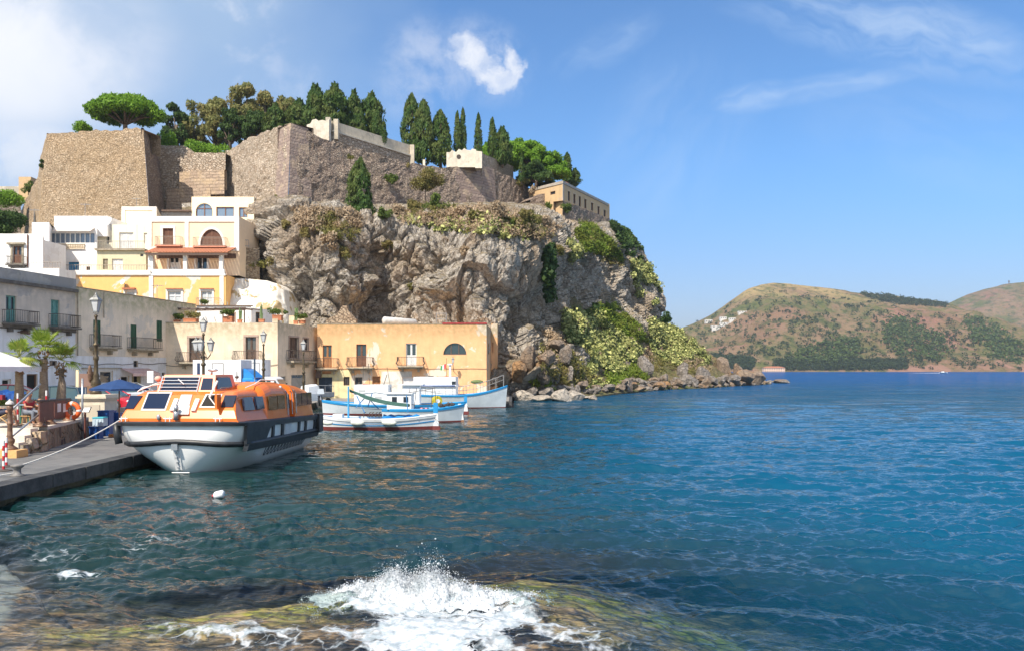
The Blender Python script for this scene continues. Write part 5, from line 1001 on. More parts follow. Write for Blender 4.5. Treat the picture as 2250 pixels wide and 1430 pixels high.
zw = fA.z(80, 726); mb = MB(); fA.wall(mb, .42, zw, [o for o in opA if o[3] < zw], 0, fA.L, out=.03, reveal=.029, back=False); mb.build('lower_wall', PWL, tA)
mb = MB(); zc = fA.z(80, 628); fA.box(mb, 0, fA.L + .1, zc - .12, zc + .12, .003, .25); fA.box(mb, 0, fA.L + .02, zw, zw + .1, .032, .12); mb.build('cornice', STONED, tA)
mb = MB(); fA.box(mb, 0, fA.L + .06, zc + .125, zA, .003, .05); mb.build('parapet', plaster('grey_parapet', (.40, .38, .36), (.30, .29, .28), .5, stain_amt=.4, seed=50), tA)
fill(fA, tA, opA[0], 'door', TEALW); fill(fA, tA, opA[1], 'shut', TEALW); fill(fA, tA, opA[2], 'one', BROWNW, DARK); fill(fA, tA, opA[3], 'one', WHITEW, DARK); fill(fA, tA, opA[4], 'one', DARKW); fill(fA, tA, opA[5], 'one', STONE)
for a in ((4, 64, 683, 711), (106, 156, 692, 719)): balcony(fA, tA, *a, .95, STONED, IRON, 2)
mb = MB(); q = fA.rect(25, 45, 754, 760); fA.box(mb, q[0], q[1], q[2], q[3] + .1, .03, .25); mb.build('ledge', STONE, tA)
q = fA.pt(fA.u(42), fA.z(42, 729), .5); mb = MB(); mb.tube([q + V((-.3, 0, 0)), q + V((.3, 0, -.05))], [.13, .16], 8); mb.tube([q, fA.pt(fA.u(38), fA.z(38, 729), .02)], .04, 4); mb.build('wall_light', DARKW, tA)
opB = [fB.rect(*q) for q in ((205, 221, 703, 762), (287, 300, 713, 766), (344, 356, 704, 750), (293, 303, 792, 806), (219, 248, 814, 842), (190, 208, 815, 868), (265, 284, 825, 862), (289, 309, 820, 864), (355, 362, 818, 850))]
tB = body('beige_house', 'long beige house with dark green shutters and mossy roof edge beside the grey house', [fB], .4, zB, PB, {0: opB}, 10)
zw2 = fB.z(260, 783); mb = MB(); fB.wall(mb, .42, zw2, [o for o in opB if o[3] < zw2], 0.02, fB.L, out=.03, reveal=.029, back=False); mb.build('lower_wall', PWL, tB)
for i in range(3): fill(fB, tB, opB[i], 'shut', GREENW, out=.12)
fill(fB, tB, opB[3], 'one', IRON); fill(fB, tB, opB[4], 'one', WHITEW, GLASS); fill(fB, tB, opB[5], 'one', BROWNW, DARK); fill(fB, tB, opB[6], 'one', WHITEW, DARK); fill(fB, tB, opB[7], 'one', WHITEW, DARK); fill(fB, tB, opB[8], 'one', DARKW, DARK)
for a in ((196, 247, 736, 762), (279, 338, 743, 766)): balcony(fB, tB, *a, .95, STONE, IRON, 2)
mb = MB(); fB.box(mb, 0, fB.L, zB, zB + .07, -.3, .07); fB.box(mb, fB.u(178), fB.u(262), fB.z(220, 809), fB.z(220, 807), .035, .3); mb.build('coping', STONE, tB)
mb = MB(); q = fB.rect(264, 326, 811, 819); mb.add([fB.pt(q[0], q[3] + .1, .04), fB.pt(q[1], q[3] + .1, .04), fB.pt(q[1], q[2], 1.2), fB.pt(q[0], q[2], 1.2), fB.pt(q[0], q[3] + .06, .04), fB.pt(q[1], q[3] + .06, .04), fB.pt(q[1], q[2] - .04, 1.2), fB.pt(q[0], q[2] - .04, 1.2), fB.pt(q[1], q[2] - .25, 1.2), fB.pt(q[0], q[2] - .25, 1.2)], [(0, 3, 2, 1), (4, 5, 6, 7), (3, 9, 8, 2), (0, 4, 7, 3), (1, 2, 6, 5)]); mb.build('awning', mat('pink_awning', (.62, .38, .33), (.68, .50, .45), 3), tB)
for u0 in (289.5, 303): 
    q = fB.rect(u0, u0 + 6, 822, 860); mb = MB(); mb.par(fB.pt(q[0], q[2], -.12), V((fB.D.x, fB.D.y, 0)) * (q[1] - q[0]), V((fB.N.x, fB.N.y, 0)) * .05, (0, 0, q[3] - q[2])); mb.build('curtain', mat('ochre_curtain', (.42, .36, .2), (.3, .25, .14), 6), tB)
mb = MB(); mb.tube([fB.pt(fB.u(168) , zB - .4, .12), fB.pt(fB.u(168), zw2, .12)], .05, 5); mb.build('drainpipe', STONE, tB); mb = MB(); mb.tube([fB.pt(fB.u(226), zB - .1, .1), fB.pt(fB.u(226), zB - 2.2, .1)], .04, 5); mb.build('drainpipe', STONE, tB)
# ---- stepped houses on the slope
def house(name, label, f, y1, y0, m, ops=(), depth=7, group=None, side=None):
    """f front facade, y1 top row and y0 bottom row measured at the facade centre"""
    mid = CX + F * (f.A.x + f.D.x * f.L / 2) / (f.A.y + f.D.y * f.L / 2); z1, z0 = f.z(mid, y1), f.z(mid, y0); return body(name, label, [f] + ([side] if side else []), z0, z1, m, {0: [f.rect(*o[:4]) + ((o[4],) if len(o) > 4 else ()) for o in ops]}, depth, group)
OR = plaster('faded_orange_render', (.88, .51, .19), (.66, .61, .55), .40, stain_amt=.2, psc=.22, seed=60, dirt=.08)
fE = Fac(128, 88, 496, 88); opsE = [(369, 398, 640, 674), (442, 466, 640, 676), (276, 296, 640, 650)]
tE = house('orange_house', 'faded orange lower house with white bands and peeling plaster, above the beige house roof', fE, 604, 730, OR, opsE, 8)
for a, k in ((0, 'win'), (1, 'door'), (2, 'one')): o = fE.rect(*opsE[a]); fill(fE, tE, o, k, WHITEW, mat('lace_curtain', (.55, .58, .60), (.45, .5, .52), 3)); surround(fE, tE, o, TRIM, .22)
mb = MB(); 
for x0, x1 in ((328, 337), (483, 492)): fE.box(mb, fE.u(x0), fE.u(x1), fE.z(400, 730), fE.z(400, 604), .003, .1)
fE.box(mb, fE.u(128), fE.u(496), fE.z(400, 606), fE.z(400, 602), -.3, .14); mb.build('pilasters', TRIM, tE)
balcony(fE, tE, 436, 487, 656, 676, .8, STONE, IRONP, 2); potted(446, 676, 87.4, 'flower pot on the small balcony of the faded orange house', 'bush', .35, .3)
o = fE.rect(272, 299, 633, 637); mb = MB(); fE.box(mb, o[0], o[1], o[2], o[3], .003, .4); o = fE.rect(366, 402, 634, 636); fE.box(mb, o[0], o[1], o[2], o[3], .003, .25); o = fE.rect(440, 470, 634, 636); fE.box(mb, o[0], o[1], o[2], o[3], .003, .25); mb.build('tile_hoods', TILE, tE)
PEACH = plaster('peach_render', (.90, .69, .47), None, stain_amt=.06, seed=70, dirt=.05); PY = plaster('light_yellow_render', (.90, .76, .54), None, stain_amt=.06, seed=72, dirt=.05)
# loggia house: balustrade band, back wall, tiled awning, upper storey
fF = Fac(325, 90.5, 526, 90.5); fL = Fac(325, 88.2, 496, 88.2); fFs = Fac(526, 90.5, 531, 97)
opsF = [(358, 381, 502, 541), (440, 490, 504, 543, 1.9), (372, 393, 562, 592), (432, 455, 563, 592)]
tF = house('peach_house', 'three level peach house with white trims, brown shutters and a columned loggia', fF, 476, 606, PEACH, opsF, 7, side=None)
zt = lambda f, x, y: f.z(x, y)
for i, k, m in ((0, 'shut', BROWNW), (1, 'shut', BROWNW), (2, 'door', WHITEW), (3, 'win', WHITEW)): o = fF.rect(*opsF[i][:4]) + ((opsF[i][4],) if len(opsF[i]) > 4 else ()); fill(fF, tF, o, k, m); surround(fF, tF, o, TRIM, .26, sill=i > 1)
mb = MB(); fF.box(mb, 0, fF.L, zt(fF, 420, 488), zt(fF, 420, 476), .003, .12)
for x0, x1 in ((325, 334), (407, 415), (516, 526)): fF.box(mb, fF.u(x0), fF.u(x1), zt(fF, 420, 552), zt(fF, 420, 488.2), .003, .12)
fF.box(mb, 0, fF.L, zt(fF, 420, 552), zt(fF, 420, 543), -.003, .09); mb.build('white_bands', TRIM, tF)
for a in ((346, 402, 522, 541), (429, 500, 524, 543)): balcony(fF, tF, *a, .8, mat('salmon_slab', (.62, .28, .18), (.55, .25, .16), 3), IRONP, 3)
for x0, x1 in ((325, 336), (402, 410), (481, 489)): mb = MB(); a, b, c, d = fL.rect(x0, x1, 556, 592); fL.box(mb, a, b, c, d, -.45, .0); mb.build('column', TRIM, tF)
mb = MB(); a, b, c, d = fL.rect(325, 493, 592, 606); fL.box(mb, a, b, c, d, -.3, .05); mb.build('loggia_wall', TRIM, tF)
mb = MB(); fL.box(mb, a, b, c - .2, c, -2.6, .0); mb.build('loggia_floor', STONE, tF)
z0, z1 = zt(fL, 400, 557), zt(fL, 400, 548); mb = MB(); u0, u1 = fL.u(322), fL.u(505); ru = 26
for k in range(ru):
    a = u0 + (u1 - u0) * k / ru; b = u0 + (u1 - u0) * (k + .82) / ru; mb.add([fL.pt(a, z0 + .1, .55), fL.pt(b, z0 + .1, .55), fL.pt(b, z1 + .55, -2.2), fL.pt(a, z1 + .55, -2.2), fL.pt(a, z0, .55), fL.pt(b, z0, .55), fL.pt(b, z1 + .45, -2.2), fL.pt(a, z1 + .45, -2.2)], [(0, 1, 2, 3), (7, 6, 5, 4), (0, 4, 5, 1), (1, 5, 6, 2), (0, 3, 7, 4)])
mb.build('tiled_roof', TILE, tF); mb = MB(); fL.box(mb, u0 + .1, u1 - .1, z0 - .28, z0 - .02, .3, .48); fL.box(mb, u0 + .1, u1 - .1, z0 - .25, z0 + .3, -2.28, -2.2); mb.build('eaves_beam', DARKW, tF)
# top yellow house
fG = Fac(421, 97, 558, 97); opsG = [(430, 467, 447, 484, 1.0), (475, 514, 455, 477), (525, 544, 456, 478)]
tG = house('yellow_house', 'flat roofed yellow top house with an arched brown window, against the fortress rock', fG, 433, 560, PY, opsG, 7)
for i, k in ((0, 'win'), (1, 'win'), (2, 'win')): fill(fG, tG, fG.rect(*opsG[i][:4]) + ((opsG[i][4],) if len(opsG[i]) > 4 else ()), k, BROWNW, GLASSB)
t = thing('terrace_railing', 'grey metal fence under a dark slat roof left of the yellow top house', 'railing', AN(390, 482, 97)); mb = MB(); f = Fac(356, 97, 421, 97)
for k in range(26): u = f.L * k / 25; mb.tube([f.pt(u, f.z(390, 484), 0), f.pt(u, f.z(390, 466), 0)], .03, 4)
mb.build('bars', GREYM, t); mb = MB(); f.box(mb, 0, f.L, f.z(390, 465), f.z(390, 462), -3, .2); mb.build('slat_roof', DARKW, t); mb = MB(); f.box(mb, 0, f.L, f.z(390, 500), f.z(390, 484), -3, .0); mb.build('plinth', TRIM, t)
fH = Fac(268, 96, 344, 96); tH = house('small_yellow_house', 'small pale yellow box house with a thick white rim under the left bastion', fH, 455, 600, PY, (), 6, side=Fac(344, 96, 357, 103))
mb = MB(); fH.box(mb, 0, fH.L + .02, fH.z(300, 462), fH.z(300, 455), -.1, .1); fH.box(mb, 0, fH.u(275), fH.z(300, 500), fH.z(300, 462.2), .003, .1); fH.box(mb, fH.u(336), fH.L + .02, fH.z(300, 500), fH.z(300, 462.2), .003, .1); mb.build('white_rim', TRIM, tH)
# white house with the glazed veranda
fI = Fac(106, 90, 213, 90); opsI = [(110, 208, 513, 534), (150, 174, 576, 595), (190, 198, 586, 595)]
tI = house('white_house', 'white house with a strip of veranda windows, small balustrade and a blue door', fI, 498, 640, PW, opsI, 8, side=Fac(213, 90, 219, 96))
o = fI.rect(*opsI[0]); mb = MB()
for k in range(10): u = o[0] + (o[1] - o[0]) * k / 9; fI.box(mb, u - .05, u + .05, o[2], o[3], -.15, -.05)
q = mb.build('veranda_windows', WHITEW, tI); mb = MB(); fI.box(mb, o[0], o[1], o[2], o[3], -.2, -.16); mb.build('pane', GLASSB, q)
fill(fI, tI, fI.rect(*opsI[1]), 'door', BLUEW, BLUEW); fill(fI, tI, fI.rect(*opsI[2]), 'one', BROWNW)
mb = MB(); a, b, c, d = fI.rect(130, 187, 536, 548); fI.box(mb, a, b, d - .12, d, .003, .2); fI.box(mb, a, b, c, c + .1, .003, .2)
for k in range(15): u = a + (b - a) * (k + .5) / 15; mb.tube([fI.pt(u, c + .1, .1), fI.pt(u, (c + d) / 2, .1), fI.pt(u, d - .12, .1)], [.05, .10, .05], 6)
mb.build('balustrade', mat('balustrade_stone', (.78, .66, .5), (.68, .57, .42), 3), tI)
mb = MB(); a, b, c, d = fI.rect(125, 208, 496, 510); mb.add([fI.pt(a, d, -.5), fI.pt(b, d, -.5), fI.pt(b, c, .9), fI.pt(a, c, .9), fI.pt(a, d - .06, -.5), fI.pt(b, d - .06, -.5), fI.pt(b, c - .06, .9), fI.pt(a, c - .06, .9)], [(0, 3, 2, 1), (4, 5, 6, 7), (3, 7, 6, 2), (1, 2, 6, 5), (0, 4, 7, 3)]); mb.build('awning', mat('pale_awning', (.80, .70, .62), (.72, .62, .54), 3), tI)
f = Fac(119, 91.5, 236, 91.5); house('white_house', 'upper white storey behind the strip of veranda windows, with a plain white parapet', f, 475, 520, PW, (), 6); f = Fac(70, 87, 108, 87); house('white_house', 'narrow white block with a grey shaded side, left of the veranda house', f, 489, 640, PW, (), 5, side=Fac(108, 87, 118, 92))
def dish(px, py, d, r, label):
    q = P(px, py, d); t = thing('satellite_dish', label, 'satellite dish', tuple(q)); mb = MB(); ax = V((-.35, -.85, .4)).normalized(); u = ax.cross(V((0, 0, 1))).normalized(); w = u.cross(ax); rings = []
    for k in range(5): rr = r * k / 4 + .01; rings.append([ax * (.35 * (rr / r) ** 2 * r) + (u * math.cos(a * math.pi / 8) + w * math.sin(a * math.pi / 8)) * rr for a in range(16)])
    mb.loft(rings, True, False); mb.build('dish', WHITEW, t, smooth=True, local=True); mb = MB(); mb.tube([V((0, 0, 0)), V((.1, .3, -.3)), V((.1, .4, -.9))], .04, 5); mb.tube([-w * r * .9, ax * r * .9], .025, 4); mb.build('arm', GREYM, t, local=True)
dish(239, 489, 89.5, .62, 'large white satellite dish on the white veranda house'); dish(271, 621, 87.6, .32, 'small white satellite dish on the faded orange house wall')
# pale upper and olive lower parts
fJ = Fac(215, 92, 330, 92); PJ = plaster('cream_white_render', (.84, .78, .64), (.70, .68, .64), .35, seed=80, dirt=.08); PO = plaster('olive_cream_render', (.62, .58, .40), None, stain_amt=.15, seed=81, dirt=.08)
tJ = house('cream_house', 'pale cream house set back behind an iron terrace railing, right of the veranda house', fJ, 494, 640, PJ, [(262, 293, 511, 548), (234, 240, 512, 536), (316, 325, 512, 536)], 6); 
for q in ((262, 293, 511, 548), (316, 325, 512, 536)): fill(fJ, tJ, fJ.rect(*q), 'shut', WHITEW)
fill(fJ, tJ, fJ.rect(234, 240, 512, 536), 'one', WHITEW)
fK = Fac(213, 89.3, 321, 89.3); tK = house('olive_house', 'olive cream lower house with pale shutters under the terrace railing', fK, 549, 640, PO, [(246, 270, 569, 598), (226, 237, 569, 592), (308, 315, 558, 564)], 2.6)
fill(fK, tK, fK.rect(246, 270, 569, 598), 'shut', WHITEW); fill(fK, tK, fK.rect(226, 237, 569, 592), 'shut', STONE); fill(fK, tK, fK.rect(308, 315, 558, 564), 'one', STONE)
mb = MB(); fK.box(mb, -.1, fK.L, fK.z(260, 551), fK.z(260, 548), -2.5, .35); mb.build('terrace_edge', STONE, tK)
def railing(name, label, f, x0, x1, y1, y0, m=IRON, sp=.16, cat='railing', o=0):
    t = thing(name, label, cat, tuple(f.pt(f.u(x0), f.z(x0, y0), o))); mb = MB(); u0, u1, z0, z1 = f.rect(x0, x1, y1, y0); n = int((u1 - u0) / sp)
    for z in (z0 + .05, z1): mb.tube([f.pt(u0, z, o), f.pt(u1, z, o)], .03, 4)
    mb.build('rail', m, t); mb = MB()
    for k in range(n + 1): u = u0 + (u1 - u0) * k / n; mb.tube([f.pt(u, z0, o), f.pt(u, z1, o)], .018, 3)
    mb.build('bars', m, t)
railing('terrace_railing', 'thin iron railing of the cream house terrace above the olive wall', fK, 210, 320, 531, 548, IRONP, .2, o=.25)
railing('terrace_railing', 'thin iron railing in front of the olive house on the white band', fL, 120, 330, 583, 598, IRONP, .3, o=.1)
# far left white house
fM = Fac(-60, 80, 94, 80); tM = house('white_house', 'white house with an old stone door frame and balcony at the left edge', fM, 514, 640, PW, [(28, 48, 541, 579)], 8, side=Fac(94, 80, 98, 84)); fill(fM, tM, fM.rect(28, 48, 541, 579), 'door', BROWNW); surround(fM, tM, fM.rect(28, 48, 541, 579), STONE, .2); balcony(fM, tM, 22, 60, 565, 582, .8, STONED, IRON, 2)
mb = MB(); q = fM.rect(18, 56, 534, 538); fM.box(mb, q[0], q[1], q[2], q[3], .003, .3); mb.build('door_hood', STONE, tM); mb = MB(); mb.tube([fM.pt(fM.u(62), fM.z(62, 516), .1), fM.pt(fM.u(62), fM.z(62, 588), .1)], .06, 5); mb.build('drainpipe', BROWNW, tM)
# terrace wall and band under the upper houses
f = Fac(-60, 79, 130, 79); t = house('terrace_wall', 'low white terrace wall behind the grey parapet', f, 590, 650, PW, (), 3); railing('terrace_railing', 'iron railing on the low white terrace behind the grey parapet', f, 66, 130, 576, 590, IRONP, .25, o=-.2)
f = Fac(128, 87.8, 330, 87.8); body('terrace_wall', 'white terrace parapet running along the top of the faded orange house', [f], f.z(230, 604), f.z(230, 594), TRIM, None, .25, cat='wall')
# ochre building on the cliff top
fN1 = Fac(1162, 146, 1236, 139.5); fN2 = Fac(1236, 139.5, 1336, 158.8); zN = fN2.z(1236, 398); zN0 = fN2.z(1290, 488) - 1; ON = plaster('ochre_render', (.62, .43, .24), (.55, .40, .27), .4, stain_amt=.25, seed=90, dirt=.1)
opN = [fN2.rect(x - 2.5, x + 2.5, a, b) for x, a, b in ((1250, 421, 443), (1262, 427, 449), (1274, 432, 455), (1286, 438, 459), (1301, 446, 464), (1315, 454, 472), (1328.5, 462, 479))]
tN = body('ochre_building', 'long ochre building with narrow dark windows on the edge of the cliff top', [fN1, fN2], zN0, [zN, zN], ON, {0: [fN1.rect(1209, 1220, 421, 428)], 1: opN}, 12, cat='building')
for o in opN: fill(fN2, tN, o, 'one', BROWNW); surround(fN2, tN, o, mat('ochre_stone', (.66, .50, .33)), .14, .05)
fill(fN1, tN, fN1.rect(1209, 1220, 421, 428), 'one', BROWNW)
mb = MB(); fN1.box(mb, 0, fN1.L, zN - .5, zN, .003, .12); fN2.box(mb, -.1, fN2.L, zN - .45, zN, .003, .15); fN2.box(mb, 0, .5, zN0, zN - .46, .003, .1); mb.build('cornice', mat('weathered_cornice', (.46, .41, .35), (.36, .31, .26), 2), tN)
mb = MB(); a = fN1.pt(.2, zN, -.2); b = fN1.pt(fN1.L - .2, zN, -.2); r_ = fN1.pt(fN1.L * .62, zN + 1.15, -4.5); c_ = fN1.pt(.2, zN, -8); e_ = fN2.pt(8, zN, -.3); mb.poly(a, b, r_); mb.poly(b, e_, r_); mb.poly(e_, c_, r_); mb.poly(c_, a, r_); mb.build('tiled_roof', TILE, tN)
# sandy hut at far left of the fortress
f = Fac(41, 133, 68, 133); t = house('sandy_hut', 'sand coloured hut on the far left slope of the fortress', f, 389, 440, ON, (), 4); f = Fac(-40, 134, 42, 134); house('sandy_wall', 'low sand coloured wall left of the hut on the fortress slope', f, 410, 440, PALE, (), 1)
# plastered rock wall between houses and cliff
def bulge():
    m = plaster('limewashed_rock', (.82, .77, .68), (.46, .34, .18), .42, stain=(.40, .33, .22), stain_amt=.55, psc=.55, seed=99, dirt=.12)
    nu, nv = 120, 80; u = np.linspace(0, 1, nu)[None] + np.zeros((nv, 1)); v = np.linspace(0, 1, nv)[:, None] + np.zeros((1, nu)); px = 494 + 166 * u; top = np.interp(px, [494, 508, 520, 560, 590, 610, 625, 645, 660], [622, 616, 612, 614, 618, 624, 636, 672, 715]); py = 760 + (top - 760) * v
    d = 88.5 + 2.4 * v ** 2 + 4 * np.clip((px - 600) / 60, 0, 1) ** 2; X = (px - CX) / F * d; Z = H + (HY - py) / F * d; p = np.stack([X.ravel(), d.ravel(), Z.ravel()], 1); p[:, 1] += (fbm(p * .8, 4, 5) - .5) * 1.0
    g = p.reshape(nv, nu, 3); b = g[-1].copy(); b[:, 1] += 6; g = np.concatenate([g, b[None]]); o = np_mesh('rock_wall', g.reshape(-1, 3), grid_quads(nv + 1, nu), m); tag(o, 'bulging limewashed rock wall with ochre patches right of the faded orange house', 'wall')
    t = thing('stone_terrace', 'small rubble stone terrace wall right of the columned loggia', 'wall', AN(520, 600, 92)); g = face_grid((498, 92), (570, 93.5), [(498, 542), (570, 546)], [(498, 640), (570, 640)], rough=.2, deep=6, seed=31); np_mesh('wall', g.reshape(-1, 3), grid_quads(g.shape[0], g.shape[1]), masonry('terrace_stone', [(.46, .34, .22), (.56, .44, .3), (.38, .28, .18)], (.28, .2, .13), 2.4, 2), None, smooth=False).parent = t; t.children[0].matrix_parent_inverse = mathutils.Matrix.Translation(-t.location)
    f = Fac(496, 91.8, 546, 92.6); railing('terrace_railing', 'iron railing on the small stone terrace right of the peach house', f, 500, 546, 527, 541, GREYM, .25)
bulge()
def antenna(px, py, d, label, h=1.6):
    q = P(px, py, d); t = thing('tv_antenna', label, 'antenna', tuple(q)); mb = MB(); mb.tube([(0, 0, -.1), (0, 0, h)], .025, 4); mb.build('mast', GREYM, t, local=True); mb = MB(); mb.tube([(-.6, 0, h * .9), (.6, .1, h * .9)], .02, 4)
    for k in range(6): mb.tube([(-.5 + .2 * k, -.3, h * .9), (-.5 + .2 * k, .35, h * .9)], .014, 3)
    mb.build('elements', GREYM, t, local=True)
for a in ((75, 490, 87.2, 'tall aerial on the narrow white block'), (187, 476, 92, 'aerial on the roof of the upper white storey'), (300, 456, 97, 'aerial on the small pale yellow box house', 1.2), (345, 655, 73.5, 'aerial on the far end of the beige house roof', 1.3)): antenna(*a)
for a, b, lab in ((fB.pt(.3, zw2 - .6, .1), fB.pt(fB.L - 2, zw2 - .4, .1), 'dark cable strung along the white lower wall of the beige house'), (fC.pt(0, fC.z(480, 801), .06), fC.pt(fC.L, fC.z(480, 800), .06), 'dark cable strung under the balconies of the cream house')):
    o = MB().tube([V(a).lerp(V(b), k / 14) - V((0, 0, .16 * abs(math.sin(k * .9)))) for k in range(15)], .025, 4).build('wall_cable', IRON); tag(o, lab, 'cable')
# houses across the bay
def far_house(px, py, w, h, label, m=None, name='far_house', d=None, roof=None, rows=1, cols=3):
    o = V((0, 0, H)); dv = V(((px - CX) / F, 1, (HY - py) / F)).normalized(); best = d
    if d is None:
        for bb in BVH_:
            l, nn, i, ds = bb.ray_cast(o, dv)
            if l is not None: best = l.y if best is None else min(best, l.y)
    d = (best or 1000) - 2; f = Fac(px - w / 2, d, px + w / 2, d); z1, z0 = f.z(px, py - h), f.z(px, py); ops = []
    for r_ in range(rows):
        for c in range(cols): u = f.L * (c + .5) / cols; zz = z0 + (z1 - z0) * (r_ + .3) / rows; ops.append((u - f.L / cols * .2, u + f.L / cols * .2, zz, zz + (z1 - z0) / rows * .45))
    t = body(name, label, [f], z0 - 6, z1, m or mat('far_white_wall', (.62, .60, .56)), {0: ops}, 8, cat='house')
    if roof: mb = MB(); a, b = f.pt(-.5, z1, .5), f.pt(f.L + .5, z1, .5); c, e = f.pt(f.L + .5, z1, -8.5), f.pt(-.5, z1, -8.5); r1, r2 = f.pt(f.L * .2, z1 + (z1 - z0) * .3, -4), f.pt(f.L * .8, z1 + (z1 - z0) * .3, -4); mb.poly(a, b, r2, r1); mb.poly(b, c, r2); mb.poly(e, a, r1); mb.poly(c, e, r1, r2); mb.build('roof', TILE, t)
    mb = MB()
    for o_ in ops: f.box(mb, o_[0], o_[1], o_[2], o_[3], -.25, -.2)
    mb.build('window_panes', GLASS, t)
for a in ((1558, 709, 15, 7, 'pinkish house, leftmost of the villas on the far hillside'), (1578, 720, 28, 5, 'long white villa, lowest of the cluster on the far hillside'), (1592, 713, 18, 5, 'white villa above the lowest one on the far hillside'), (1590, 701, 14, 5, 'small white house at the top of the villa cluster'), (1610, 703, 14, 5, 'small beige house right of the villa cluster'), (1632, 687, 18, 3.5, 'white flat roofed house standing alone above the villa cluster'), (1604, 784, 10, 4, 'tiny white kiosk in the trees above the far shore')): far_house(*a)
far_house(1702, 817.2, 46, 10, 'pink two storey building with a tiled roof on the far shore', plaster('pink_render', (.80, .56, .42), None, seed=5), 'shore_building', 960, True, 2, 9)
cq = P(2217, 622, 2095); t = thing('summit_cross', 'thin cross standing on the far summit', 'cross', (cq.x, cq.y, cq.z - 4)); MB().box((cq.x, cq.y, cq.z + 1), (1.6, 1.6, 12)).build('post', DARKW, t); MB().box((cq.x, cq.y, cq.z + 4), (5, 1.5, 1.4)).build('arm', DARKW, t)
# earth slope carrying the stepped houses
gx = np.linspace(-95, -20, 60); gy = np.linspace(84, 125, 40); X, Y = np.meshgrid(gx, gy); Z = 5 + (Y - 84) * .42 + (fbm(np.stack([X.ravel(), Y.ravel(), X.ravel() * 0], 1) * .3, 3, 3).reshape(X.shape) - .5) * 1.5
tag(np_mesh('hillside', np.stack([X.ravel(), Y.ravel(), Z.ravel()], 1), grid_quads(40, 60), TALUS), kind='structure')
# ================================================================= QUAY AND PLAZA
Z0 = .5
ASPH = mat('quay_paving', (.20, .19, .18), (.30, .285, .26), 1.2, .9, .35, 14); 
qm, t_, b_ = new_mat('dark_lava_paving'); pos_ = t_.new('ShaderNodeNewGeometry').outputs['Position']; br_ = t_.new('ShaderNodeTexBrick'); t_.l.new(pos_, br_.inputs[0]); br_.inputs['Scale'].default_value = 1; br_.inputs['Brick Width'].default_value = 1.6; br_.inputs['Row Height'].default_value = .9; br_.inputs['Mortar Size'].default_value = .02
t_.put(br_.inputs['Color1'], (.115, .115, .115)); t_.put(br_.inputs['Color2'], (.145, .143, .14)); t_.put(br_.inputs['Mortar'], (.06, .06, .06)); t_.put(b_.inputs['Base Color'], t_.mix(t_.ramp(t_.noise(pos_, 1.5, 6, .7), .35, .7, 0, .6), br_.outputs['Color'], (.21, .205, .195, 1))); b_.inputs['Roughness'].default_value = .75; MATS['dark_lava_paving'] = qm
bn_ = t_.new('ShaderNodeBump'); bn_.inputs['Strength'].default_value = .4; bn_.inputs['Distance'].default_value = .03; t_.l.new(t_.noise(pos_, 12, 6, .7), bn_.inputs['Height']); t_.l.new(bn_.outputs[0], b_.inputs['Normal'])
KERB = mat('dark_quay_stone', (.035, .036, .038), (.075, .075, .075), 2.5, .7, .5); ALGAE = mat('algae_stone', (.035, .03, .012), (.09, .075, .03), 3, .6, .6)
QX = -13.05
mb = MB(); mb.poly((-70, -6, Z0), (QX, -6, Z0), (QX, 41, Z0), (-17.6, 43, Z0), (-17.6, 69.5, Z0), (-.2, 71.5, Z0), (-.2, 90, Z0), (-70, 90, Z0)); tag(mb.build('plaza_pavement', ASPH), kind='structure')
mb = MB(); mb.poly((-17.2, -6, Z0 + .004), (QX - .55, -6, Z0 + .004), (QX - .55, 40, Z0 + .004), (-17.2, 40, Z0 + .004)); tag(mb.build('quay_pavement', qm), kind='structure')
t = thing('quay_wall', 'dark stone quay edge with algae along the waterline, left of the orange lifeboat', 'quay', (QX, 22, 0)); yv = -2.0; g = np.random.default_rng(4)
mb = MB(); mb2 = MB()
while yv < 41:
    L = g.uniform(1.3, 1.7); o = g.uniform(-.03, .03); mb.par((QX - .55, yv + .012, .14), (.58 + o, 0, 0), (0, L - .024, 0), (0, 0, Z0 - .13 + g.uniform(0, .012))); yv += L
mb.build('kerb_stones', KERB, t); mb2.par((QX - .6, -6, -1.6), (.52, 0, 0), (0, 47, 0), (0, 0, 1.73)); mb2.par((-18.1, 41, -1.6), (.45, 0, 0), (0, 28.6, 0), (0, 0, 2.09)); mb2.par((-18.1, 41.2, -1.6), (4.9, -.2, 0), (0, .3, 0), (0, 0, 2.09)); mb2.build('quay_footing', ALGAE, t)
t = thing('quay_wall', 'far quay edge in front of the apricot house where the fishing boats lie', 'quay', (-8, 70, 0)); mb = MB(); mb.par((-17.7, 69.4, -1), (17.5, 2.1, 0), (0, .6, 0), (0, 0, 1.51)); mb.par((-.3, 71.5, -1), (.3, 0, 0), (0, 18, 0), (0, 0, 1.51)); mb.build('kerb_stones', KERB, t)
mb = MB(); mb.par((-70, 37.4, Z0 - .1), (53.5, 0, 0), (0, 23, 0), (0, 0, .65)); tag(mb.build('upper_pavement', ASPH), kind='structure')
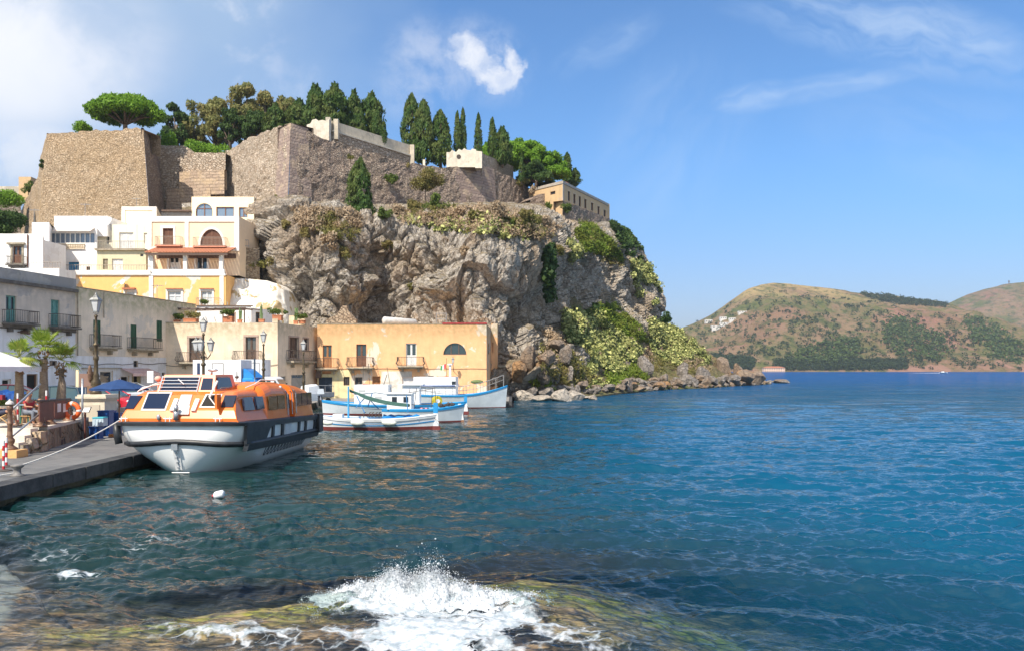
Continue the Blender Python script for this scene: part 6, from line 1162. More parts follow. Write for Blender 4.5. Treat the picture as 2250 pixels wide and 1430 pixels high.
# slipway of pale concrete at the far left bottom is under water; terrace with steps
TER = mat('pale_terrace_paving', (.70, .63, .54), (.58, .52, .44), 1.4, .85, .2); TERST = masonry('inlaid_stone', [(.05, .045, .05), (.35, .26, .17), (.42, .32, .22), (.38, .28, .19)], (.40, .30, .2), 2.6, .75); WARM = mat('warm_tuff_block', (.72, .42, .16), (.62, .38, .17), 3, .85, .4)
zt_ = 1.36
t = thing('stone_terrace', 'raised pale terrace with a wall of dark inlaid stones, above the quay', 'terrace', (-17.5, 30, Z0))
xa, ya, xb_, yb_ = -17.35, 28.9, P(195, 0, 34.5).x, 34.5
mb = MB(); fr = [V((xa, ya, 0)), V((xb_, yb_, 0)), V((-40, yb_ + 1, 0)), V((-40, ya - .6, 0))]; 
mb.add([v + V((0, 0, zt_ - .12)) for v in fr] + [v + V((0, 0, zt_)) for v in fr], [(0, 1, 5, 4), (1, 2, 6, 5), (2, 3, 7, 6), (3, 0, 4, 7), (4, 5, 6, 7)]); mb.build('paving', TER, t)
mb = MB(); mb.add([v + V((0, 0, Z0 - .1)) for v in fr] + [v + V((0, 0, zt_ - .12)) for v in fr], [(0, 1, 5, 4), (1, 2, 6, 5), (2, 3, 7, 6)]); mb.build('side_wall', TERST, t)
mb = MB()
for k in range(4): mb.par((-40, ya - .6 - .42 * (k + 1), Z0), (40 + xa + .05 * k, 0, 0), (0, .43, 0), (0, 0, zt_ - Z0 - .215 * k - .01))
mb.build('steps', TER, t); mb = MB()
for k in range(4): mb.par((xa + .02 - .05 * k, ya - .55 - .42 * (k + 1), Z0), (.32, 0, 0), (0, .5, 0), (0, 0, zt_ - Z0 - .12 - .2 * k))
mb.build('step_blocks', masonry('step_block', [(.5, .46, .42), (.42, .36, .3), (.62, .44, .25)], (.3, .26, .2), 1.8, 1), t)
mb = MB(); mb.par((xa - .15, ya - 2.9, Z0), (.85, 0, 0), (0, .62, 0), (0, 0, .26)); mb.build('base_block', WARM, t)
for k in range(3): mb = MB(); y_ = yb_ + .02 + .42 * k; mb.par((xb_ - 2, y_, Z0), (2.0 + .02 * k, 0, 0), (0, .43, 0), (0, 0, .64 - .2 * k)); mb.build('step_block', TER, t)
# bronze lamp style posts of the railing
BRONZE = mat('brown_cast_iron', (.15, .085, .055), (.25, .15, .09), 9, .5, metal=.3); STEEL = mat('galvanised_steel', (.42, .44, .47), (.34, .36, .38), 6, .35, metal=.6)
def cast_post(name, label, x, y, z, h, cap=True, k=1.0):
    t = thing(name, label, 'post', (x, y, z)); mb = MB(); mb.lathe([(.24 * k, 0), (.24 * k, .05), (.17 * k, .1), (.10 * k, .16), (.15 * k, .26), (.15 * k, .34), (.09 * k, .42), (.11 * k, .46), (.085 * k, .5), (.075 * k, h * .55), (.095 * k, h * .57), (.095 * k, h * .6), (.07 * k, h * .62), (.065 * k, h - .22), (.10 * k, h - .18), (.10 * k, h - .05), (.06 * k, h)], n=12); mb.build('shaft', BRONZE, t, smooth=True, local=True)
    if cap: mb = MB(); mb.lathe([(.10 * k, h), (.14 * k, h + .03), (.12 * k, h + .09), (.05 * k, h + .14), (.02, h + .2)], n=10); mb.build('cap', mat('pale_cast_cap', (.6, .57, .54), (.45, .43, .4), 5), t, local=True)
    return t
cast_post('railing_post', 'brown cast iron post on the orange block at the foot of the steps', xa + .25, ya - 2.55, Z0 + .26, 1.52)
cast_post('railing_post', 'brown cast iron post at the top corner of the steps beside the notice panels', xa - .15, ya - .2, zt_, 1.05, False)
cast_post('railing_post', 'brown cast iron post under the middle of the notice panels', P(122, 0, 30).x - .2, 30, zt_ - .02, .95, False); cast_post('railing_post', 'brown cast iron post under the right end of the notice panels, behind the lifebuoy', P(157, 0, 32.3).x - .1, 32.3, zt_ - .02, .95, False)
def rail(name, label, pts, r=.035, m=STEEL, cat='handrail'):
    t = thing(name, label, cat, tuple(V(pts[0]))); MB().tube(pts, r, 8).build('tube', m, t, smooth=True); return t
A1 = V((xa + .25, ya - 2.55, 0)); A2 = V((xa - .15, ya - .2, 0))
rail('handrail', 'upper steel handrail sloping up beside the steps', [A1 + V((0, 0, 2.06)), A2 + V((0, 0, 2.94))]); rail('handrail', 'lower steel handrail sloping up beside the steps', [A1 + V((0, 0, 1.15)), A2 + V((0, 0, 1.86))])
# brown notice panels hung on the railing
t = thing('notice_panel', 'reddish brown double panel with two white notices on the terrace railing', 'notice board', (P(120, 0, 30).x, 30, zt_)); fP = Fac(84, 28.2, 153, 32.1); BP = mat('brown_red_panel', (.11, .04, .03), (.15, .055, .04), 2, .6)
for i, (x0, x1) in enumerate(((85, 116), (118, 150))):
    mb = MB(); a, b, c, d = fP.rect(x0, x1, 882 if i == 0 else 878, 923 if i == 0 else 917); fP.box(mb, a, b, c, d, 0, .04); p = mb.build('panel', BP, t)
    if i == 1:
        for n0 in (123.5, 136): mb = MB(); a, b, c, d = fP.rect(n0, n0 + 7.5, 885.5, 904); fP.box(mb, a, b, c, d, .041, .05); mb.build('notice', WHITEW, p)
mb = MB(); mb.tube([fP.pt(-.1, fP.z(85, 880), .02), fP.pt(fP.L, fP.z(153, 876), .02)], .05, 6); mb.build('top_rail', IRON, t)
# orange lifebuoy
q = P(162, 901, 31.6); t = thing('lifebuoy', 'orange lifebuoy with white bands hanging at the end of the notice panels', 'lifebuoy', (q.x, q.y - .12, q.z)); 
def torus(mb, c, R_, r, a0, a1, ax='y', n=22, m=10, sx=1):
    for_ = []
    for i in range(n + 1):
        a = a0 + (a1 - a0) * i / n; ce = V((math.cos(a) * R_ * sx, 0, math.sin(a) * R_)); rd = V((math.cos(a), 0, math.sin(a))); for_.append([V(c) + ce + rd * r * math.cos(2 * math.pi * k / m) + V((0, r * math.sin(2 * math.pi * k / m), 0)) for k in range(m)])
    return mb.loft(for_)
mb = MB(); torus(mb, (0, 0, 0), .28, .095, 0, 6.283); mb.build('ring', mat('orange_buoy', (.85, .16, .03), (.75, .13, .03), 5, .5), t, smooth=True, local=True)
for k in range(4): mb = MB(); torus(mb, (0, 0, 0), .28, .099, k * 1.571 - .14 + .0, k * 1.571 + .14, n=4); mb.build('band', WHITEW, t, smooth=True, local=True)
rail('steel_pole', 'tall galvanised pole beside the lifebuoy', [P(181, 0, 33).xy.to_3d() + V((0, 0, Z0)), P(181, 0, 33).xy.to_3d() + V((0, 0, 3.1))], .045, cat='pole'); rail('steel_brace', 'dark slanting brace from the railing down to the tall pole', [P(155, 912, 32.6), P(182, 946, 33)], .04, IRON, 'brace')
# small lectern style sign
t = thing('menu_sign', 'small tilted white sign on a dark red pole beside the lifebuoy', 'sign', tuple(G(187, 966))); q = G(187, 966); k = q.y / F
mb = MB(); mb.tube([q, q + V((0, 0, 62 * k))], .05, 6); mb.build('pole', BP, t); mb = MB(); c = q + V((.05, 0, 66 * k)); mb.par(c + V((-.17, 0, -.11)), (.30, 0, 0), (.06, .08, .24), (0, -.03, .01)); pp = mb.build('panel', IRON, t); mb = MB(); mb.par(c + V((-.155, -.035, -.09)), (.27, 0, 0), (.052, .07, .2), (0, -.006, .002)); mb.build('sheet', WHITEW, pp)
# lamp pedestal and boxes behind
PED = mat('pedestal_stone', (.66, .60, .48), (.56, .50, .40), 2, .8, .3)
t = thing('lamp_pedestal', 'square cream stone pedestal carrying the tall street lamp', 'pedestal', (P(207, 0, 36).x, 36, Z0)); x_ = P(207, 0, 36).x; mb = MB()
for w, z0, z1 in ((1.5, Z0, Z0 + .35), (1.15, Z0 + .35, 2.05), (1.28, 2.05, 2.14), (1.42, 2.14, 2.24), (1.3, 2.24, 2.32)): mb.box((x_, 36.4, (z0 + z1) / 2), (w, w, z1 - z0))
mb.build('block', PED, t); mb = MB(); mb.box((x_ - .02, 36.4 - .58, 1.35), (.75, .05, 1.0)); mb.build('inset_panel', mat('inset_panel', (.50, .45, .36)), t)
t = thing('low_wall', 'low grey wall behind the blue crates', 'wall', (-18, 38, Z0)); mb = MB(); mb.par((P(150, 0, 36.6).x, 36.6, Z0), (2.6, 0, 0), (0, .5, 0), (0, 0, .95)); mb.par((P(234, 0, 37).x, 37, Z0), (3.2, 0, 0), (0, .4, 0), (0, 0, 1.15)); mb.build('wall', plaster('wall_grey', (.48, .45, .42), None), t)
# street lamps
LGL = mat('lamp_frost_glass', (.55, .57, .58), (.48, .50, .52), 3, .25)
def lantern(par, c, s=1.0, local=True):
    h = .62 * s; mb = MB(); c = V(c)
    def ring(r, z): return [c + V((r * math.cos(math.pi / 4 + k * math.pi / 2), r * math.sin(math.pi / 4 + k * math.pi / 2), z)) for k in range(4)]
    L = MB().loft([ring(.15 * s, 0), ring(.28 * s, h)]).build('lantern', LGL, par, local=local)
    mb = MB()
    for k in range(4): mb.tube([ring(.155 * s, 0)[k], ring(.29 * s, h)[k]], .018 * s, 4)
    mb.loft([ring(.17 * s, -.03), ring(.17 * s, .03)]); mb.loft([ring(.36 * s, h), ring(.36 * s, h + .04 * s), ring(.22 * s, h + .17 * s), ring(.14 * s, h + .22 * s), ring(.15 * s, h + .26 * s), ring(.06 * s, h + .33 * s)]); mb.ell(c + V((0, 0, h + .38 * s)), (.06 * s, .06 * s, .08 * s), 6, 4)
    for k in range(4): a = ring(.17 * s, -.02)[k]; mb.tube([a, c.lerp(a, .6) + V((0, 0, -.12 * s)), c + V((0, 0, -.2 * s))], .014 * s, 4)
    mb.build('lantern_frame', mat('lamp_grey_iron', (.33, .33, .32), (.22, .22, .2), 8, .4, metal=.5), L, local=True) if False else mb.build('lantern_frame', mat('lamp_grey_iron', (.33, .33, .32), (.22, .22, .2), 8, .4, metal=.5), L, local=local)
OLB = mat('olive_bronze', (.12, .09, .045), (.075, .055, .035), 6, .45, metal=.4)
def lamp(label, x, y, z, h, heads=1, k=1.0, thin=.075):
    t = thing('street_lamp', label, 'street lamp', (x, y, z)); hp = h - 1.05 * k; mb = MB(); b = thin
    prof = [(.30 * k, 0), (.30 * k, .12), (.2 * k, .2), (.26 * k, .45), (.28 * k, .6), (.16 * k, .75), (.2 * k, .85), (b * 1.5, 1.0), (b * 1.35, hp * .42), (b * 1.9, hp * .44), (b * 1.9, hp * .47), (b * 1.25, hp * .49), (b * 1.2, hp * .60), (b * 2.1, hp * .615), (b * 2.1, hp * .63), (b, hp * .65), (b * 1.5, hp * .70), (b * .9, hp * .74), (b * 1.4, hp * .77), (b * .9, hp * .80), (b * 1.3, hp * .84), (b * .8, hp * .87), (b * .8, hp * .97), (b * 1.5, hp * .985), (b * .8, hp)]
    mb.lathe(prof, n=10); mb.build('post', OLB, t, smooth=True, local=True)
    if heads == 1: lantern(t, (0, 0, hp + .2 * k), k)
    else:
        lantern(t, (0, 0, hp + .2 * k), k)
        for s_, yy in ((-1, -.1), (1, .1), (.25, -.45)):
            mb = MB(); mb.tube([(0, 0, hp - 1.75 * k), (s_ * .3 * k, yy, hp - 1.95 * k), (s_ * .5 * k, yy * 1.6, hp - 1.6 * k)], .05 * k, 5); mb.build('arm', IRON, t, local=True); lantern(t, (s_ * .5 * k, yy * 1.6, hp - 1.35 * k), k)
    return t
q = P(211, 652, 36.4); lp = lamp('single street lamp with grey lantern and turned bronze post, on the cream pedestal', q.x, 36.4, 2.32, q.z - 2.32, 1, .82, .066)
mb = MB(); mb.ell((-.22, -.12, .95), (.10, .12, .42), 8, 6); mb.box((-.22, -.1, .22), (.26, .1, .36)); mb.build('control_box', BRONZE, lp, local=True)
q = P(447, 703, 50); lamp('street lamp with four clustered lanterns before the cream house', q.x, 50, Z0, q.z - Z0, 4, .82, .075); q = P(579, 730, 55); lamp('slim single street lamp between the blue truck cab and the white van', q.x, 55, Z0, q.z - Z0, 1, .78, .07); q = P(667, 750, 62); lamp('slim single street lamp standing before the three wheeled van', q.x, 62, Z0, q.z - Z0, 2 if False else 1, .78, .07)
t = thing('wall_lamp', 'lantern on a bracket on the orange house wall below the arched window', 'wall lamp', tuple(fD.pt(fD.u(997), fD.z(997, 800), .02))); mb = MB(); mb.tube([fD.pt(fD.u(997), fD.z(997, 815), .02), fD.pt(fD.u(997), fD.z(997, 803), .8), fD.pt(fD.u(997), fD.z(997, 800), 1.1)], .03, 5); mb.build('bracket', IRON, t); lantern(t, fD.pt(fD.u(997), fD.z(997, 797), 1.1), .62, False)
# signs on poles
def sign_pole(px, ytop, ybase, d, label, w, h, m, z=Z0, mp=GREYM):
    q = P(px, ytop, d); t = thing('sign_pole', label, 'sign', (q.x, d, z)); mb = MB(); mb.tube([(q.x, d, z), (q.x, d, q.z)], .035, 6); mb.build('pole', mp, t); mb = MB(); mb.box((q.x + w * .0, d - .05, q.z - h / 2), (w, .03, h)); mb.build('board', m, t)
sign_pole(331, 814, 0, 52, 'white rectangular sign board before the beige house', .42, .8, WHITEW); sign_pole(437, 797, 0, 49, 'narrow dark blue banner sign left of the lamp with clustered lanterns', .18, 1.1, mat('navy_banner', (.02, .04, .10))); sign_pole(560, 787, 0, 54, 'narrow dark banner sign in front of the blue truck cab', .12, 1.3, mat('dark_banner', (.03, .05, .08))); sign_pole(188, 820, 0, 42, 'plain brown back of a notice board between the palms and the lamp', .62, .72, mat('brown_board', (.22, .13, .10))); sign_pole(171, 812, 0, 43, 'folded cream parasol standing beside the brown board', .16, 1.2, mat('cream_cloth', (.78, .66, .42)))
# ---- blue crates, clear box
CRB = mat('blue_plastic', (.012, .075, .30), (.01, .06, .24), 4, .4); 
def crate(px, py, w, h, label, d=None, m=CRB, lid=True):
    q = G(px, py) if d is None else V(((px - CX) / F * d, d, Z0)); k = q.y / F; t = thing('plastic_crate', label, 'crate', tuple(q)); W_, H_ = w * k, h * k; mb = MB(); mb.par((-W_ / 2, 0, 0), (W_, 0, 0), (0, W_ * .8, 0), (0, 0, H_)); 
    for i in range(3): mb.par((-W_ / 2 + W_ * (.12 + .3 * i), -.02, .05), (W_ * .14, 0, 0), (0, .018, 0), (0, 0, H_ - .1))
    mb.build('box', m, t, local=True)
    if lid: mb = MB(); mb.par((-W_ / 2 - .02, -.03, H_), (W_ + .04, 0, 0), (0, W_ * .8 + .05, 0), (0, 0, .05)); mb.build('lid', m, t, local=True)
    return t
crate(207, 967, 22, 25, 'wide low blue crate under the clear box', 33.2); crate(227, 966, 25, 54, 'tallest blue crate in the stack beside the pedestal', 34.6); crate(243, 962, 14, 50, 'blue crate with a round top behind the tallest one', 35.5); crate(257, 962, 12, 46, 'blue crate at the right end of the stack', 35.5)
t = crate(215, 967, 24, 17, 'clear plastic box with a turquoise lid on the low blue crate', 33.3, mat('clear_plastic', (.55, .68, .78), (.48, .6, .7), 5, .3), False); t.location.z = Z0 + 25 * 33.2 / F + .06; mb = MB(); mb.par((-.24, -.02, .33), (.48, 0, 0), (0, .4, 0), (0, 0, .05)); mb.build('lid', mat('turquoise_plastic', (.08, .50, .62)), t, local=True)
crate(244, 972, 12, 7, 'small orange crate beside the blue crates near the lifeboat', 34, mat('orange_crate', (.6, .28, .1), (.5, .2, .05), 5), False)
# ---- bollards, rope, chain posts
RED = mat('signal_red', (.55, .02, .03), (.45, .02, .03), 5, .5)
def rw_post(px, ytop, ybase, label, z=Z0, d=None):
    d = d or gd(ybase, z); q = P(px, 0, d); zt2 = H + (HY - ytop) / F * d; t = thing('barrier_post', label, 'post', (q.x, d, z)); n = 6; h = zt2 - z
    for i in range(n): mb = MB(); a, b = h * i / n + .05 * (i == 0), h * (i + 1) / n; mb.lathe([(.035, a), (.035, b)], n=8); mb.build('stripe', RED if i % 2 == 0 else WHITEW, t, local=True)
    mb = MB(); mb.lathe([(.22, 0), (.22, .03), (.06, .06)], n=12); mb.build('foot', IRON, t, local=True)
rw_post(8, 967, 1034, 'red and white barrier post, nearer of two at the left edge'); rw_post(14, 961, 1025, 'red and white barrier post with a white tip, farther of two at the left edge'); rw_post(102, 857, 0, 'red and white post behind the notice panels', 1.36, 31); rw_post(39, 863, 0, 'slim red and white post on the terrace by the sunbather', 1.36, 29.5)
q = G(38, 1045); t = thing('mooring_bollard', 'grey iron mooring bollard on the quay edge', 'bollard', tuple(q)); mb = MB(); mb.lathe([(.19, 0), (.19, .03), (.10, .07), (.09, .2), (.16, .26), (.18, .31), (.12, .33)], n=14); mb.build('bollard', mat('worn_iron', (.22, .21, .2), (.14, .13, .12), 8, .6), t, smooth=True, local=True)
ROPE = mat('pale_rope', (.66, .64, .60), (.52, .5, .46), 20, .9)
def rope(label, a, b, sag, r=.018, n=14, m=ROPE):
    a, b = V(a), V(b); pts = [a.lerp(b, i / n) - V((0, 0, sag * 4 * (i / n) * (1 - i / n))) for i in range(n + 1)]; o = MB().tube(pts, r, 5).build('mooring_rope', m); tag(o, label, 'rope'); return o
# ---- orange lifeboat (tender)
OXY = V((-13.25, 25.7, 0)); ang = R(2.0); UX = V((math.cos(ang), -math.sin(ang), 0)); VX = V((math.sin(ang), math.cos(ang), 0)); BL, LL = 4.3, 9.1
def LB(u, v, z): return OXY + UX * u + VX * v + V((0, 0, z))
sheer = lambda v: 1 - .16 * max(0, v) / LL
ORG = mat('lifeboat_orange', (.86, .20, .025), (.80, .175, .02), 1.2, .32, coat=.25); HUL = mat('lifeboat_white', (.92, .93, .93), (.85, .87, .87), .9, .22, coat=.4); RUB = mat('black_rubber', (.012, .014, .018), (.03, .034, .04), 3, .45); LGLS = glass('lifeboat_glass', (.015, .022, .045), .05)
tl = thing('lifeboat', 'orange and white enclosed lifeboat moored at the quay', 'boat', tuple(LB(2.15, 4.5, 0)))
def outline(z, n=72):
    """plan outline of the hull at height z, bow towards the camera"""
    zz = [-.7, -.3, 0, .3, .6, .95, 1.3, 1.72]; hw = np.interp(z, zz, [.35, 1.15, 1.6, 1.83, 1.98, 2.09, 2.13, 2.15]); v0 = np.interp(z, zz, [1.5, .75, .42, .26, .16, .07, .02, 0]); fl = np.interp(z, zz, [4.0, 3.6, 3.2, 2.7, 2.1, 1.5, 1.1, .85]); ex = np.interp(z, zz, [1.7, 1.8, 1.9, 2.1, 2.5, 3.1, 3.8, 4.6]); pts = []
    for k in range(n):
        a = 2 * math.pi * k / n; c, s_ = math.cos(a), math.sin(a); e = 2 / ex
        x = math.copysign(abs(c) ** e, c) * hw; yf = abs(s_) ** e
        if s_ < 0: v = v0 + fl * (1 - yf)
        else: yf = abs(s_) ** (2 / 6.); x = math.copysign(abs(c) ** (2 / 6.), c) * hw; v = LL - .7 - v0 * .2 + .7 * yf if s_ > 0 else v0 + fl
        pts.append((x, v))
    return pts
def hull_ring(z, push=0.0, lift=None):
    r_ = []
    for x, v in outline(z):
        zz = z * sheer(v) + (lift(x, v) if lift else 0); k = 1 + push / 2.1; r_.append(LB(BL / 2 + x * k, v - push * (1 if v < 3 else -1 if v > LL - 1 else 0), zz))
    return r_
zs = [-.7, -.5, -.3, -.1, .1, .3, .5, .7, .9, 1.1, 1.3, 1.5, 1.72]; MB().loft([hull_ring(z) for z in zs], True, False).build('hull', HUL, tl, smooth=True)
MB().loft([hull_ring(1.70, -.02), hull_ring(1.70, -.3)], False, True).build('deck', ORG, tl)
MB().loft([hull_ring(1.62, .03), hull_ring(1.62, .10), hull_ring(1.72, .10), hull_ring(1.76, .05), hull_ring(1.76, -.06)], False, False).build('gunwale_strip', RUB, tl)
bl = lambda x, v: .13 * math.exp(-(x / 1.25) ** 2) * math.exp(-max(0, v) / 1.2) - .0
MB().loft([hull_ring(.86, .0, bl), hull_ring(.88, .10, bl), hull_ring(.95, .14, bl), hull_ring(1.04, .10, bl), hull_ring(1.06, .0, bl)], False, False).build('fender_belt', RUB, tl, smooth=True)
# side fender panel on the starboard side
def sp(v, z, o=.03): 
    zz = z; hw = np.interp(zz, [-.7, -.3, 0, .3, .6, .95, 1.3, 1.72], [.35, 1.15, 1.6, 1.83, 1.98, 2.09, 2.13, 2.15]); return LB(BL / 2 + hw + o, v, z * sheer(v))
def side_poly(name, m, pts, th=.10, par=None):
    f_ = [sp(v, z, .02 + th) for v, z in pts]; b_ = [sp(v, z, -.02) for v, z in pts]; n = len(pts); mb = MB(); mb.add(f_ + b_, [tuple(range(n))] + [(i, (i + 1) % n, n + (i + 1) % n, n + i)[::-1] for i in range(n)]); return mb.build(name, m, par or tl)
side_poly('side_fender', RUB, [(.5, .74), (LL - .15, .62), (LL - .15, .86), (.5, .98)], .12)
side_poly('side_fender', RUB, [(.45, .98), (2.0, .98), (2.35, 1.06), (2.65, 1.42), (2.95, 1.52), (8.6, 1.52), (8.6, 1.72), (.38, 1.74)], .06)
for v in (3.1, 4.15, 6.2, 7.1, 8.4): side_poly('fender_strut', RUB, [(v - .09, .9), (v + .14, .9), (v + .06, 1.6), (v - .16, 1.6)], .05)
side_poly('boarding_door', mat('door_frame_grey', (.62, .64, .66), (.5, .52, .54), 3), [(4.4, .98), (5.1, .98), (5.1, 1.5), (4.4, 1.5)], .03)
mb = MB(); mb.par(LB(BL - .1, LL - .5, .72), UX * .26, VX * .6, (0, 0, .8)); mb.build('corner_fender', RUB, tl); mb = MB(); mb.tube([LB(-.02, .25, 1.68), LB(.02, .22, 1.3), LB(.08, .22, 1.0)], .12, 8); mb.build('corner_fender', RUB, tl, smooth=True)
mb = MB()
for k in range(13):
    v = 2.6 + k * .37; mb.tube([sp(v, .74, .06), sp(v + .12, .38, .04), sp(v + .22, .36, .04), sp(v + .34, .72, .06)], .014, 4)
mb.build('grab_line', RUB, tl)
mb = MB(); zc0 = [(.98 + .14, .20), (.55, .26), (.2, .36)]; mb.add([LB(BL / 2 - .17, .02, .92), LB(BL / 2 + .05, .02, .92), LB(BL / 2 + .05, .28, .12), LB(BL / 2 - .17, .28, .12), LB(BL / 2 - .17, .12, .92), LB(BL / 2 + .05, .12, .92), LB(BL / 2 + .05, .38, .12), LB(BL / 2 - .17, .38, .12)], [(3, 2, 1, 0), (0, 1, 5, 4), (1, 2, 6, 5), (3, 0, 4, 7), (2, 3, 7, 6)]); bs = mb.build('bow_strap', mat('strap_white', (.85, .85, .85), (.7, .7, .7), 5), tl)
mb = MB(); mb.box(LB(BL / 2 - .06, .0, .92), (.2, .14, .2)); 
for k in range(4): mb.box(LB(BL / 2 - .06, .07 + .065 * k - .03, .72 - .17 * k), (.05, .05, .05))
mb.build('strap_bolts', STEEL, bs)
mb = MB(); mb.tube([LB(BL / 2 - .3, .28, .03), LB(BL / 2 + .3, .28, .03)], .02, 5); mb.build('tow_bar', WHITEW, tl)
# cabin: lofted along its length
def crossrow(v, wb, wt, zb, zt, rc=.35, lean=0.0, n=8):
    """ring of points for one cabin section, from port foot over the roof to starboard foot"""
    c = BL / 2; pts = [LB(c - wb, v, zb)]
    for k in range(n + 1): a = math.pi - (math.pi / 2) * k / n; pts.append(LB(c - wt + rc + rc * math.cos(a), v + lean, zt - rc + rc * math.sin(a)))
    for k in range(n + 1): a = math.pi / 2 - (math.pi / 2) * k / n; pts.append(LB(c + wt - rc + rc * math.cos(a), v + lean, zt - rc + rc * math.sin(a)))
    pts.append(LB(c + wb, v, zb)); return pts
gz = 1.74
secs = [(.10, 2.03, 1.98, gz, gz + .12, .05), (.22, 2.02, 1.9, gz, gz + .38, .1), (.62, 2.02, 1.76, gz, 2.62, .16), (1.0, 2.03, 1.72, gz, 2.74, .22), (2.0, 2.04, 1.74, gz * .98, 2.76, .25), (2.9, 2.04, 1.76, gz * .96, 2.78, .3)]
MB().loft([crossrow(*s_[:5], rc=s_[5]) for s_ in secs], True, True).build('cabin', ORG, tl, smooth=False)
secs = [(2.5, 1.95, 1.78, gz * .97, 2.62, .3), (2.85, 2.05, 1.96, gz * .96, 2.90, .5), (3.4, 2.07, 2.0, gz * .95, 3.02, .55), (5.0, 2.07, 2.0, gz * .93, 2.98, .55)]
MB().loft([crossrow(*s_[:5], rc=s_[5]) for s_ in secs], True, True).build('canopy', ORG, tl, smooth=False)
secs = [(5.9, 2.07, 2.0, gz * .91, 2.90, .5), (7.2, 2.06, 1.98, gz * .88, 2.80, .5), (8.6, 2.03, 1.9, gz * .86, 2.62, .5), (8.95, 1.9, 1.5, gz * .86, 2.2, .3)]
MB().loft([crossrow(*s_[:5], rc=s_[5]) for s_ in secs], True, True).build('canopy', ORG, tl, smooth=False)
SAL = mat('faded_red_cover', (.62, .20, .13), (.50, .15, .10), 4, .6); MB().loft([crossrow(v, 2.0, 1.94, gz * .92, 2.86 - .04 * (v - 5), rc=.5) for v in (5.0, 5.25, 5.5)], True, True).build('door_canopy', SAL, tl); MB().loft([crossrow(v, 1.7, 1.6, gz * .92, 2.7, rc=.5) for v in (5.49, 5.92)], True, True).build('dark_opening', DARK, tl)  # dark block puts the shade of the unlit door opening into colour
# wheelhouse box on the cabin roof
def pbox(name, m, u0, u1, v0, v1, z0, z1, tu=.12, tv0=.35, tv1=.1, par=None):
    b = [LB(u0, v0, z0), LB(u1, v0, z0), LB(u1, v1, z0), LB(u0, v1, z0), LB(u0 + tu, v0 + tv0, z1), LB(u1 - tu, v0 + tv0, z1), LB(u1 - tu, v1 - tv1, z1), LB(u0 + tu, v1 - tv1, z1)]; return MB().add(b, [(3, 2, 1, 0), (4, 5, 6, 7), (0, 1, 5, 4), (1, 2, 6, 5), (2, 3, 7, 6), (3, 0, 4, 7)]).build(name, m, par or tl)
wh = pbox('wheelhouse', ORG, .98, 3.02, .95, 2.9, 2.70, 3.30)
def quadp(name, m, a, b, c, d, par, off=.015, th=.02):
    a, b, c, d = V(a), V(b), V(c), V(d); n = (b - a).cross(d - a).normalized(); n = n if n.y < 0 or n.x > .3 else -n; f_ = [p_ + n * off for p_ in (a, b, c, d)]; g_ = [p_ - n * th for p_ in (a, b, c, d)]; mb = MB(); mb.add(f_ + g_, [(0, 1, 2, 3), (7, 6, 5, 4), (0, 4, 5, 1), (1, 5, 6, 2), (2, 6, 7, 3), (3, 7, 4, 0)]); return mb.build(name, m, par)
w = quadp('windscreen', LGLS, LB(1.12, .99, 2.76), LB(2.36, .99, 2.76), LB(2.34, 1.24, 3.22), LB(1.16, 1.24, 3.22), wh)
mb = MB()
for k in range(5): a = k / 4; mb.tube([LB(1.08, .93 + .27 * a, 2.76 + .46 * a), LB(2.40, .93 + .27 * a, 2.76 + .46 * a)], .014, 4)
for u in (1.08, 2.40): mb.tube([LB(u, .92, 2.72), LB(u, 1.22, 3.26)], .02, 4)
mb.build('screen_bars', mat('bar_grey', (.62, .64, .66)), w)
mb = MB(); mb.tube([LB(1.75, .93, 3.16), LB(1.95, .93, 2.98)], .02, 4); mb.build('wiper', WHITEW, w)
quadp('side_window', LGLS, LB(2.50, 1.0, 2.78), LB(2.90, 1.0, 2.78), LB(2.84, 1.22, 3.18), LB(2.50, 1.22, 3.18), wh); quadp('side_window', LGLS, LB(3.01, 1.15, 2.8), LB(3.01, 2.5, 2.8), LB(2.93, 2.4, 3.2), LB(2.93, 1.35, 3.2), wh, .03)
# windows of the sloping cabin front: face runs from (v .22,z gz+.38) to (v .62,z 2.62)
def ff(u, z): k = (z - (gz + .38)) / (2.62 - gz - .38); return LB(u, .22 + .40 * k - .0, z)
WRIM = mat('window_rim', (.86, .80, .76), (.78, .7, .66), 4)
def fwin(u0, u1, z0, z1, rim=True, glass_=LGLS, sh=0.0, name='window'):
    if rim: p_ = quadp('window_frame', WRIM, ff(u0 - .05, z0 - .05), ff(u1 + .05, z0 - .05), ff(u1 + .05 - sh, z1 + .05), ff(u0 - .05 + (sh if sh > 0 else 0), z1 + .05), tl, .02)
    q_ = quadp(name, glass_, ff(u0, z0), ff(u1, z0), ff(u1 - sh, z1), ff(u0 + (sh if sh > 0 else 0), z1), p_ if rim else tl, .035)
fwin(.28, .56, 2.16, 2.58, False, sh=-.14); fwin(.88, 1.62, 2.16, 2.66, sh=.0); fwin(3.52, 3.92, 2.22, 2.60, False)
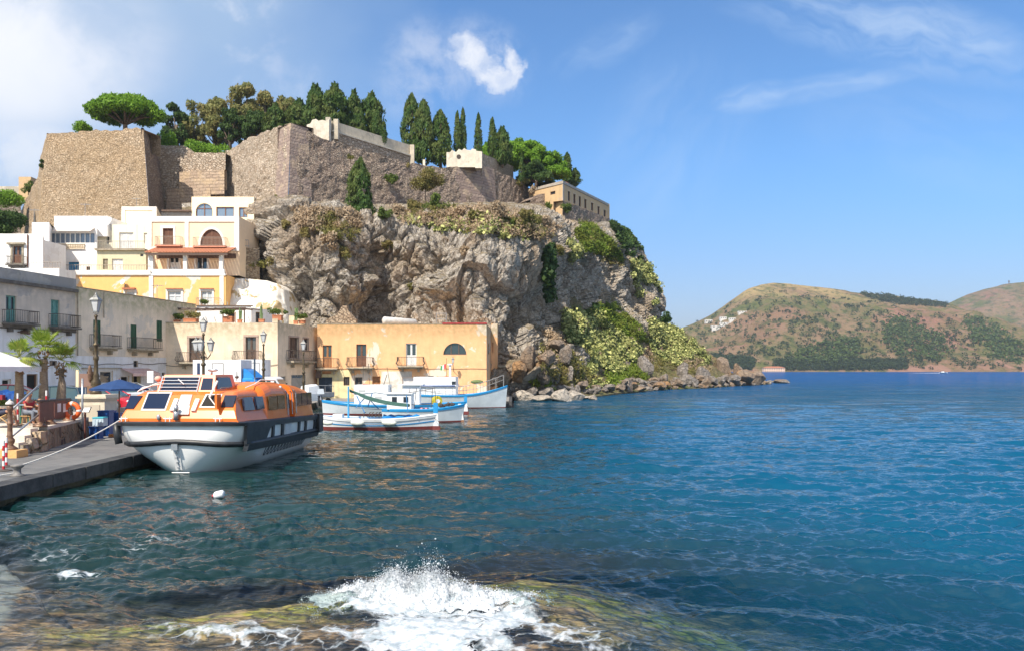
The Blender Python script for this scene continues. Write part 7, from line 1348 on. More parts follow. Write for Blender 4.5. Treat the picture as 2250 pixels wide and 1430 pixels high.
# centre recess with grey hatch, white cleats
quadp('hatch', mat('hatch_grey', (.55, .56, .56), (.46, .47, .48), 4), ff(2.0, 2.28), ff(2.42, 2.28), ff(2.40, 2.62), ff(2.02, 2.62), tl, .03); quadp('hatch_panel', WHITEW, ff(2.02, 1.98), ff(2.5, 1.98), ff(2.44, 2.26), ff(2.06, 2.26), tl, .04)
for u in (1.84, 2.56): quadp('vent_louver', WRIM, ff(u, 2.08), ff(u + .14, 2.08), ff(u + .16, 2.46), ff(u + .02, 2.46), tl, .08)
fr_ = quadp('open_hatch', WRIM, ff(2.78, 2.20), ff(3.42, 2.20), ff(3.42, 2.64), ff(2.86, 2.64), tl, .03); quadp('hatch_opening', DARK, ff(2.84, 2.24), ff(3.37, 2.24), ff(3.37, 2.60), ff(2.92, 2.60), fr_, .045)
mb = MB(); mb.tube([ff(3.08, 2.55) + V((0, -.2, 0)), ff(3.22, 3.0) + V((0, -.25, .1))], .035, 6); mb.tube([ff(3.08, 2.55) + V((0, -.2, 0)), ff(3.36, 2.25) + V((0, -.06, 0))], .022, 5); mb.build('hatch_strut', WRIM, fr_)
mb = MB(); mb.par(ff(3.42, 2.18) + V((0, -.28, 0)), UX * .07, VX * .34, (0, 0, .48)); mb.build('hatch_lid', ORG, fr_)
# bow hook, cleats
mb = MB(); mb.box(LB(2.1, .10, 1.98), (.14, .22, .34)); mb.ell(LB(2.12, .02, 2.2), (.09, .09, .12), 8, 6); mb.build('towing_hook', STEEL, tl, smooth=True)
for u, v in ((.35, .0), (1.86, -.04), (3.52, .0)): mb = MB(); mb.tube([LB(u - .14, v, 1.86), LB(u + .14, v, 1.86)], .018, 5); mb.tube([LB(u - .07, v, 1.76), LB(u - .07, v, 1.93)], .018, 5); mb.tube([LB(u + .07, v, 1.76), LB(u + .07, v, 1.93)], .018, 5); mb.build('cleat', WHITEW, tl)
mb = MB(); mb.ell(LB(1.5, .06, 1.9), (.07, .05, .1), 8, 6); mb.build('fairlead', STEEL, tl, smooth=True)
# side windows on the starboard side: plane leaning in from the gunwale
def ss(v, z, wb=2.05, wt=1.97): k = (z - 1.7) / 1.3; return LB(BL / 2 + wb + (wt - wb) * k, v, z)
BRG = glass('brown_glass', (.10, .07, .035), .05)
quadp('side_window', LGLS, ss(.85, 2.08, 2.0, 1.7), ss(1.75, 2.06, 2.02, 1.7), ss(1.7, 2.52, 2.02, 1.72), ss(.98, 2.52, 2.0, 1.72), tl, .05); quadp('side_window', LGLS, ss(1.95, 2.06, 2.03, 1.74), ss(2.6, 2.06, 2.04, 1.8), ss(2.6, 2.5, 2.04, 1.8), ss(1.95, 2.52, 2.03, 1.76), tl, .05)
for a, b in ((3.0, 3.85), (3.92, 4.75), (6.2, 6.85), (6.92, 7.6), (7.68, 8.3)): quadp('side_window', BRG if a < 5 else LGLS, ss(a, 1.98), ss(b, 1.96), ss(b, 2.48), ss(a, 2.50), tl, .03)
quadp('door_window', LGLS, ss(5.05, 1.95, 2.0, 1.92), ss(5.45, 1.95, 2.0, 1.92), ss(5.45, 2.5, 2.0, 1.92), ss(5.05, 2.5, 2.0, 1.92), tl, .03)
for v in (5.02, 5.55, 6.05): mb = MB(); mb.tube([ss(v, 1.7) + UX * .04, ss(v, 2.55) + UX * .05, ss(v - .1, 2.65)], .02, 5); mb.build('grab_rail', STEEL, tl)
# roof lines and fittings
for s_ in (-1, 1): mb = MB(); mb.tube([LB(BL / 2 + s_ * 1.5, 2.1, 2.84), LB(BL / 2 + s_ * 1.55, 2.8, 2.95), LB(BL / 2 + s_ * 1.6, 3.3, 3.10), LB(BL / 2 + s_ * 1.6, 4.9, 3.06)], .022, 4); mb.build('roof_rail', WRIM, tl)
mb = MB(); mb.ell(LB(BL / 2 + 1.85, 4.75, 2.78), (.07, .07, .07), 8, 6); mb.build('navigation_light', WHITEW, tl, smooth=True)
mb = MB(); mb.tube([LB(.5, .75, 2.78), LB(.9, 1.1, 3.0), LB(1.0, 1.4, 3.05)], .02, 4); mb.tube([LB(.35, .9, 2.72), LB(.5, .95, 2.86), LB(.95, 1.3, 2.98)], .018, 4); mb.build('roof_ladder', WRIM, tl); mb = MB(); mb.ell(LB(.72, 1.6, 3.16), (.12, .12, .1), 10, 6); mb.tube([LB(.72, 1.6, 2.7), LB(.72, 1.6, 3.1)], .03, 6); mb.build('roof_horn', mat('salmon_plastic', (.75, .42, .33)), tl, smooth=True)
mb = MB(); mb.tube([LB(2.2, 2.6, 3.3), LB(2.2, 2.6, 3.48)], .03, 6); mb.ell(LB(2.25, 2.6, 3.46), (.2, .06, .06), 8, 5); mb.build('searchlight', STEEL, tl, smooth=True); mb = MB(); mb.tube([LB(2.9, 3.2, 3.05), LB(2.9, 3.2, 3.4)], .015, 4); mb.ell(LB(2.9, 3.2, 3.2), (.08, .08, .06), 6, 4); mb.build('antenna', IRON, tl)
rope('white mooring rope from the lifeboat bow down to the grey bollard', LB(.25, .0, 1.82), G(38, 1045) + V((.1, 0, .3)), .12, .022); rope('end of the white mooring rope lying on the quay left of the bollard', G(38, 1045) + V((-.1, 0, .08)), G(0, 1054) + V((-.6, 0, .03)), .0, .02)
# ---- fishing boats
BB = mat('boat_blue', (.02, .26, .58), (.03, .30, .62), 3, .4); BW = mat('boat_white', (.80, .82, .84), (.70, .72, .73), 1.5, .4); BR = mat('antifouling_red', (.20, .035, .03), (.14, .03, .03), 3, .7); BG = mat('boat_grey_white', (.62, .68, .72), (.54, .60, .64), 1.5, .35)
def hull(name, label, c, rz, L, Bm, zb, zm, zs, white, rim, band=None, redz=.16, deckm=None, stern=.55):
    """double ended wooden hull; +x is the stem end. zb,zm,zs = sheer heights at bow, middle, stern"""
    t = thing(name, label, 'boat', c, rz, 'fishing boats moored at the far quay'); ns = 34
    def sheer_(s): return zm + (zb - zm) * max(0, s) ** 2.2 + (zs - zm) * max(0, -s) ** 2.2
    def hw(s, k): 
        full = (1 - abs(s) ** 2.6) if s > 0 else (1 - stern * abs(s) ** 3.0) if stern < 1 else (1 - abs(s) ** 3); full = max(full, .015); return Bm / 2 * full * (.50 + .50 * k ** .6)
    def pt(s, k, side, zz=None):                                    # k 0 keel .. 1 sheer
        z = -.45 + (sheer_(s) + .45) * k; rake = .22 * k * (1 if s > 0 else -.5) * abs(s) ** 3; return V((s * L / 2 + rake, side * hw(s, k), z if zz is None else zz))
    ks = [0, .2, .4, .55, .7, .85, 1]
    def strip(k0, k1, m, nm, off=0.0, n=4):
        mb = MB()
        for side in (-1, 1):
            rings = [[pt(-1 + 2 * i / ns, k0(-1 + 2 * i / ns) + (k1(-1 + 2 * i / ns) - k0(-1 + 2 * i / ns)) * j / n, side) + V((0, side * off, 0)) for j in range(n + 1)] for i in range(ns + 1)]
            mb.loft(rings, False, False, closed=False)
        return mb.build(nm, m, t, smooth=True, local=True)
    kz = lambda z: (lambda s: min(1, (z + .45) / (sheer_(s) + .45)))
    strip(lambda s: 0, kz(redz), BR, 'bottom'); strip(kz(redz), lambda s: 1, white, 'hull_planking', 0, 6)
    strip(lambda s: 1 - .12 / (sheer_(s) + .45), lambda s: 1, rim, 'rim', .035, 1)
    if band: strip(lambda s: 1 - .36 / (sheer_(s) + .45), lambda s: 1 - .30 / (sheer_(s) + .45), band, 'blue_band', .02, 1)
    mb = MB()
    for s in (-1,):
        if stern < 1: mb.poly(*[pt(-1, k, -1) for k in ks], *[pt(-1, k, 1) for k in ks[::-1]])
    if stern < 1: mb.build('transom', white, t, local=True)
    mb = MB(); mb.loft([[pt(-1 + 2 * i / ns, 1, -1) + V((0, .05, -.22)), pt(-1 + 2 * i / ns, 1, 1) + V((0, -.05, -.22))] for i in range(ns + 1)], False, False, closed=False); mb.build('deck', deckm or BB, t, local=True)
    mb = MB()
    for side in (-1, 1): mb.tube([pt(-1 + 2 * i / ns, 1, side) + V((0, 0, .02)) for i in range(ns + 1)], .045, 5)
    mb.build('gunwale', rim, t, smooth=True, local=True); t['_'] = 1; del t['_']; return t, pt, sheer_
def post_end(t, x, z, h, m_top, m_mid, w=.22, foot=True):
    mb = MB(); mb.box((x, 0, z + h * .80), (w, .16, h * .40)); mb.build('stem_post', m_top, t, local=True); mb = MB(); mb.add([(x - w / 2, -.07, z + h * .6), (x + w / 2, -.07, z + h * .6), (x + w * .8, -.07, z - .1), (x - w * .55, -.07, z - .1), (x - w / 2, .07, z + h * .6), (x + w / 2, .07, z + h * .6), (x + w * .8, .07, z - .1), (x - w * .55, .07, z - .1)], [(3, 2, 1, 0), (4, 5, 6, 7), (0, 1, 5, 4), (1, 2, 6, 5), (2, 3, 7, 6), (3, 0, 4, 7)]); mb.build('rudder', m_mid, t, local=True)
    if foot: mb = MB(); mb.box((x + w * .15, 0, z - .12), (w * 1.8, .15, .5)); mb.build('rudder_foot', BR, t, local=True)
# 1 nearest: low white boat with blue band and green awning
c1 = P(822, 0, 45.2); c1.z = 0
t1, p1, s1 = hull('fishing_boat', 'nearest low white fishing boat with sagging green awning and light blue mast', tuple(c1), R(1), 6.9, 2.1, .82, .60, .82, BW, BW, BB, .18, BB, 1.2)
k = 45.2 / F; X = lambda px: (px - 822) * k; ZZ = lambda py: H + (HY - py) * k
post_end(t1, X(957), .05, ZZ(886), BB, BW, .26)
mb = MB(); mb.tube([(X(765), .1, .3), (X(765), .1, ZZ(848))], [.06, .045], 8); mb.build('mast', mat('light_blue_paint', (.08, .42, .72), (.06, .36, .66), 4), t1, local=True)
GRN = mat('green_awning_cloth', (.045, .12, .09), (.03, .085, .065), 5, .8); mb = MB(); rr = []
for i in range(11):
    s = i / 10; x = X(768 + (900 - 768) * s); z = ZZ(854 + 32 * s - 0) - .16 * math.sin(math.pi * s); w_ = .12 + .55 * min(1, s * 3) * (1 if s < .85 else (1 - s) / .15 * .8 + .2); rr.append([V((x, -w_, z - .18 * min(1, s * 4))), V((x, 0, z)), V((x, w_, z - .18)), V((x, 0, z - .02))])
mb.loft(rr); mb.build('awning', GRN, t1, local=True); mb = MB()
for a, b in (((786, 894, -.6), (806, 868, 0)), ((806, 905, -.7), (786, 868, -.3)), ((808, 893, .1), (818, 862, 0)), ((830, 898, .3), (815, 880, 0)), ((898, 905, -.4), (894, 866, -.3))): mb.tube([(X(a[0]), a[2], ZZ(a[1])), (X(b[0]), b[2], ZZ(b[1]))], .03, 5)
mb.build('awning_frame', mat('frame_blue', (.06, .20, .42)), t1, local=True); mb = MB(); mb.box((X(744), 0, .72), (.55, .6, .32)); mb.build('engine_box', BW, t1, local=True)
TARP = mat('blue_tarp', (.02, .16, .50), (.03, .30, .66), 2, .5, .8); mb = MB(); mb.loft([[V((X(px), -.62, .62)), V((X(px), -.3, .72 + .06 * math.sin(px))), V((X(px), .2, .82 + .05 * math.cos(px * 2))), V((X(px), .7, .62))] for px in range(842, 925, 8)], False, False, closed=False); mb.build('tarpaulin', TARP, t1, local=True)
for px in (800, 812, 818, 826, 833): MB().tube([(X(px), -.1, .70), (X(px) + .03, -.1, .96), (X(px) + .12, -.12, .98)], .03, 5).build('rod_holder', DARKW, t1, local=True)
FEN = mat('fender_vinyl', (.74, .76, .68), (.6, .62, .56), 3, .5)
for i, (px, r, lng) in enumerate(((729, .13, .3), (793, .17, .38), (861, .17, .42))):
    mb = MB(); c = V((X(px), -1.12, .42)); mb.tube([c + V((-lng, 0, .05)), c + V((-lng * .7, 0, .05)), c, c + V((lng * .7, 0, -.0)), c + V((lng, 0, .02))], [.04, r, r, r * .8, .04], 10); mb.build('fender', FEN, t1, smooth=True, local=True)
# 2 white boat with yellow winch, second from the camera
c2 = P(928, 0, 51.5); c2.z = 0; k2 = 51.5 / F; X2 = lambda px: (px - 928) * k2; Z2 = lambda py: H + (HY - py) * k2
t2, p2, s2 = hull('fishing_boat', 'white fishing boat with a yellow net winch, two pink floats and a small cabin', tuple(c2), R(-1), 5.2, 2.3, 1.15, .85, .8, BG, BB, None, .1, BW, 1.2)
mb = MB(); mb.add([(X2(1010) - .1, -.06, Z2(886)), (X2(1010) + .1, -.06, Z2(886)), (X2(1016) + .1, -.06, Z2(922)), (X2(1006), -.06, Z2(922)), (X2(1010) - .1, .06, Z2(886)), (X2(1010) + .1, .06, Z2(886)), (X2(1016) + .1, .06, Z2(922)), (X2(1006), .06, Z2(922))], [(3, 2, 1, 0), (4, 5, 6, 7), (0, 1, 5, 4), (1, 2, 6, 5), (2, 3, 7, 6), (3, 0, 4, 7)]); mb.build('rudder', BW, t2, local=True); mb = MB(); mb.box((X2(1014), 0, Z2(924)), (.36, .13, .16)); mb.build('rudder_foot', mat('brown_wood_foot', (.25, .13, .07)), t2, local=True)
YEL = mat('yellow_winch', (.62, .50, .03), (.45, .38, .02), 6, .5); mb = MB(); cc = V((X2(960), 0, Z2(880))); ax = V((.45, -.85, 0)).normalized(); mb.tube([cc - ax * .16, cc - ax * .14, cc + ax * .14, cc + ax * .16], [.30, .34, .34, .30], 18); wn = mb.build('net_winch', YEL, t2, smooth=False, local=True); mb = MB(); mb.tube([cc + ax * .17, cc + ax * .24], .14, 10); mb.build('winch_hub', BW, wn, local=True)
NET = mat('dark_net', (.03, .03, .035), (.09, .08, .08), 9, .9, .8); mb = MB(); g = np.random.default_rng(2)
for kx in range(9): mb.ell((X2(968 + kx * 3.5), g.normal(0, .2), Z2(890) + g.uniform(-.05, .1)), (.14, .16, g.uniform(.08, .16)), 7, 5)
mb.build('fishing_net', NET, t2, local=True)
mb = MB(); mb.box((X2(880), 0, 1.35), (1.6, 1.3, 1.0)); mb.box((X2(880), 0, 1.9), (1.8, 1.5, .08)); cb = mb.build('cabin', BW, t2, local=True); [MB().box((X2(xx), -.66, 1.5), (.32, .03, .35)).build('window', GLASS, cb, local=True) for xx in (870, 895)]
mb = MB(); mb.box((X2(935), -.55, Z2(898)), (.6, .06, .28)); mb.build('dark_panel', IRON, t2, local=True)
for px in (929, 939): mb = MB(); mb.ell((X2(px), -.62, Z2(898)), (.10, .08, .13), 8, 6); mb.build('pink_float', mat('pink_float', (.75, .25, .28)), t2, smooth=True, local=True)
mb = MB()
for px, x2 in ((895, 903), (912, 917), (949, 952), (960, 957)): mb.tube([(X2(px) + .0, -.4, .95), (X2(x2), -.4, Z2(852))], .02, 4)
mb.tube([(X2(895), -.4, Z2(862)), (X2(957), -.4, Z2(852))], .02, 4); mb.tube([(X2(862), -.4, Z2(888)), (X2(950), -.4, Z2(887))], .02, 4); mb.build('metal_frame', IRON, t2, local=True)
# 3 boat with long blue rim, cabin and red rib behind
c3 = P(865, 0, 60); c3.z = 0; k3 = 60 / F; X3 = lambda px: (px - 865) * k3; Z3 = lambda py: H + (HY - py) * k3
t3, p3_, s3 = hull('fishing_boat', 'long blue rimmed fishing boat with a white cabin, its end behind the lifeboat stern', tuple(c3), R(0), 10.9, 2.8, .95, .72, 1.05, BG, BB, None, .1, BW, 1.2)
post_end(t3, X3(1023), .1, Z3(873), BB, BW, .24)
mb = MB(); mb.box((X3(820), 0, 1.55), (2.6, 1.7, 1.5)); mb.loft([[V((X3(a), y_, Z3(b))) for y_ in (-.9, .9)] + [V((X3(a), y_, Z3(b) - .08)) for y_ in (.9, -.9)] for a, b in ((780, 862), (830, 858), (885, 866))]); cb = mb.build('cabin', BW, t3, local=True); [MB().box((X3(xx), -.87, zz), (.5, .03, .3)).build('window', mat('pale_window', (.45, .47, .48)), cb, local=True) for xx, zz in ((835, 1.25), (800, 1.75))]
mb = MB(); mb.box((X3(858), -.1, Z3(868)), (.45, .03, .3)); mb.build('yellow_plate', mat('yellow_plate', (.85, .68, .05)), t3, local=True)
mb = MB(); mb.tube([(X3(790), 0, Z3(852)), (X3(800), 0, Z3(849)), (X3(820), 0, Z3(851)), (X3(845), 0, Z3(863))], [.16, .24, .22, .1], 8); mb.build('red_float', mat('red_plastic', (.70, .05, .04), (.80, .12, .08), 4, .4), t3, smooth=True, local=True)
mb = MB(); mb.tube([(X3(797), 0, Z3(862)), (X3(802), 0, Z3(852)), (X3(812), 0, Z3(848)), (X3(822), 0, Z3(853)), (X3(845), 0, Z3(863)), (X3(870), 0, Z3(865)), (X3(907), 0, Z3(857))], .05, 6); mb.build('boom', mat('boom_blue_white', (.35, .50, .75), (.7, .75, .85), 3), t3, smooth=True, local=True)
mb = MB()
for px, y0, y1, x2 in ((795, 870, 800, 797), (812, 870, 798, 808), (860, 868, 806, 849), (780, 870, 815, 776)): mb.tube([(X3(px), .3, Z3(y0)), (X3(x2), .3, Z3(y1))], .018, 4)
mb.tube([(X3(835), .1, Z3(868)), (X3(850), .1, Z3(822))], .03, 5); mb.build('masts', IRON, t3, local=True)
mb = MB(); mb.box((X3(905), 0, 1.5), (1.3, 1.2, 1.5)); mb.box((X3(905), 0, 2.3), (1.9, 1.6, .08)); mb.build('wheelhouse', BW, t3, local=True)
# 4 large white boat, bow to the right
c4 = P(1003, 0, 70); c4.z = 0; k4 = 70 / F; X4 = lambda px: (px - 1003) * k4; Z4 = lambda py: H + (HY - py) * k4
t4, p4_, s4 = hull('fishing_boat', 'largest white fishing boat with a high flared bow pointing right and long railings', tuple(c4), R(-3), 8.8, 3.0, 2.0, 1.15, 1.2, BG, BB, None, .1, BW, .6)
mb = MB(); mb.box((X4(958), 0, 1.95), (3.8, 2.0, 1.7)); mb.loft([[V((X4(a), y_, z_)) for y_ in (-1.15, 1.15)] + [V((X4(a), y_, z_ - .12)) for y_ in (1.15, -1.15)] for a, z_ in ((908, Z4(846)), (955, Z4(845)), (1006, Z4(844)))]); cb = mb.build('cabin', BW, t4, local=True)
mb = MB(); mb.box((X4(1000), -.98, 2.15), (.35, .06, .5)); mb.build('window', GLASS, cb, local=True); mb = MB(); mb.box((X4(955), -.2, Z4(838)), (3.4, 1.5, .42)); mb.build('roof_box', BW, t4, local=True)
mb = MB(); mb.box((X4(955), -1.16, Z4(846)), (4.0, .03, .09)); mb.build('blue_stripe', mat('navy_stripe', (.04, .10, .30)), t4, local=True)
mb = MB(); mb.box((X4(973), -.3, Z4(829.5)), (.95, .6, .26)); mb.build('red_crate', mat('red_crate', (.72, .10, .07), (.6, .08, .05), 6), t4, local=True); mb = MB(); mb.box((X4(989), 0, Z4(814)), (.18, .18, 1.3)); mb.box((X4(989), 0, Z4(800)), (.42, .42, .12)); mb.build('radar_mast', BW, t4, local=True); mb = MB(); mb.box((X4(992), 0, Z4(830)), (.6, .5, .25)); mb.build('blue_cover', BB, t4, local=True)
mb = MB(); mb.tube([(X4(981), 0, Z4(830)), (X4(981), 0, Z4(786))], .02, 4); mb.build('flagpole', IRON, t4, local=True)
for i, m_ in enumerate((mat('flag_green', (.05, .35, .12)), WHITEW, mat('flag_red', (.6, .05, .06)))): mb = MB(); x0 = X4(980) - .02 - (.16 * (2 - i)) - .16; mb.add([(x0, 0, Z4(800) - .08 * (2 - i)), (x0 + .16, .03, Z4(799) - .08 * (1.5 - i)), (x0 + .16, .03, Z4(809) - .08 * (1.5 - i)), (x0, 0, Z4(810) - .08 * (2 - i)), (x0, .01, Z4(800) - .08 * (2 - i)), (x0 + .16, .04, Z4(799) - .08 * (1.5 - i)), (x0 + .16, .04, Z4(809) - .08 * (1.5 - i)), (x0, .01, Z4(810) - .08 * (2 - i))], [(0, 1, 2, 3), (7, 6, 5, 4), (0, 4, 5, 1), (3, 2, 6, 7)]); mb.build('flag_stripe', m_, t4, local=True)
mb = MB()
for side in (-1, 1):
    top = []
    for i in range(15):
        s = -1 + 1.93 * i / 14; b_ = p4_(s, 1, side); h_ = .75 + .35 * max(0, s); q_ = b_ + V((0, 0, h_)); top.append(q_); mb.tube([b_, q_], .018, 4)
    mb.tube(top, .022, 4); mb.tube([q_ - V((0, 0, .4)) for q_ in top], .016, 4)
mb.build('railings', mat('railing_steel', (.35, .34, .33), (.28, .27, .26), 5, .4), t4, local=True)
mb = MB(); cc = V((X4(1088), 0, Z4(835))); torus(mb, cc, .28, .05, 0, 6.28, n=16, m=6); mb.tube([cc + V((-.28, 0, 0)), cc + V((.28, 0, 0))], .03, 4); mb.tube([cc + V((0, 0, -.5)), cc + V((0, 0, .28))], .03, 4); mb.build('windlass', IRON, t4, local=True)
mb = MB(); mb.ell((X4(1048), 0, Z4(838)), (.6, .4, .2), 10, 6); mb.build('green_net_heap', mat('green_net', (.13, .17, .06), (.2, .24, .1), 8, .9, .8), t4, smooth=True, local=True)
rope('brown mooring line from the blue topped stern post into the water', P(1026, 892, 60), P(1075, 912, 52), .1, .014, m=IRON); rope('brown mooring line from the nearest boat into the water', P(952, 915, 45.2), P(985, 940, 43), .05, .012, m=IRON)
q = P(480, 1088, gd(1092, 0)); t = thing('floating_canister', 'white plastic canister with a red cap floating in the harbour', 'canister', (q.x, q.y, 0)); mb = MB(); mb.tube([(-.13, 0, .04), (-.10, 0, .045), (-.05, 0, .06), (.12, 0, .10), (.15, 0, .10)], [.04, .09, .11, .11, .08], 8); mb.build('canister', BW, t, smooth=True, local=True); mb = MB(); mb.tube([(-.17, 0, .04), (-.13, 0, .04)], .035, 8); mb.build('cap', RED, t, local=True)
# ================================================================= PALMS, SHADES, VEHICLES, PEOPLE
PALM = leaf_mat('palm_leaves', (.14, .24, .02), (.34, .42, .07), (.42, .42, .12), .3); PTR = mat('palm_trunk', (.40, .31, .22), (.26, .20, .15), 7, .9, .8, stretch=(1, 1, 4)); PHUSK = mat('palm_husk', (.22, .12, .06), (.38, .26, .14), 9, .9, .8)
def palm(px, ycrown, ybase, d, label, seed, R0=.98):
    b = P(px, ybase, d); h = P(px, ycrown, d).z - b.z; t = thing('fan_palm', label, 'palm', tuple(b), group='fan palms in the planter'); g = np.random.default_rng(seed); hh = h - .1
    mb = MB(); mb.tube([(0, 0, -.4), (0, 0, hh * .25), (g.normal(0, .02), 0, hh * .55), (0, 0, hh * .85)], [.23, .19, .15, .14], 12); mb.build('trunk', PTR, t, smooth=True, local=True)
    mb = MB()
    for k in range(46):
        a = g.uniform(0, 6.28); z = hh * g.uniform(.66, .98); q = V((math.cos(a), math.sin(a), 0)); mb.tube([q * .12 + V((0, 0, z)), q * (.18 + .08 * g.random()) + V((0, 0, z + .05 + g.uniform(-.2, .1)))], [.035, .012], 4)
    mb.build('husk', PHUSK, t, local=True); vs = []; fs = []; mb = MB()
    for k in range(17):
        a = k * 2.4 + g.normal(0, .2); el = g.uniform(-.45, 1.15) if k > 3 else g.uniform(.9, 1.4); q = V((math.cos(a) * math.cos(el), math.sin(a) * math.cos(el), math.sin(el))); c = V((0, 0, hh + .02)); st_ = c + q * R0 * .42; mb.tube([c, st_], [.02, .012], 3); u = q.cross(V((0, 0, 1))).normalized(); w = u.cross(q)
        for j in range(19):
            f_ = (j - 9) / 9 * 1.75; dr = (q * math.cos(f_) + u * math.sin(f_) * 1.0 + w * .12 * abs(f_)).normalized(); ln = R0 * (.62 - .16 * abs(f_)) * g.uniform(.85, 1.05); s_ = dr.cross(w).normalized() * .026; mid = st_ + dr * ln * .55; end = st_ + dr * ln - V((0, 0, .10 * ln + .05 * abs(f_) + (.12 if el < .1 else 0)))
            n = len(vs); vs += [st_, mid + s_, end, mid - s_]; fs.append((n, n + 1, n + 2, n + 3))
    mb.build('stalks', mat('palm_stalk', (.30, .32, .08)), t, local=True); np_mesh('fronds', [tuple(v) for v in vs], fs, PALM, t, smooth=False)
palm(42, 778, 905, 32, 'leftmost fan palm, its trunk rising through the white canopy edge', 1); palm(96, 762, 905, 32.5, 'tallest fan palm, middle of the three', 2, 1.08); palm(134, 786, 905, 33, 'fan palm with a ridged trunk, nearest the lamp pedestal', 3, 1.02)
# planter
q = P(10, 926, 31.5); t = thing('stone_planter', 'long cream speckled planter at the foot of the palms', 'planter', (q.x, 31.6, zt_)); mb = MB(); x0 = P(-60, 0, 31.6).x; x1 = P(58, 0, 31.6).x; zp = P(0, 891, 31.6).z; mb.par((x0, 31.6, zt_ - .05), (x1 - x0, 0, 0), (0, 2.0, 0), (0, 0, zp - zt_ + .05)); mb.build('wall', mat('speckled_stone', (.70, .58, .44), (.80, .70, .55), 14, .9, .4), t)
g = np.random.default_rng(8); cl = [(g.uniform(x0 + .2, x1) - q.x, g.uniform(.1, .9), zp - zt_ + g.uniform(-.02, .16), g.uniform(.1, .2)) for _ in range(22)]; c = crown_lumps(cl, 1500, .06, 9, .8, .3); np_mesh('planting', c[0], c[1], L_BUSH, t, smooth=False)
t = thing('plant_tub', 'round brown tub behind the handrail', 'tub', tuple(P(72, 915, 31))); t.location.z = zt_; q = P(72, 880, 31); k = 31 / F; mb = MB(); mb.lathe([(17 * k, 0), (20 * k, q.z - zt_ - .1), (25 * k, q.z - zt_ - .06), (25 * k, q.z - zt_)], n=20); mb.build('tub', mat('brown_tub', (.32, .16, .08), (.24, .11, .06), 4), t, local=True)
# white canopy at the left edge
CAN = mat('white_canopy', (.84, .82, .80), (.78, .76, .75), 2, .7); t = thing('white_canopy', 'white pyramid canopy at the left edge of the terrace', 'canopy', (P(-20, 0, 29).x, 30, zt_)); e = P(93, 805, 32.4); zc_ = e.z; x1 = e.x; x0 = x1 - 3.4; ap = V(((x0 + x1) / 2, 30.7, zc_ + .95)); cs = [V((x0, 29, zc_)), V((x1, 29, zc_)), V((x1, 32.4, zc_)), V((x0, 32.4, zc_))]; mb = MB()
for i in range(4): mb.poly(cs[i], cs[(i + 1) % 4], ap)
for i in range(4):
    a, b = cs[i], cs[(i + 1) % 4]
    for j in range(8): p_, q_ = a.lerp(b, j / 8), a.lerp(b, (j + 1) / 8); mb.poly(p_ - V((0, 0, .17)), p_.lerp(q_, .5) - V((0, 0, .22)), q_ - V((0, 0, .17)), q_, p_)
mb.build('roof_cloth', CAN, t)
for i in range(4): mb = MB(); mb.tube([(cs[i].x * .998, cs[i].y, zt_), cs[i]], .03, 6); mb.build('pole', STEEL, t)
# blue parasol
q = P(262, 832, 33); t = thing('parasol', 'dark blue square parasol between the lamp pedestal and the lifeboat', 'parasol', (q.x, 33, Z0)); NAVY = mat('navy_cloth', (.012, .05, .16), (.01, .04, .13), 3, .8); zr = P(0, 853, 33).z - Z0; za = q.z - Z0; mb = MB(); n = 8; rim = [V((1.18 * math.cos(k * math.pi / 4 + .2), 1.18 * math.sin(k * math.pi / 4 + .2), zr)) for k in range(n)]
for k in range(n): a, b = rim[k], rim[(k + 1) % n]; m_ = a.lerp(b, .5) * 1.0; m_.z = zr + .02; ia, ib = a * .5, b * .5; ia.z = ib.z = zr + (za - zr) * .56; mb.poly((0, 0, za), ia, ib); mb.poly(ia, a, m_, b, ib); mb.poly(a, b, b - V((0, 0, .07)), a - V((0, 0, .07)))
mb.build('cloth', NAVY, t, local=True); mb = MB(); mb.tube([(0, 0, 0), (0, 0, za + .03)], .03, 6); mb.build('pole', mat('parasol_wood', (.22, .11, .06), (.28, .15, .08), 5), t, local=True)
for k in range(n): mb = MB(); mb.tube([(0, 0, za - .1), rim[k] - V((0, 0, .02))], .01, 3); mb.build('rib', STEEL, t, local=True)
# vehicles
TYRE = mat('tyre_rubber', (.02, .02, .02), (.035, .035, .035), 6, .9); RIM = mat('wheel_metal', (.45, .46, .48), None, rough=.3, metal=.8); CGL = glass('car_glass', (.05, .09, .10), .04)
def wheel(par, x, y, r, w=.2):
    rings = lambda rr, yy: [V((x + rr * math.cos(a * math.pi / 9), y + yy, r + rr * math.sin(a * math.pi / 9))) for a in range(18)]
    t = MB().loft([rings(r * .9, -w / 2), rings(r, -w / 3), rings(r, w / 3), rings(r * .9, w / 2)]).build('wheel', TYRE, par, local=True); s_ = -1 if y < 0 else 1; MB().loft([rings(r * .6, s_ * w / 2), rings(r * .55, s_ * (w / 2 + .012)), rings(r * .1, s_ * (w / 2 + .02))]).build('rim', RIM, t, local=True)
def sect(x, w, z0, z1, r=.08): return [V((x, -w, z0)), V((x, -w * 1.0, z1 - r)), V((x, -w + r, z1)), V((x, w - r, z1)), V((x, w, z1 - r)), V((x, w, z0))]
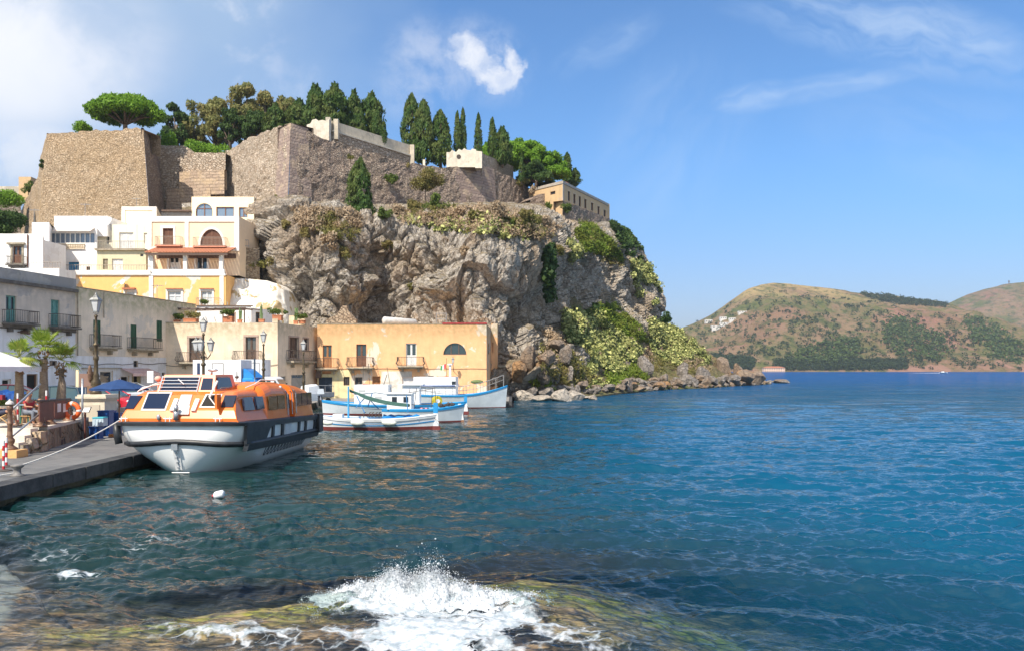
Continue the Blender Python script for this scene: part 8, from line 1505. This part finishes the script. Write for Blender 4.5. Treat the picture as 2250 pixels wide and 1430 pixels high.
def car(name, label, c, rz, L, Wd, Ht, paint, estate=False, cat='car'):
    t = thing(name, label, cat, c, rz); k = L / 4.2; w = Wd / 2; bz = Ht * .60; st_ = [(-2.08, .86, .42, bz * .80), (-1.98, .96, .28, bz * .98), (-1.2, 1, .2, bz), (0, 1, .2, bz * 1.0), (1.0, 1, .2, bz * .97), (1.75, .95, .22, bz * .84), (2.05, .84, .3, bz * .66), (2.12, .7, .4, bz * .52)]
    MB().loft([sect(x * k, w * a, z0, z1, .1) for x, a, z0, z1 in st_]).build('body', paint, t, smooth=False, local=True)
    rb = -1.95 if estate else -1.75; gs = [(rb, .86, bz * .93, bz + .02), (rb + (.25 if estate else .45), .84, bz * .93, Ht * .93), (-.7, .80, bz * .93, Ht), (.1, .80, bz * .93, Ht * .985), (1.15, .84, bz * .9, bz + .02)]
    def gsec(x, a, z0, z1): return [V((x * k, -w * .93, z0)), V((x * k, -w * a, z1 - .06)), V((x * k, -w * a + .12, z1)), V((x * k, w * a - .12, z1)), V((x * k, w * a, z1 - .06)), V((x * k, w * .93, z0))]
    gh = MB().loft([gsec(*q_) for q_ in gs]).build('windows', CGL, t, local=True)
    mb = MB(); mb.loft([[V((x * k, -w * a + .02, z)), V((x * k, w * a - .02, z)), V((x * k, w * a - .1, z + .035)), V((x * k, -w * a + .1, z + .035))] for x, a, z in ((gs[1][0], .82, Ht * .93), (-.7, .80, Ht), (.15, .80, Ht * .985))]); mb.build('roof', paint, t, local=True)
    for sd in (-1, 1):
        for xa_, xb2, zb_ in ((gs[1][0] - .02, rb, .03), (-.35, -.4, 0), (.12, 1.15, .02)): mb = MB(); mb.tube([(xa_ * k, sd * w * .80, Ht * .97), (xb2 * k, sd * w * .93, bz * .98 + zb_)], .035, 4); mb.build('pillar', paint, t, local=True)
        mb = MB(); mb.box((.95 * k, sd * (w + .09), bz + .05), (.14, .16, .12)); mb.build('mirror', paint, t, local=True); mb = MB(); mb.ell((2.0 * k, sd * w * .66, bz * .66), (.12, .16, .08), 8, 5); mb.build('headlight', glass('lamp_glass', (.7, .72, .75)), t, local=True); mb = MB(); mb.box((-2.04 * k, sd * w * .74, bz * .84), (.06, .2, .14)); mb.build('tail_light', RED, t, local=True)
        for x in (-1.3, 1.32): wheel(t, x * k, sd * (w - .08), .31)
        mb = MB(); mb.tube([(-1.8 * k, sd * (w + .005), bz * .52), (1.6 * k, sd * (w + .005), bz * .52)], .018, 4); mb.build('side_strip', TYRE, t, local=True)
    return t
def paint(n, c): return mat(n, c, tuple(v * .8 for v in c), 1, .3, coat=.6)
q = P(112, 0, 43); car('parked_car', 'dark blue grey estate car parked behind the palms', (q.x, 43, 1.06), R(178), 4.6, 1.75, 1.5, paint('blue_grey_paint', (.04, .07, .10)), True)
q = P(232, 0, 46); car('parked_car', 'red hatchback parked behind the lamp pedestal and the blue parasol', (q.x, 46, 1.06), R(-8), 3.9, 1.65, 1.42, paint('red_paint', (.60, .02, .04)))
q = P(292, 0, 53); car('parked_car', 'silver car farthest back, before the beige house shop', (q.x, 53, 1.06), R(10), 4.1, 1.7, 1.5, paint('silver_paint', (.55, .58, .62))); q = P(38, 0, 49); car('parked_car', 'dark maroon car whose tail shows between the left palm and the canopy', (q.x, 49, 1.06), R(20), 4.2, 1.7, 1.45, paint('maroon_paint', (.16, .02, .03)))
def truck(label, px, d, rz, Lb, Hb, cabcol, wb=2.1, cab_h=2.3, defl=True, name='box_truck'):
    q = P(px, 0, d); t = thing(name, label, 'truck', (q.x, d, Z0), rz); w = wb / 2; mb = MB(); mb.box((-Lb / 2 - .1, 0, .8 + (Hb - .8) / 2), (Lb, wb, Hb - .8)); b_ = mb.build('cargo_box', BW, t, local=True)
    mb = MB(); x = -Lb * .62; z0_, z1_ = Hb - 1.25, Hb - .28; 
    for a in ((x, z0_, x + .9, z0_), (x, z1_, x + .9, z1_), (x, z0_, x, z1_), (x + .9, z0_, x + .9, z1_)): mb.tube([(a[0], -w - .01, a[1]), (a[2], -w - .01, a[3])], .02, 4)
    mb.build('door_outline', DARKW, b_, local=True); cs_ = [(0, .95, .45, cab_h), (.75, .95, .45, cab_h), (1.05, .94, .45, cab_h - .15), (1.55, .92, .45, 1.35), (1.95, .88, .5, 1.2), (2.0, .8, .55, .9)]; MB().loft([sect(x_, w * a, z0, z1, .12) for x_, a, z0, z1 in cs_]).build('cab', cabcol, t, local=True)
    mb = MB(); mb.add([(1.10, -w * .8, cab_h - .22), (1.10, w * .8, cab_h - .22), (1.56, w * .84, 1.38), (1.56, -w * .84, 1.38), (1.06, -w * .8, cab_h - .26), (1.06, w * .8, cab_h - .26), (1.52, w * .84, 1.34), (1.52, -w * .84, 1.34)], [(0, 3, 2, 1), (4, 5, 6, 7), (0, 1, 5, 4), (2, 3, 7, 6)]); mb.build('windscreen', CGL, t, local=True)
    for sd in (-1, 1): mb = MB(); y_ = sd * w * .957; mb.add([(.25, y_, 1.45), (1.32, y_ * .985, 1.45), (1.0, y_ * .985, cab_h - .25), (.25, y_, cab_h - .25), (.25, y_ * .96, 1.45), (1.32, y_ * .95, 1.45), (1.0, y_ * .95, cab_h - .25), (.25, y_ * .96, cab_h - .25)], [(0, 1, 2, 3), (7, 6, 5, 4), (0, 4, 5, 1), (2, 6, 7, 3)]); mb.build('side_window', CGL, t, local=True); mb = MB(); mb.box((1.25, sd * (w + .12), 1.65), (.08, .16, .32)); mb.build('mirror', TYRE, t, local=True); [wheel(t, x_, sd * (w - .14), .36, .24) for x_ in (1.1, -Lb * .75)]
    if defl: MB().loft([[V((x_, -w * .8, z)), V((x_, w * .8, z)), V((x_, w * .8, cab_h - .02)), V((x_, -w * .8, cab_h - .02))] for x_, z in ((.02, cab_h + .75), (.35, cab_h + .6), (1.0, cab_h + .05))]).build('wind_deflector', cabcol, t, local=True)
truck('box truck with a bright blue cab and white cargo box behind the lifeboat', 544, 62, R(-4), 3.9, 3.72, mat('truck_blue', (.02, .22, .62), (.03, .26, .68), 2, .35)); truck('white van with a high white box, just right of the blue truck cab', 588, 66, R(-3), 2.0, 3.8, mat('van_white', (.80, .81, .82), (.72, .73, .74), 2, .35), 2.0, 2.35, False, 'box_van')
# three wheeled van, facing the camera, with a load bed
q = P(683, 0, 66); t = thing('three_wheeler', 'small white three wheeled pickup parked at the orange house', 'three-wheeler', (q.x, 66, Z0), R(-38)); MB().loft([[V((-.62, y_, .3)), V((.62, y_, .3)), V((.64, y_, .9)), V((.52, y_, zt2)), V((.35, y_, zt2 + .1)), V((-.35, y_, zt2 + .1)), V((-.52, y_, zt2)), V((-.64, y_, .9))] for y_, zt2 in ((-.75, 1.0), (-.62, 1.5), (.3, 1.6), (.45, 1.5))]).build('cab', BW, t, local=True)
mb = MB(); mb.add([(-.45, -.72, 1.02), (.45, -.72, 1.02), (.42, -.645, 1.46), (-.42, -.645, 1.46), (-.45, -.68, 1.02), (.45, -.68, 1.02), (.42, -.6, 1.46), (-.42, -.6, 1.46)], [(0, 1, 2, 3), (7, 6, 5, 4), (0, 4, 5, 1), (2, 6, 7, 3)]); mb.build('windscreen', CGL, t, local=True); mb = MB(); mb.box((0, 1.25, .62), (1.25, 1.5, .08)); mb.box((-.62, 1.25, .82), (.04, 1.5, .36)); mb.box((.62, 1.25, .82), (.04, 1.5, .36)); mb.box((0, 2.0, .82), (1.25, .04, .36)); mb.build('load_bed', GREYM, t, local=True)
mb = MB()
for x_ in (-.6, .6): mb.tube([(x_, .5, 1.6), (x_, 1.98, 1.55), (x_, 1.98, .9)], .025, 4)
mb.build('bed_frame', GREYM, t, local=True)
for a, b in ((0, -.5), (-.55, 1.4), (.55, 1.4)): mb = MB(); mb.loft([[V((a + dx, b + .26 * math.cos(k * math.pi / 8), .26 + .26 * math.sin(k * math.pi / 8))) for k in range(16)] for dx in (-.07, .07)]); mb.build('wheel', TYRE, t, local=True)
q = P(703, 0, 62.5); t = thing('motor_scooter', 'black motor scooter with a chrome front standing beside the three wheeled pickup', 'scooter', (q.x, 62.5, Z0), R(-70)); mb = MB(); mb.tube([(.62, 0, .28), (.5, 0, .6), (.42, 0, .98)], [.05, .07, .04], 6); mb.tube([(.42, -.3, 1.02), (.42, 0, .98), (.42, .3, 1.02)], .025, 5); mb.build('steering', STEEL, t, local=True); mb = MB(); mb.loft([[V((x_, -w_, z0)), V((x_, w_, z0)), V((x_, w_ * .8, z1)), V((x_, -w_ * .8, z1))] for x_, w_, z0, z1 in ((.5, .06, .35, .85), (.38, .18, .28, .9), (.25, .15, .22, .34), (-.05, .15, .22, .34), (-.12, .15, .25, .74), (-.6, .14, .4, .78), (-.72, .05, .55, .7))]); mb.build('body', paint('black_paint', (.012, .012, .015)), t, local=True); mb = MB(); mb.box((-.35, 0, .81), (.6, .24, .08)); mb.build('seat', TYRE, t, local=True)
for x_ in (.66, -.55): mb = MB(); mb.loft([[V((x_ + .27 * math.cos(k * math.pi / 8), dy, .27 + .27 * math.sin(k * math.pi / 8))) for k in range(16)] for dy in (-.05, .05)]); mb.build('wheel', TYRE, t, local=True)
mb = MB(); mb.add([(.6, -.28, 1.0), (.6, .28, 1.0), (.52, .22, 1.42), (.52, -.22, 1.42), (.58, -.28, 1.0), (.58, .28, 1.0), (.5, .22, 1.42), (.5, -.22, 1.42)], [(0, 1, 2, 3), (7, 6, 5, 4)]); mb.build('windshield', glass('pale_glass', (.5, .55, .6)), t, local=True)
# market stall in blue tarpaulin, wheeled bins
t = thing('covered_stall', 'blue tarpaulin covered stall with a red box before the grey house door', 'stall', tuple(P(30, 0, 47).xy.to_3d() + V((0, 0, 1.06)))); mb = MB(); k = 47 / F; rr = []
for i in range(9): a = i / 8; w_ = .8 + .1 * math.sin(i * 2); rr.append([V((-1.0 + 1.9 * a, -w_, 0)), V((-.95 + 1.85 * a, -w_ * .8, 1.75 + .12 * math.sin(i * 1.7) - .3 * a)), V((-.95 + 1.85 * a, w_ * .8, 1.85 + .1 * math.cos(i * 2.1) - .3 * a)), V((-1.0 + 1.9 * a, w_, 0))])
mb.loft(rr); mb.build('tarpaulin', mat('stall_tarp', (.01, .10, .38), (.01, .07, .28), 4, .6, .6), t, local=True); mb = MB(); mb.box((-.45, -1.05, .8), (.7, .4, 1.3)); mb.build('red_box', mat('dark_red_box', (.28, .02, .03)), t, local=True)
t = thing('wheeled_bin', 'black lidded bin standing at the corner of the grey and beige houses', 'bin', tuple(P(159, 0, 56).xy.to_3d() + V((0, 0, 1.06)))); MB().loft([[V((a * w_, b * w_, z)) for a, b in ((-1, -1), (1, -1), (1, 1), (-1, 1))] for w_, z in ((.26, .08), (.36, 1.1))]).build('bin', TYRE, t, local=True); mb = MB(); mb.box((0, 0, 1.15), (.8, .8, .08)); mb.build('lid', IRON, t, local=True)
bpy.data.objects['covered_stall'].scale = (.75, .75, .62)
# people: continuous skinned bodies
def skin(name, nodes, edges, m, par):
    me = bpy.data.meshes.new(name); me.from_pydata([n[:3] for n in nodes], edges, []); o = bpy.data.objects.new(name, me); C.objects.link(o); o.parent = par; me.materials.append(m); md = o.modifiers.new('s', 'SKIN'); md.use_smooth_shade = True
    for i, n in enumerate(nodes): me.skin_vertices[0].data[i].radius = (n[3], n[3]); me.skin_vertices[0].data[i].use_root = i == 0
    o.modifiers.new('u', 'SUBSURF').levels = 1; o.modifiers['u'].render_levels = 1; return o
SKINM = mat('tanned_skin', (.42, .21, .13), (.36, .17, .10), 6, .55)
def person(label, loc, rz, J, top_m, leg_m, hair_m, long_legs=False):
    """J: joints in local metres; +x is where the person faces. Body one mesh, clothes over it"""
    t = thing('person', label, 'person', loc, rz); nd = [(*J['pel'], .13), (*J['wst'], .12), (*J['chs'], .145), (*J['nck'], .055), (*J['hd0'], .075), (*J['hd1'], .098), (*J['hd2'], .07)]; ed = [(0, 1), (1, 2), (2, 3), (3, 4), (4, 5), (5, 6)]
    for s_ in (-1, 1):
        S_ = lambda n, w_: (J[n][0], J[n][1] + s_ * w_, J[n][2]); b = len(nd); nd += [(*S_('pel', .10), .10), (*S_('kne', .12), .06), (*S_('ank', .11), .038), (*S_('toe', .11), .03)]; ed += [(0, b), (b, b + 1), (b + 1, b + 2), (b + 2, b + 3)]
        b = len(nd); nd += [(*S_('chs', .17), .055), (*S_('elb', .24), .042), (*S_('wri', .18), .028), (*S_('hnd', .18), .032)]; ed += [(2, b), (b, b + 1), (b + 1, b + 2), (b + 2, b + 3)]
        for f_ in range(5): q_ = S_('hnd', .18); nd.append((q_[0] + .07 - (.04 if f_ == 0 else abs(f_ - 2) * .01), q_[1] + (f_ - 2) * .019, q_[2] - .02, .008)); ed.append((b + 3, len(nd) - 1))
    skin('body', nd, ed, SKINM, t)
    tn = [(*J['pel'], .145), (*J['wst'], .14), (*J['chs'], .165)]; te = [(0, 1), (1, 2)]
    for s_ in (-1, 1): tn += [(J['chs'][0], J['chs'][1] + s_ * .18, J['chs'][2] + .01, .07), (J['elb'][0] * .5 + J['chs'][0] * .5, s_ * .22, J['elb'][2] * .5 + J['chs'][2] * .5, .062)]; te += [(2, len(tn) - 2), (len(tn) - 2, len(tn) - 1)]
    skin('shirt', tn, te, top_m, t); ln = [(*J['pel'], .155)]; le = []; f_ = 1.0 if long_legs else .8
    for s_ in (-1, 1):
        a = V(J['pel']) + V((0, s_ * .10, 0)); b = V(J['kne']) + V((0, s_ * .12, 0)); m_ = a.lerp(b, f_); n = len(ln); ln += [(*a, .115), (*m_, .085)]; le += [(0, n), (n, n + 1)]
        if long_legs: e_ = V(J['ank']) + V((0, s_ * .11, .05)); ln.append((*e_, .055)); le.append((n + 1, n + 2))
    skin('trousers', ln, le, leg_m, t); h1 = V(J['hd1']); mb = MB(); mb.ell(h1 + V((-.02, 0, .04)), (.105, .1, .10), 12, 8); mb.build('hair', hair_m, t, smooth=True, local=True); mb = MB(); mb.ell(h1 + V((.10, 0, -.02)), (.02, .014, .022), 6, 5); mb.build('nose', SKINM, t, smooth=True, local=True)
    mb = MB(); [mb.ell(V(J['toe']) + V((-.04, s_ * .11, .0)), (.13, .05, .045), 8, 6) for s_ in (-1,)]; mb.build('shoe', DARKW, t, smooth=True, local=True); mb = MB(); mb.ell(V(J['toe']) + V((-.04, .11, .0)), (.13, .05, .045), 8, 6); mb.build('shoe', DARKW, t, smooth=True, local=True); return t
dd = 28.6; kk = dd / F; px0 = P(0, 0, dd).x
J1 = dict(pel=(0, 0, .52), wst=(-.18, 0, .62), chs=(-.42, 0, .84), nck=(-.56, 0, 1.0), hd0=(-.60, 0, 1.05), hd1=(-.63, 0, 1.13), hd2=(-.64, 0, 1.2), kne=(.44, 0, .60), ank=(.52, 0, .12), toe=(.66, 0, .07), elb=(-.30, 0, .62), wri=(-.06, 0, .66), hnd=(.0, 0, .68))
person('person reclining in a deck chair at the left edge, pale shirt and dark shorts', (px0 + .02, dd, zt_), 0, J1, mat('pale_shirt', (.66, .68, .80), (.58, .6, .72), 5), mat('navy_shorts', (.02, .025, .05), (.03, .035, .07), 5), mat('grey_hair', (.25, .23, .21)))
t = thing('deck_chair', 'wooden deck chair under the reclining person', 'deck chair', (px0, dd, zt_)); WD = mat('beech_wood', (.55, .34, .14), (.45, .27, .11), 5, .6)
for sd in (-1, 1): mb = MB(); mb.tube([(-.75, sd * .3, 1.15), (.62, sd * .3, .04)], .022, 5); mb.tube([(-.5, sd * .27, .04), (.42, sd * .27, .48)], .022, 5); mb.build('side_frame', WD, t, local=True)
mb = MB(); mb.loft([[V((x_, -.26, z)), V((x_, .26, z)), V((x_, .26, z - .01)), V((x_, -.26, z - .01))] for x_, z in ((-.72, 1.1), (-.45, .62), (-.2, .38), (.1, .34), (.4, .44))]); mb.build('sling', mat('sling_cloth', (.62, .45, .25)), t, local=True)
J2 = dict(pel=(0, 0, .50), wst=(0, 0, .64), chs=(.03, 0, .88), nck=(.05, 0, 1.05), hd0=(.07, 0, 1.1), hd1=(.09, 0, 1.19), hd2=(.09, 0, 1.27), kne=(.42, 0, .50), ank=(.40, 0, .10), toe=(.54, 0, .06), elb=(.16, 0, .72), wri=(.36, 0, .72), hnd=(.42, 0, .72))
q = P(62, 0, 29.5); person('person seated at the green table, red top and grey trousers, seen behind the railing', (q.x, 29.5, zt_), R(-20), J2, mat('red_top', (.42, .02, .03), (.32, .02, .03), 5), mat('grey_trousers', (.14, .16, .2), (.2, .22, .26), 5), mat('brown_hair', (.10, .06, .04)), True)
t = thing('stool', 'plain wooden stool under the person in red', 'stool', (q.x, 29.5, zt_)); mb = MB(); mb.box((0, 0, .36), (.36, .36, .04)); mb.build('seat', WD, t, local=True)
for a in (-1, 1):
    for b in (-1, 1): mb = MB(); mb.tube([(a * .15, b * .15, 0), (a * .13, b * .13, .34)], .02, 5); mb.build('leg', WD, t, local=True)
GT = mat('green_table_paint', (.03, .13, .09), (.02, .10, .07), 4, .5); q = P(78, 0, 30.2); t = thing('garden_table', 'dark green table with a pale blue top behind the railing', 'table', (q.x, 30.2, zt_)); mb = MB(); mb.box((0, 0, .76), (.95, .6, .04)); mb.build('tabletop', mat('pale_blue_top', (.30, .42, .55), (.22, .34, .42), 4, .4), t, local=True)
for a in (-1, 1):
    for b in (-1, 1): mb = MB(); mb.box((a * .42, b * .24, .37), (.06, .06, .74)); mb.build('leg', GT, t, local=True)
# distant speedboat with its wake
q = P(2072, 0, 640); t = thing('motor_boat', 'tiny white speedboat crossing the bay below the far hills', 'boat', (q.x, 640, 0)); MB().loft([[V((x_, -w_, .7 + x_ * .06)), V((x_, 0, -.1)), V((x_, w_, .7 + x_ * .06)), V((x_, 0, .75 + x_ * .06))] for x_, w_ in ((-3, 1.1), (0, 1.2), (2.4, .8), (3.8, .05))]).build('hull', BW, t, local=True); mb = MB(); mb.box((-.2, 0, 1.15), (1.8, 1.5, .8)); mb.build('cabin', BW, t, local=True)
mb = MB(); mb.add([(q.x - 3, 640, .12), (q.x - 26, 638.5, .1), (q.x - 30, 641, .1), (q.x - 3, 641, .3)], [(0, 1, 2, 3)]); o = mb.build('wake_foam', MATS['white_foam']); tag(o, 'white wake trailing behind the tiny speedboat', 'wake', kind='stuff')
# ---- air between the eye and the far hills
hm = bpy.data.materials.new('haze'); hm.use_nodes = True; nt = hm.node_tree; nt.nodes.remove(nt.nodes['Principled BSDF']); vol = nt.nodes.new('ShaderNodeVolumePrincipled'); vol.inputs['Color'].default_value = (.80, .88, 1, 1); vol.inputs['Density'].default_value = .00016; vol.inputs['Anisotropy'].default_value = .3; nt.links.new(vol.outputs[0], nt.nodes['Material Output'].inputs['Volume'])
mb = MB(); mb.par((-2600, -60, -12), (6200, 0, 0), (0, 19200, 0), (0, 0, 320)); o = mb.build('haze', hm); tag(o, kind='stuff'); o['label'] = 'thin blue haze in the air over the bay'; S.cycles.volume_bounces = 0
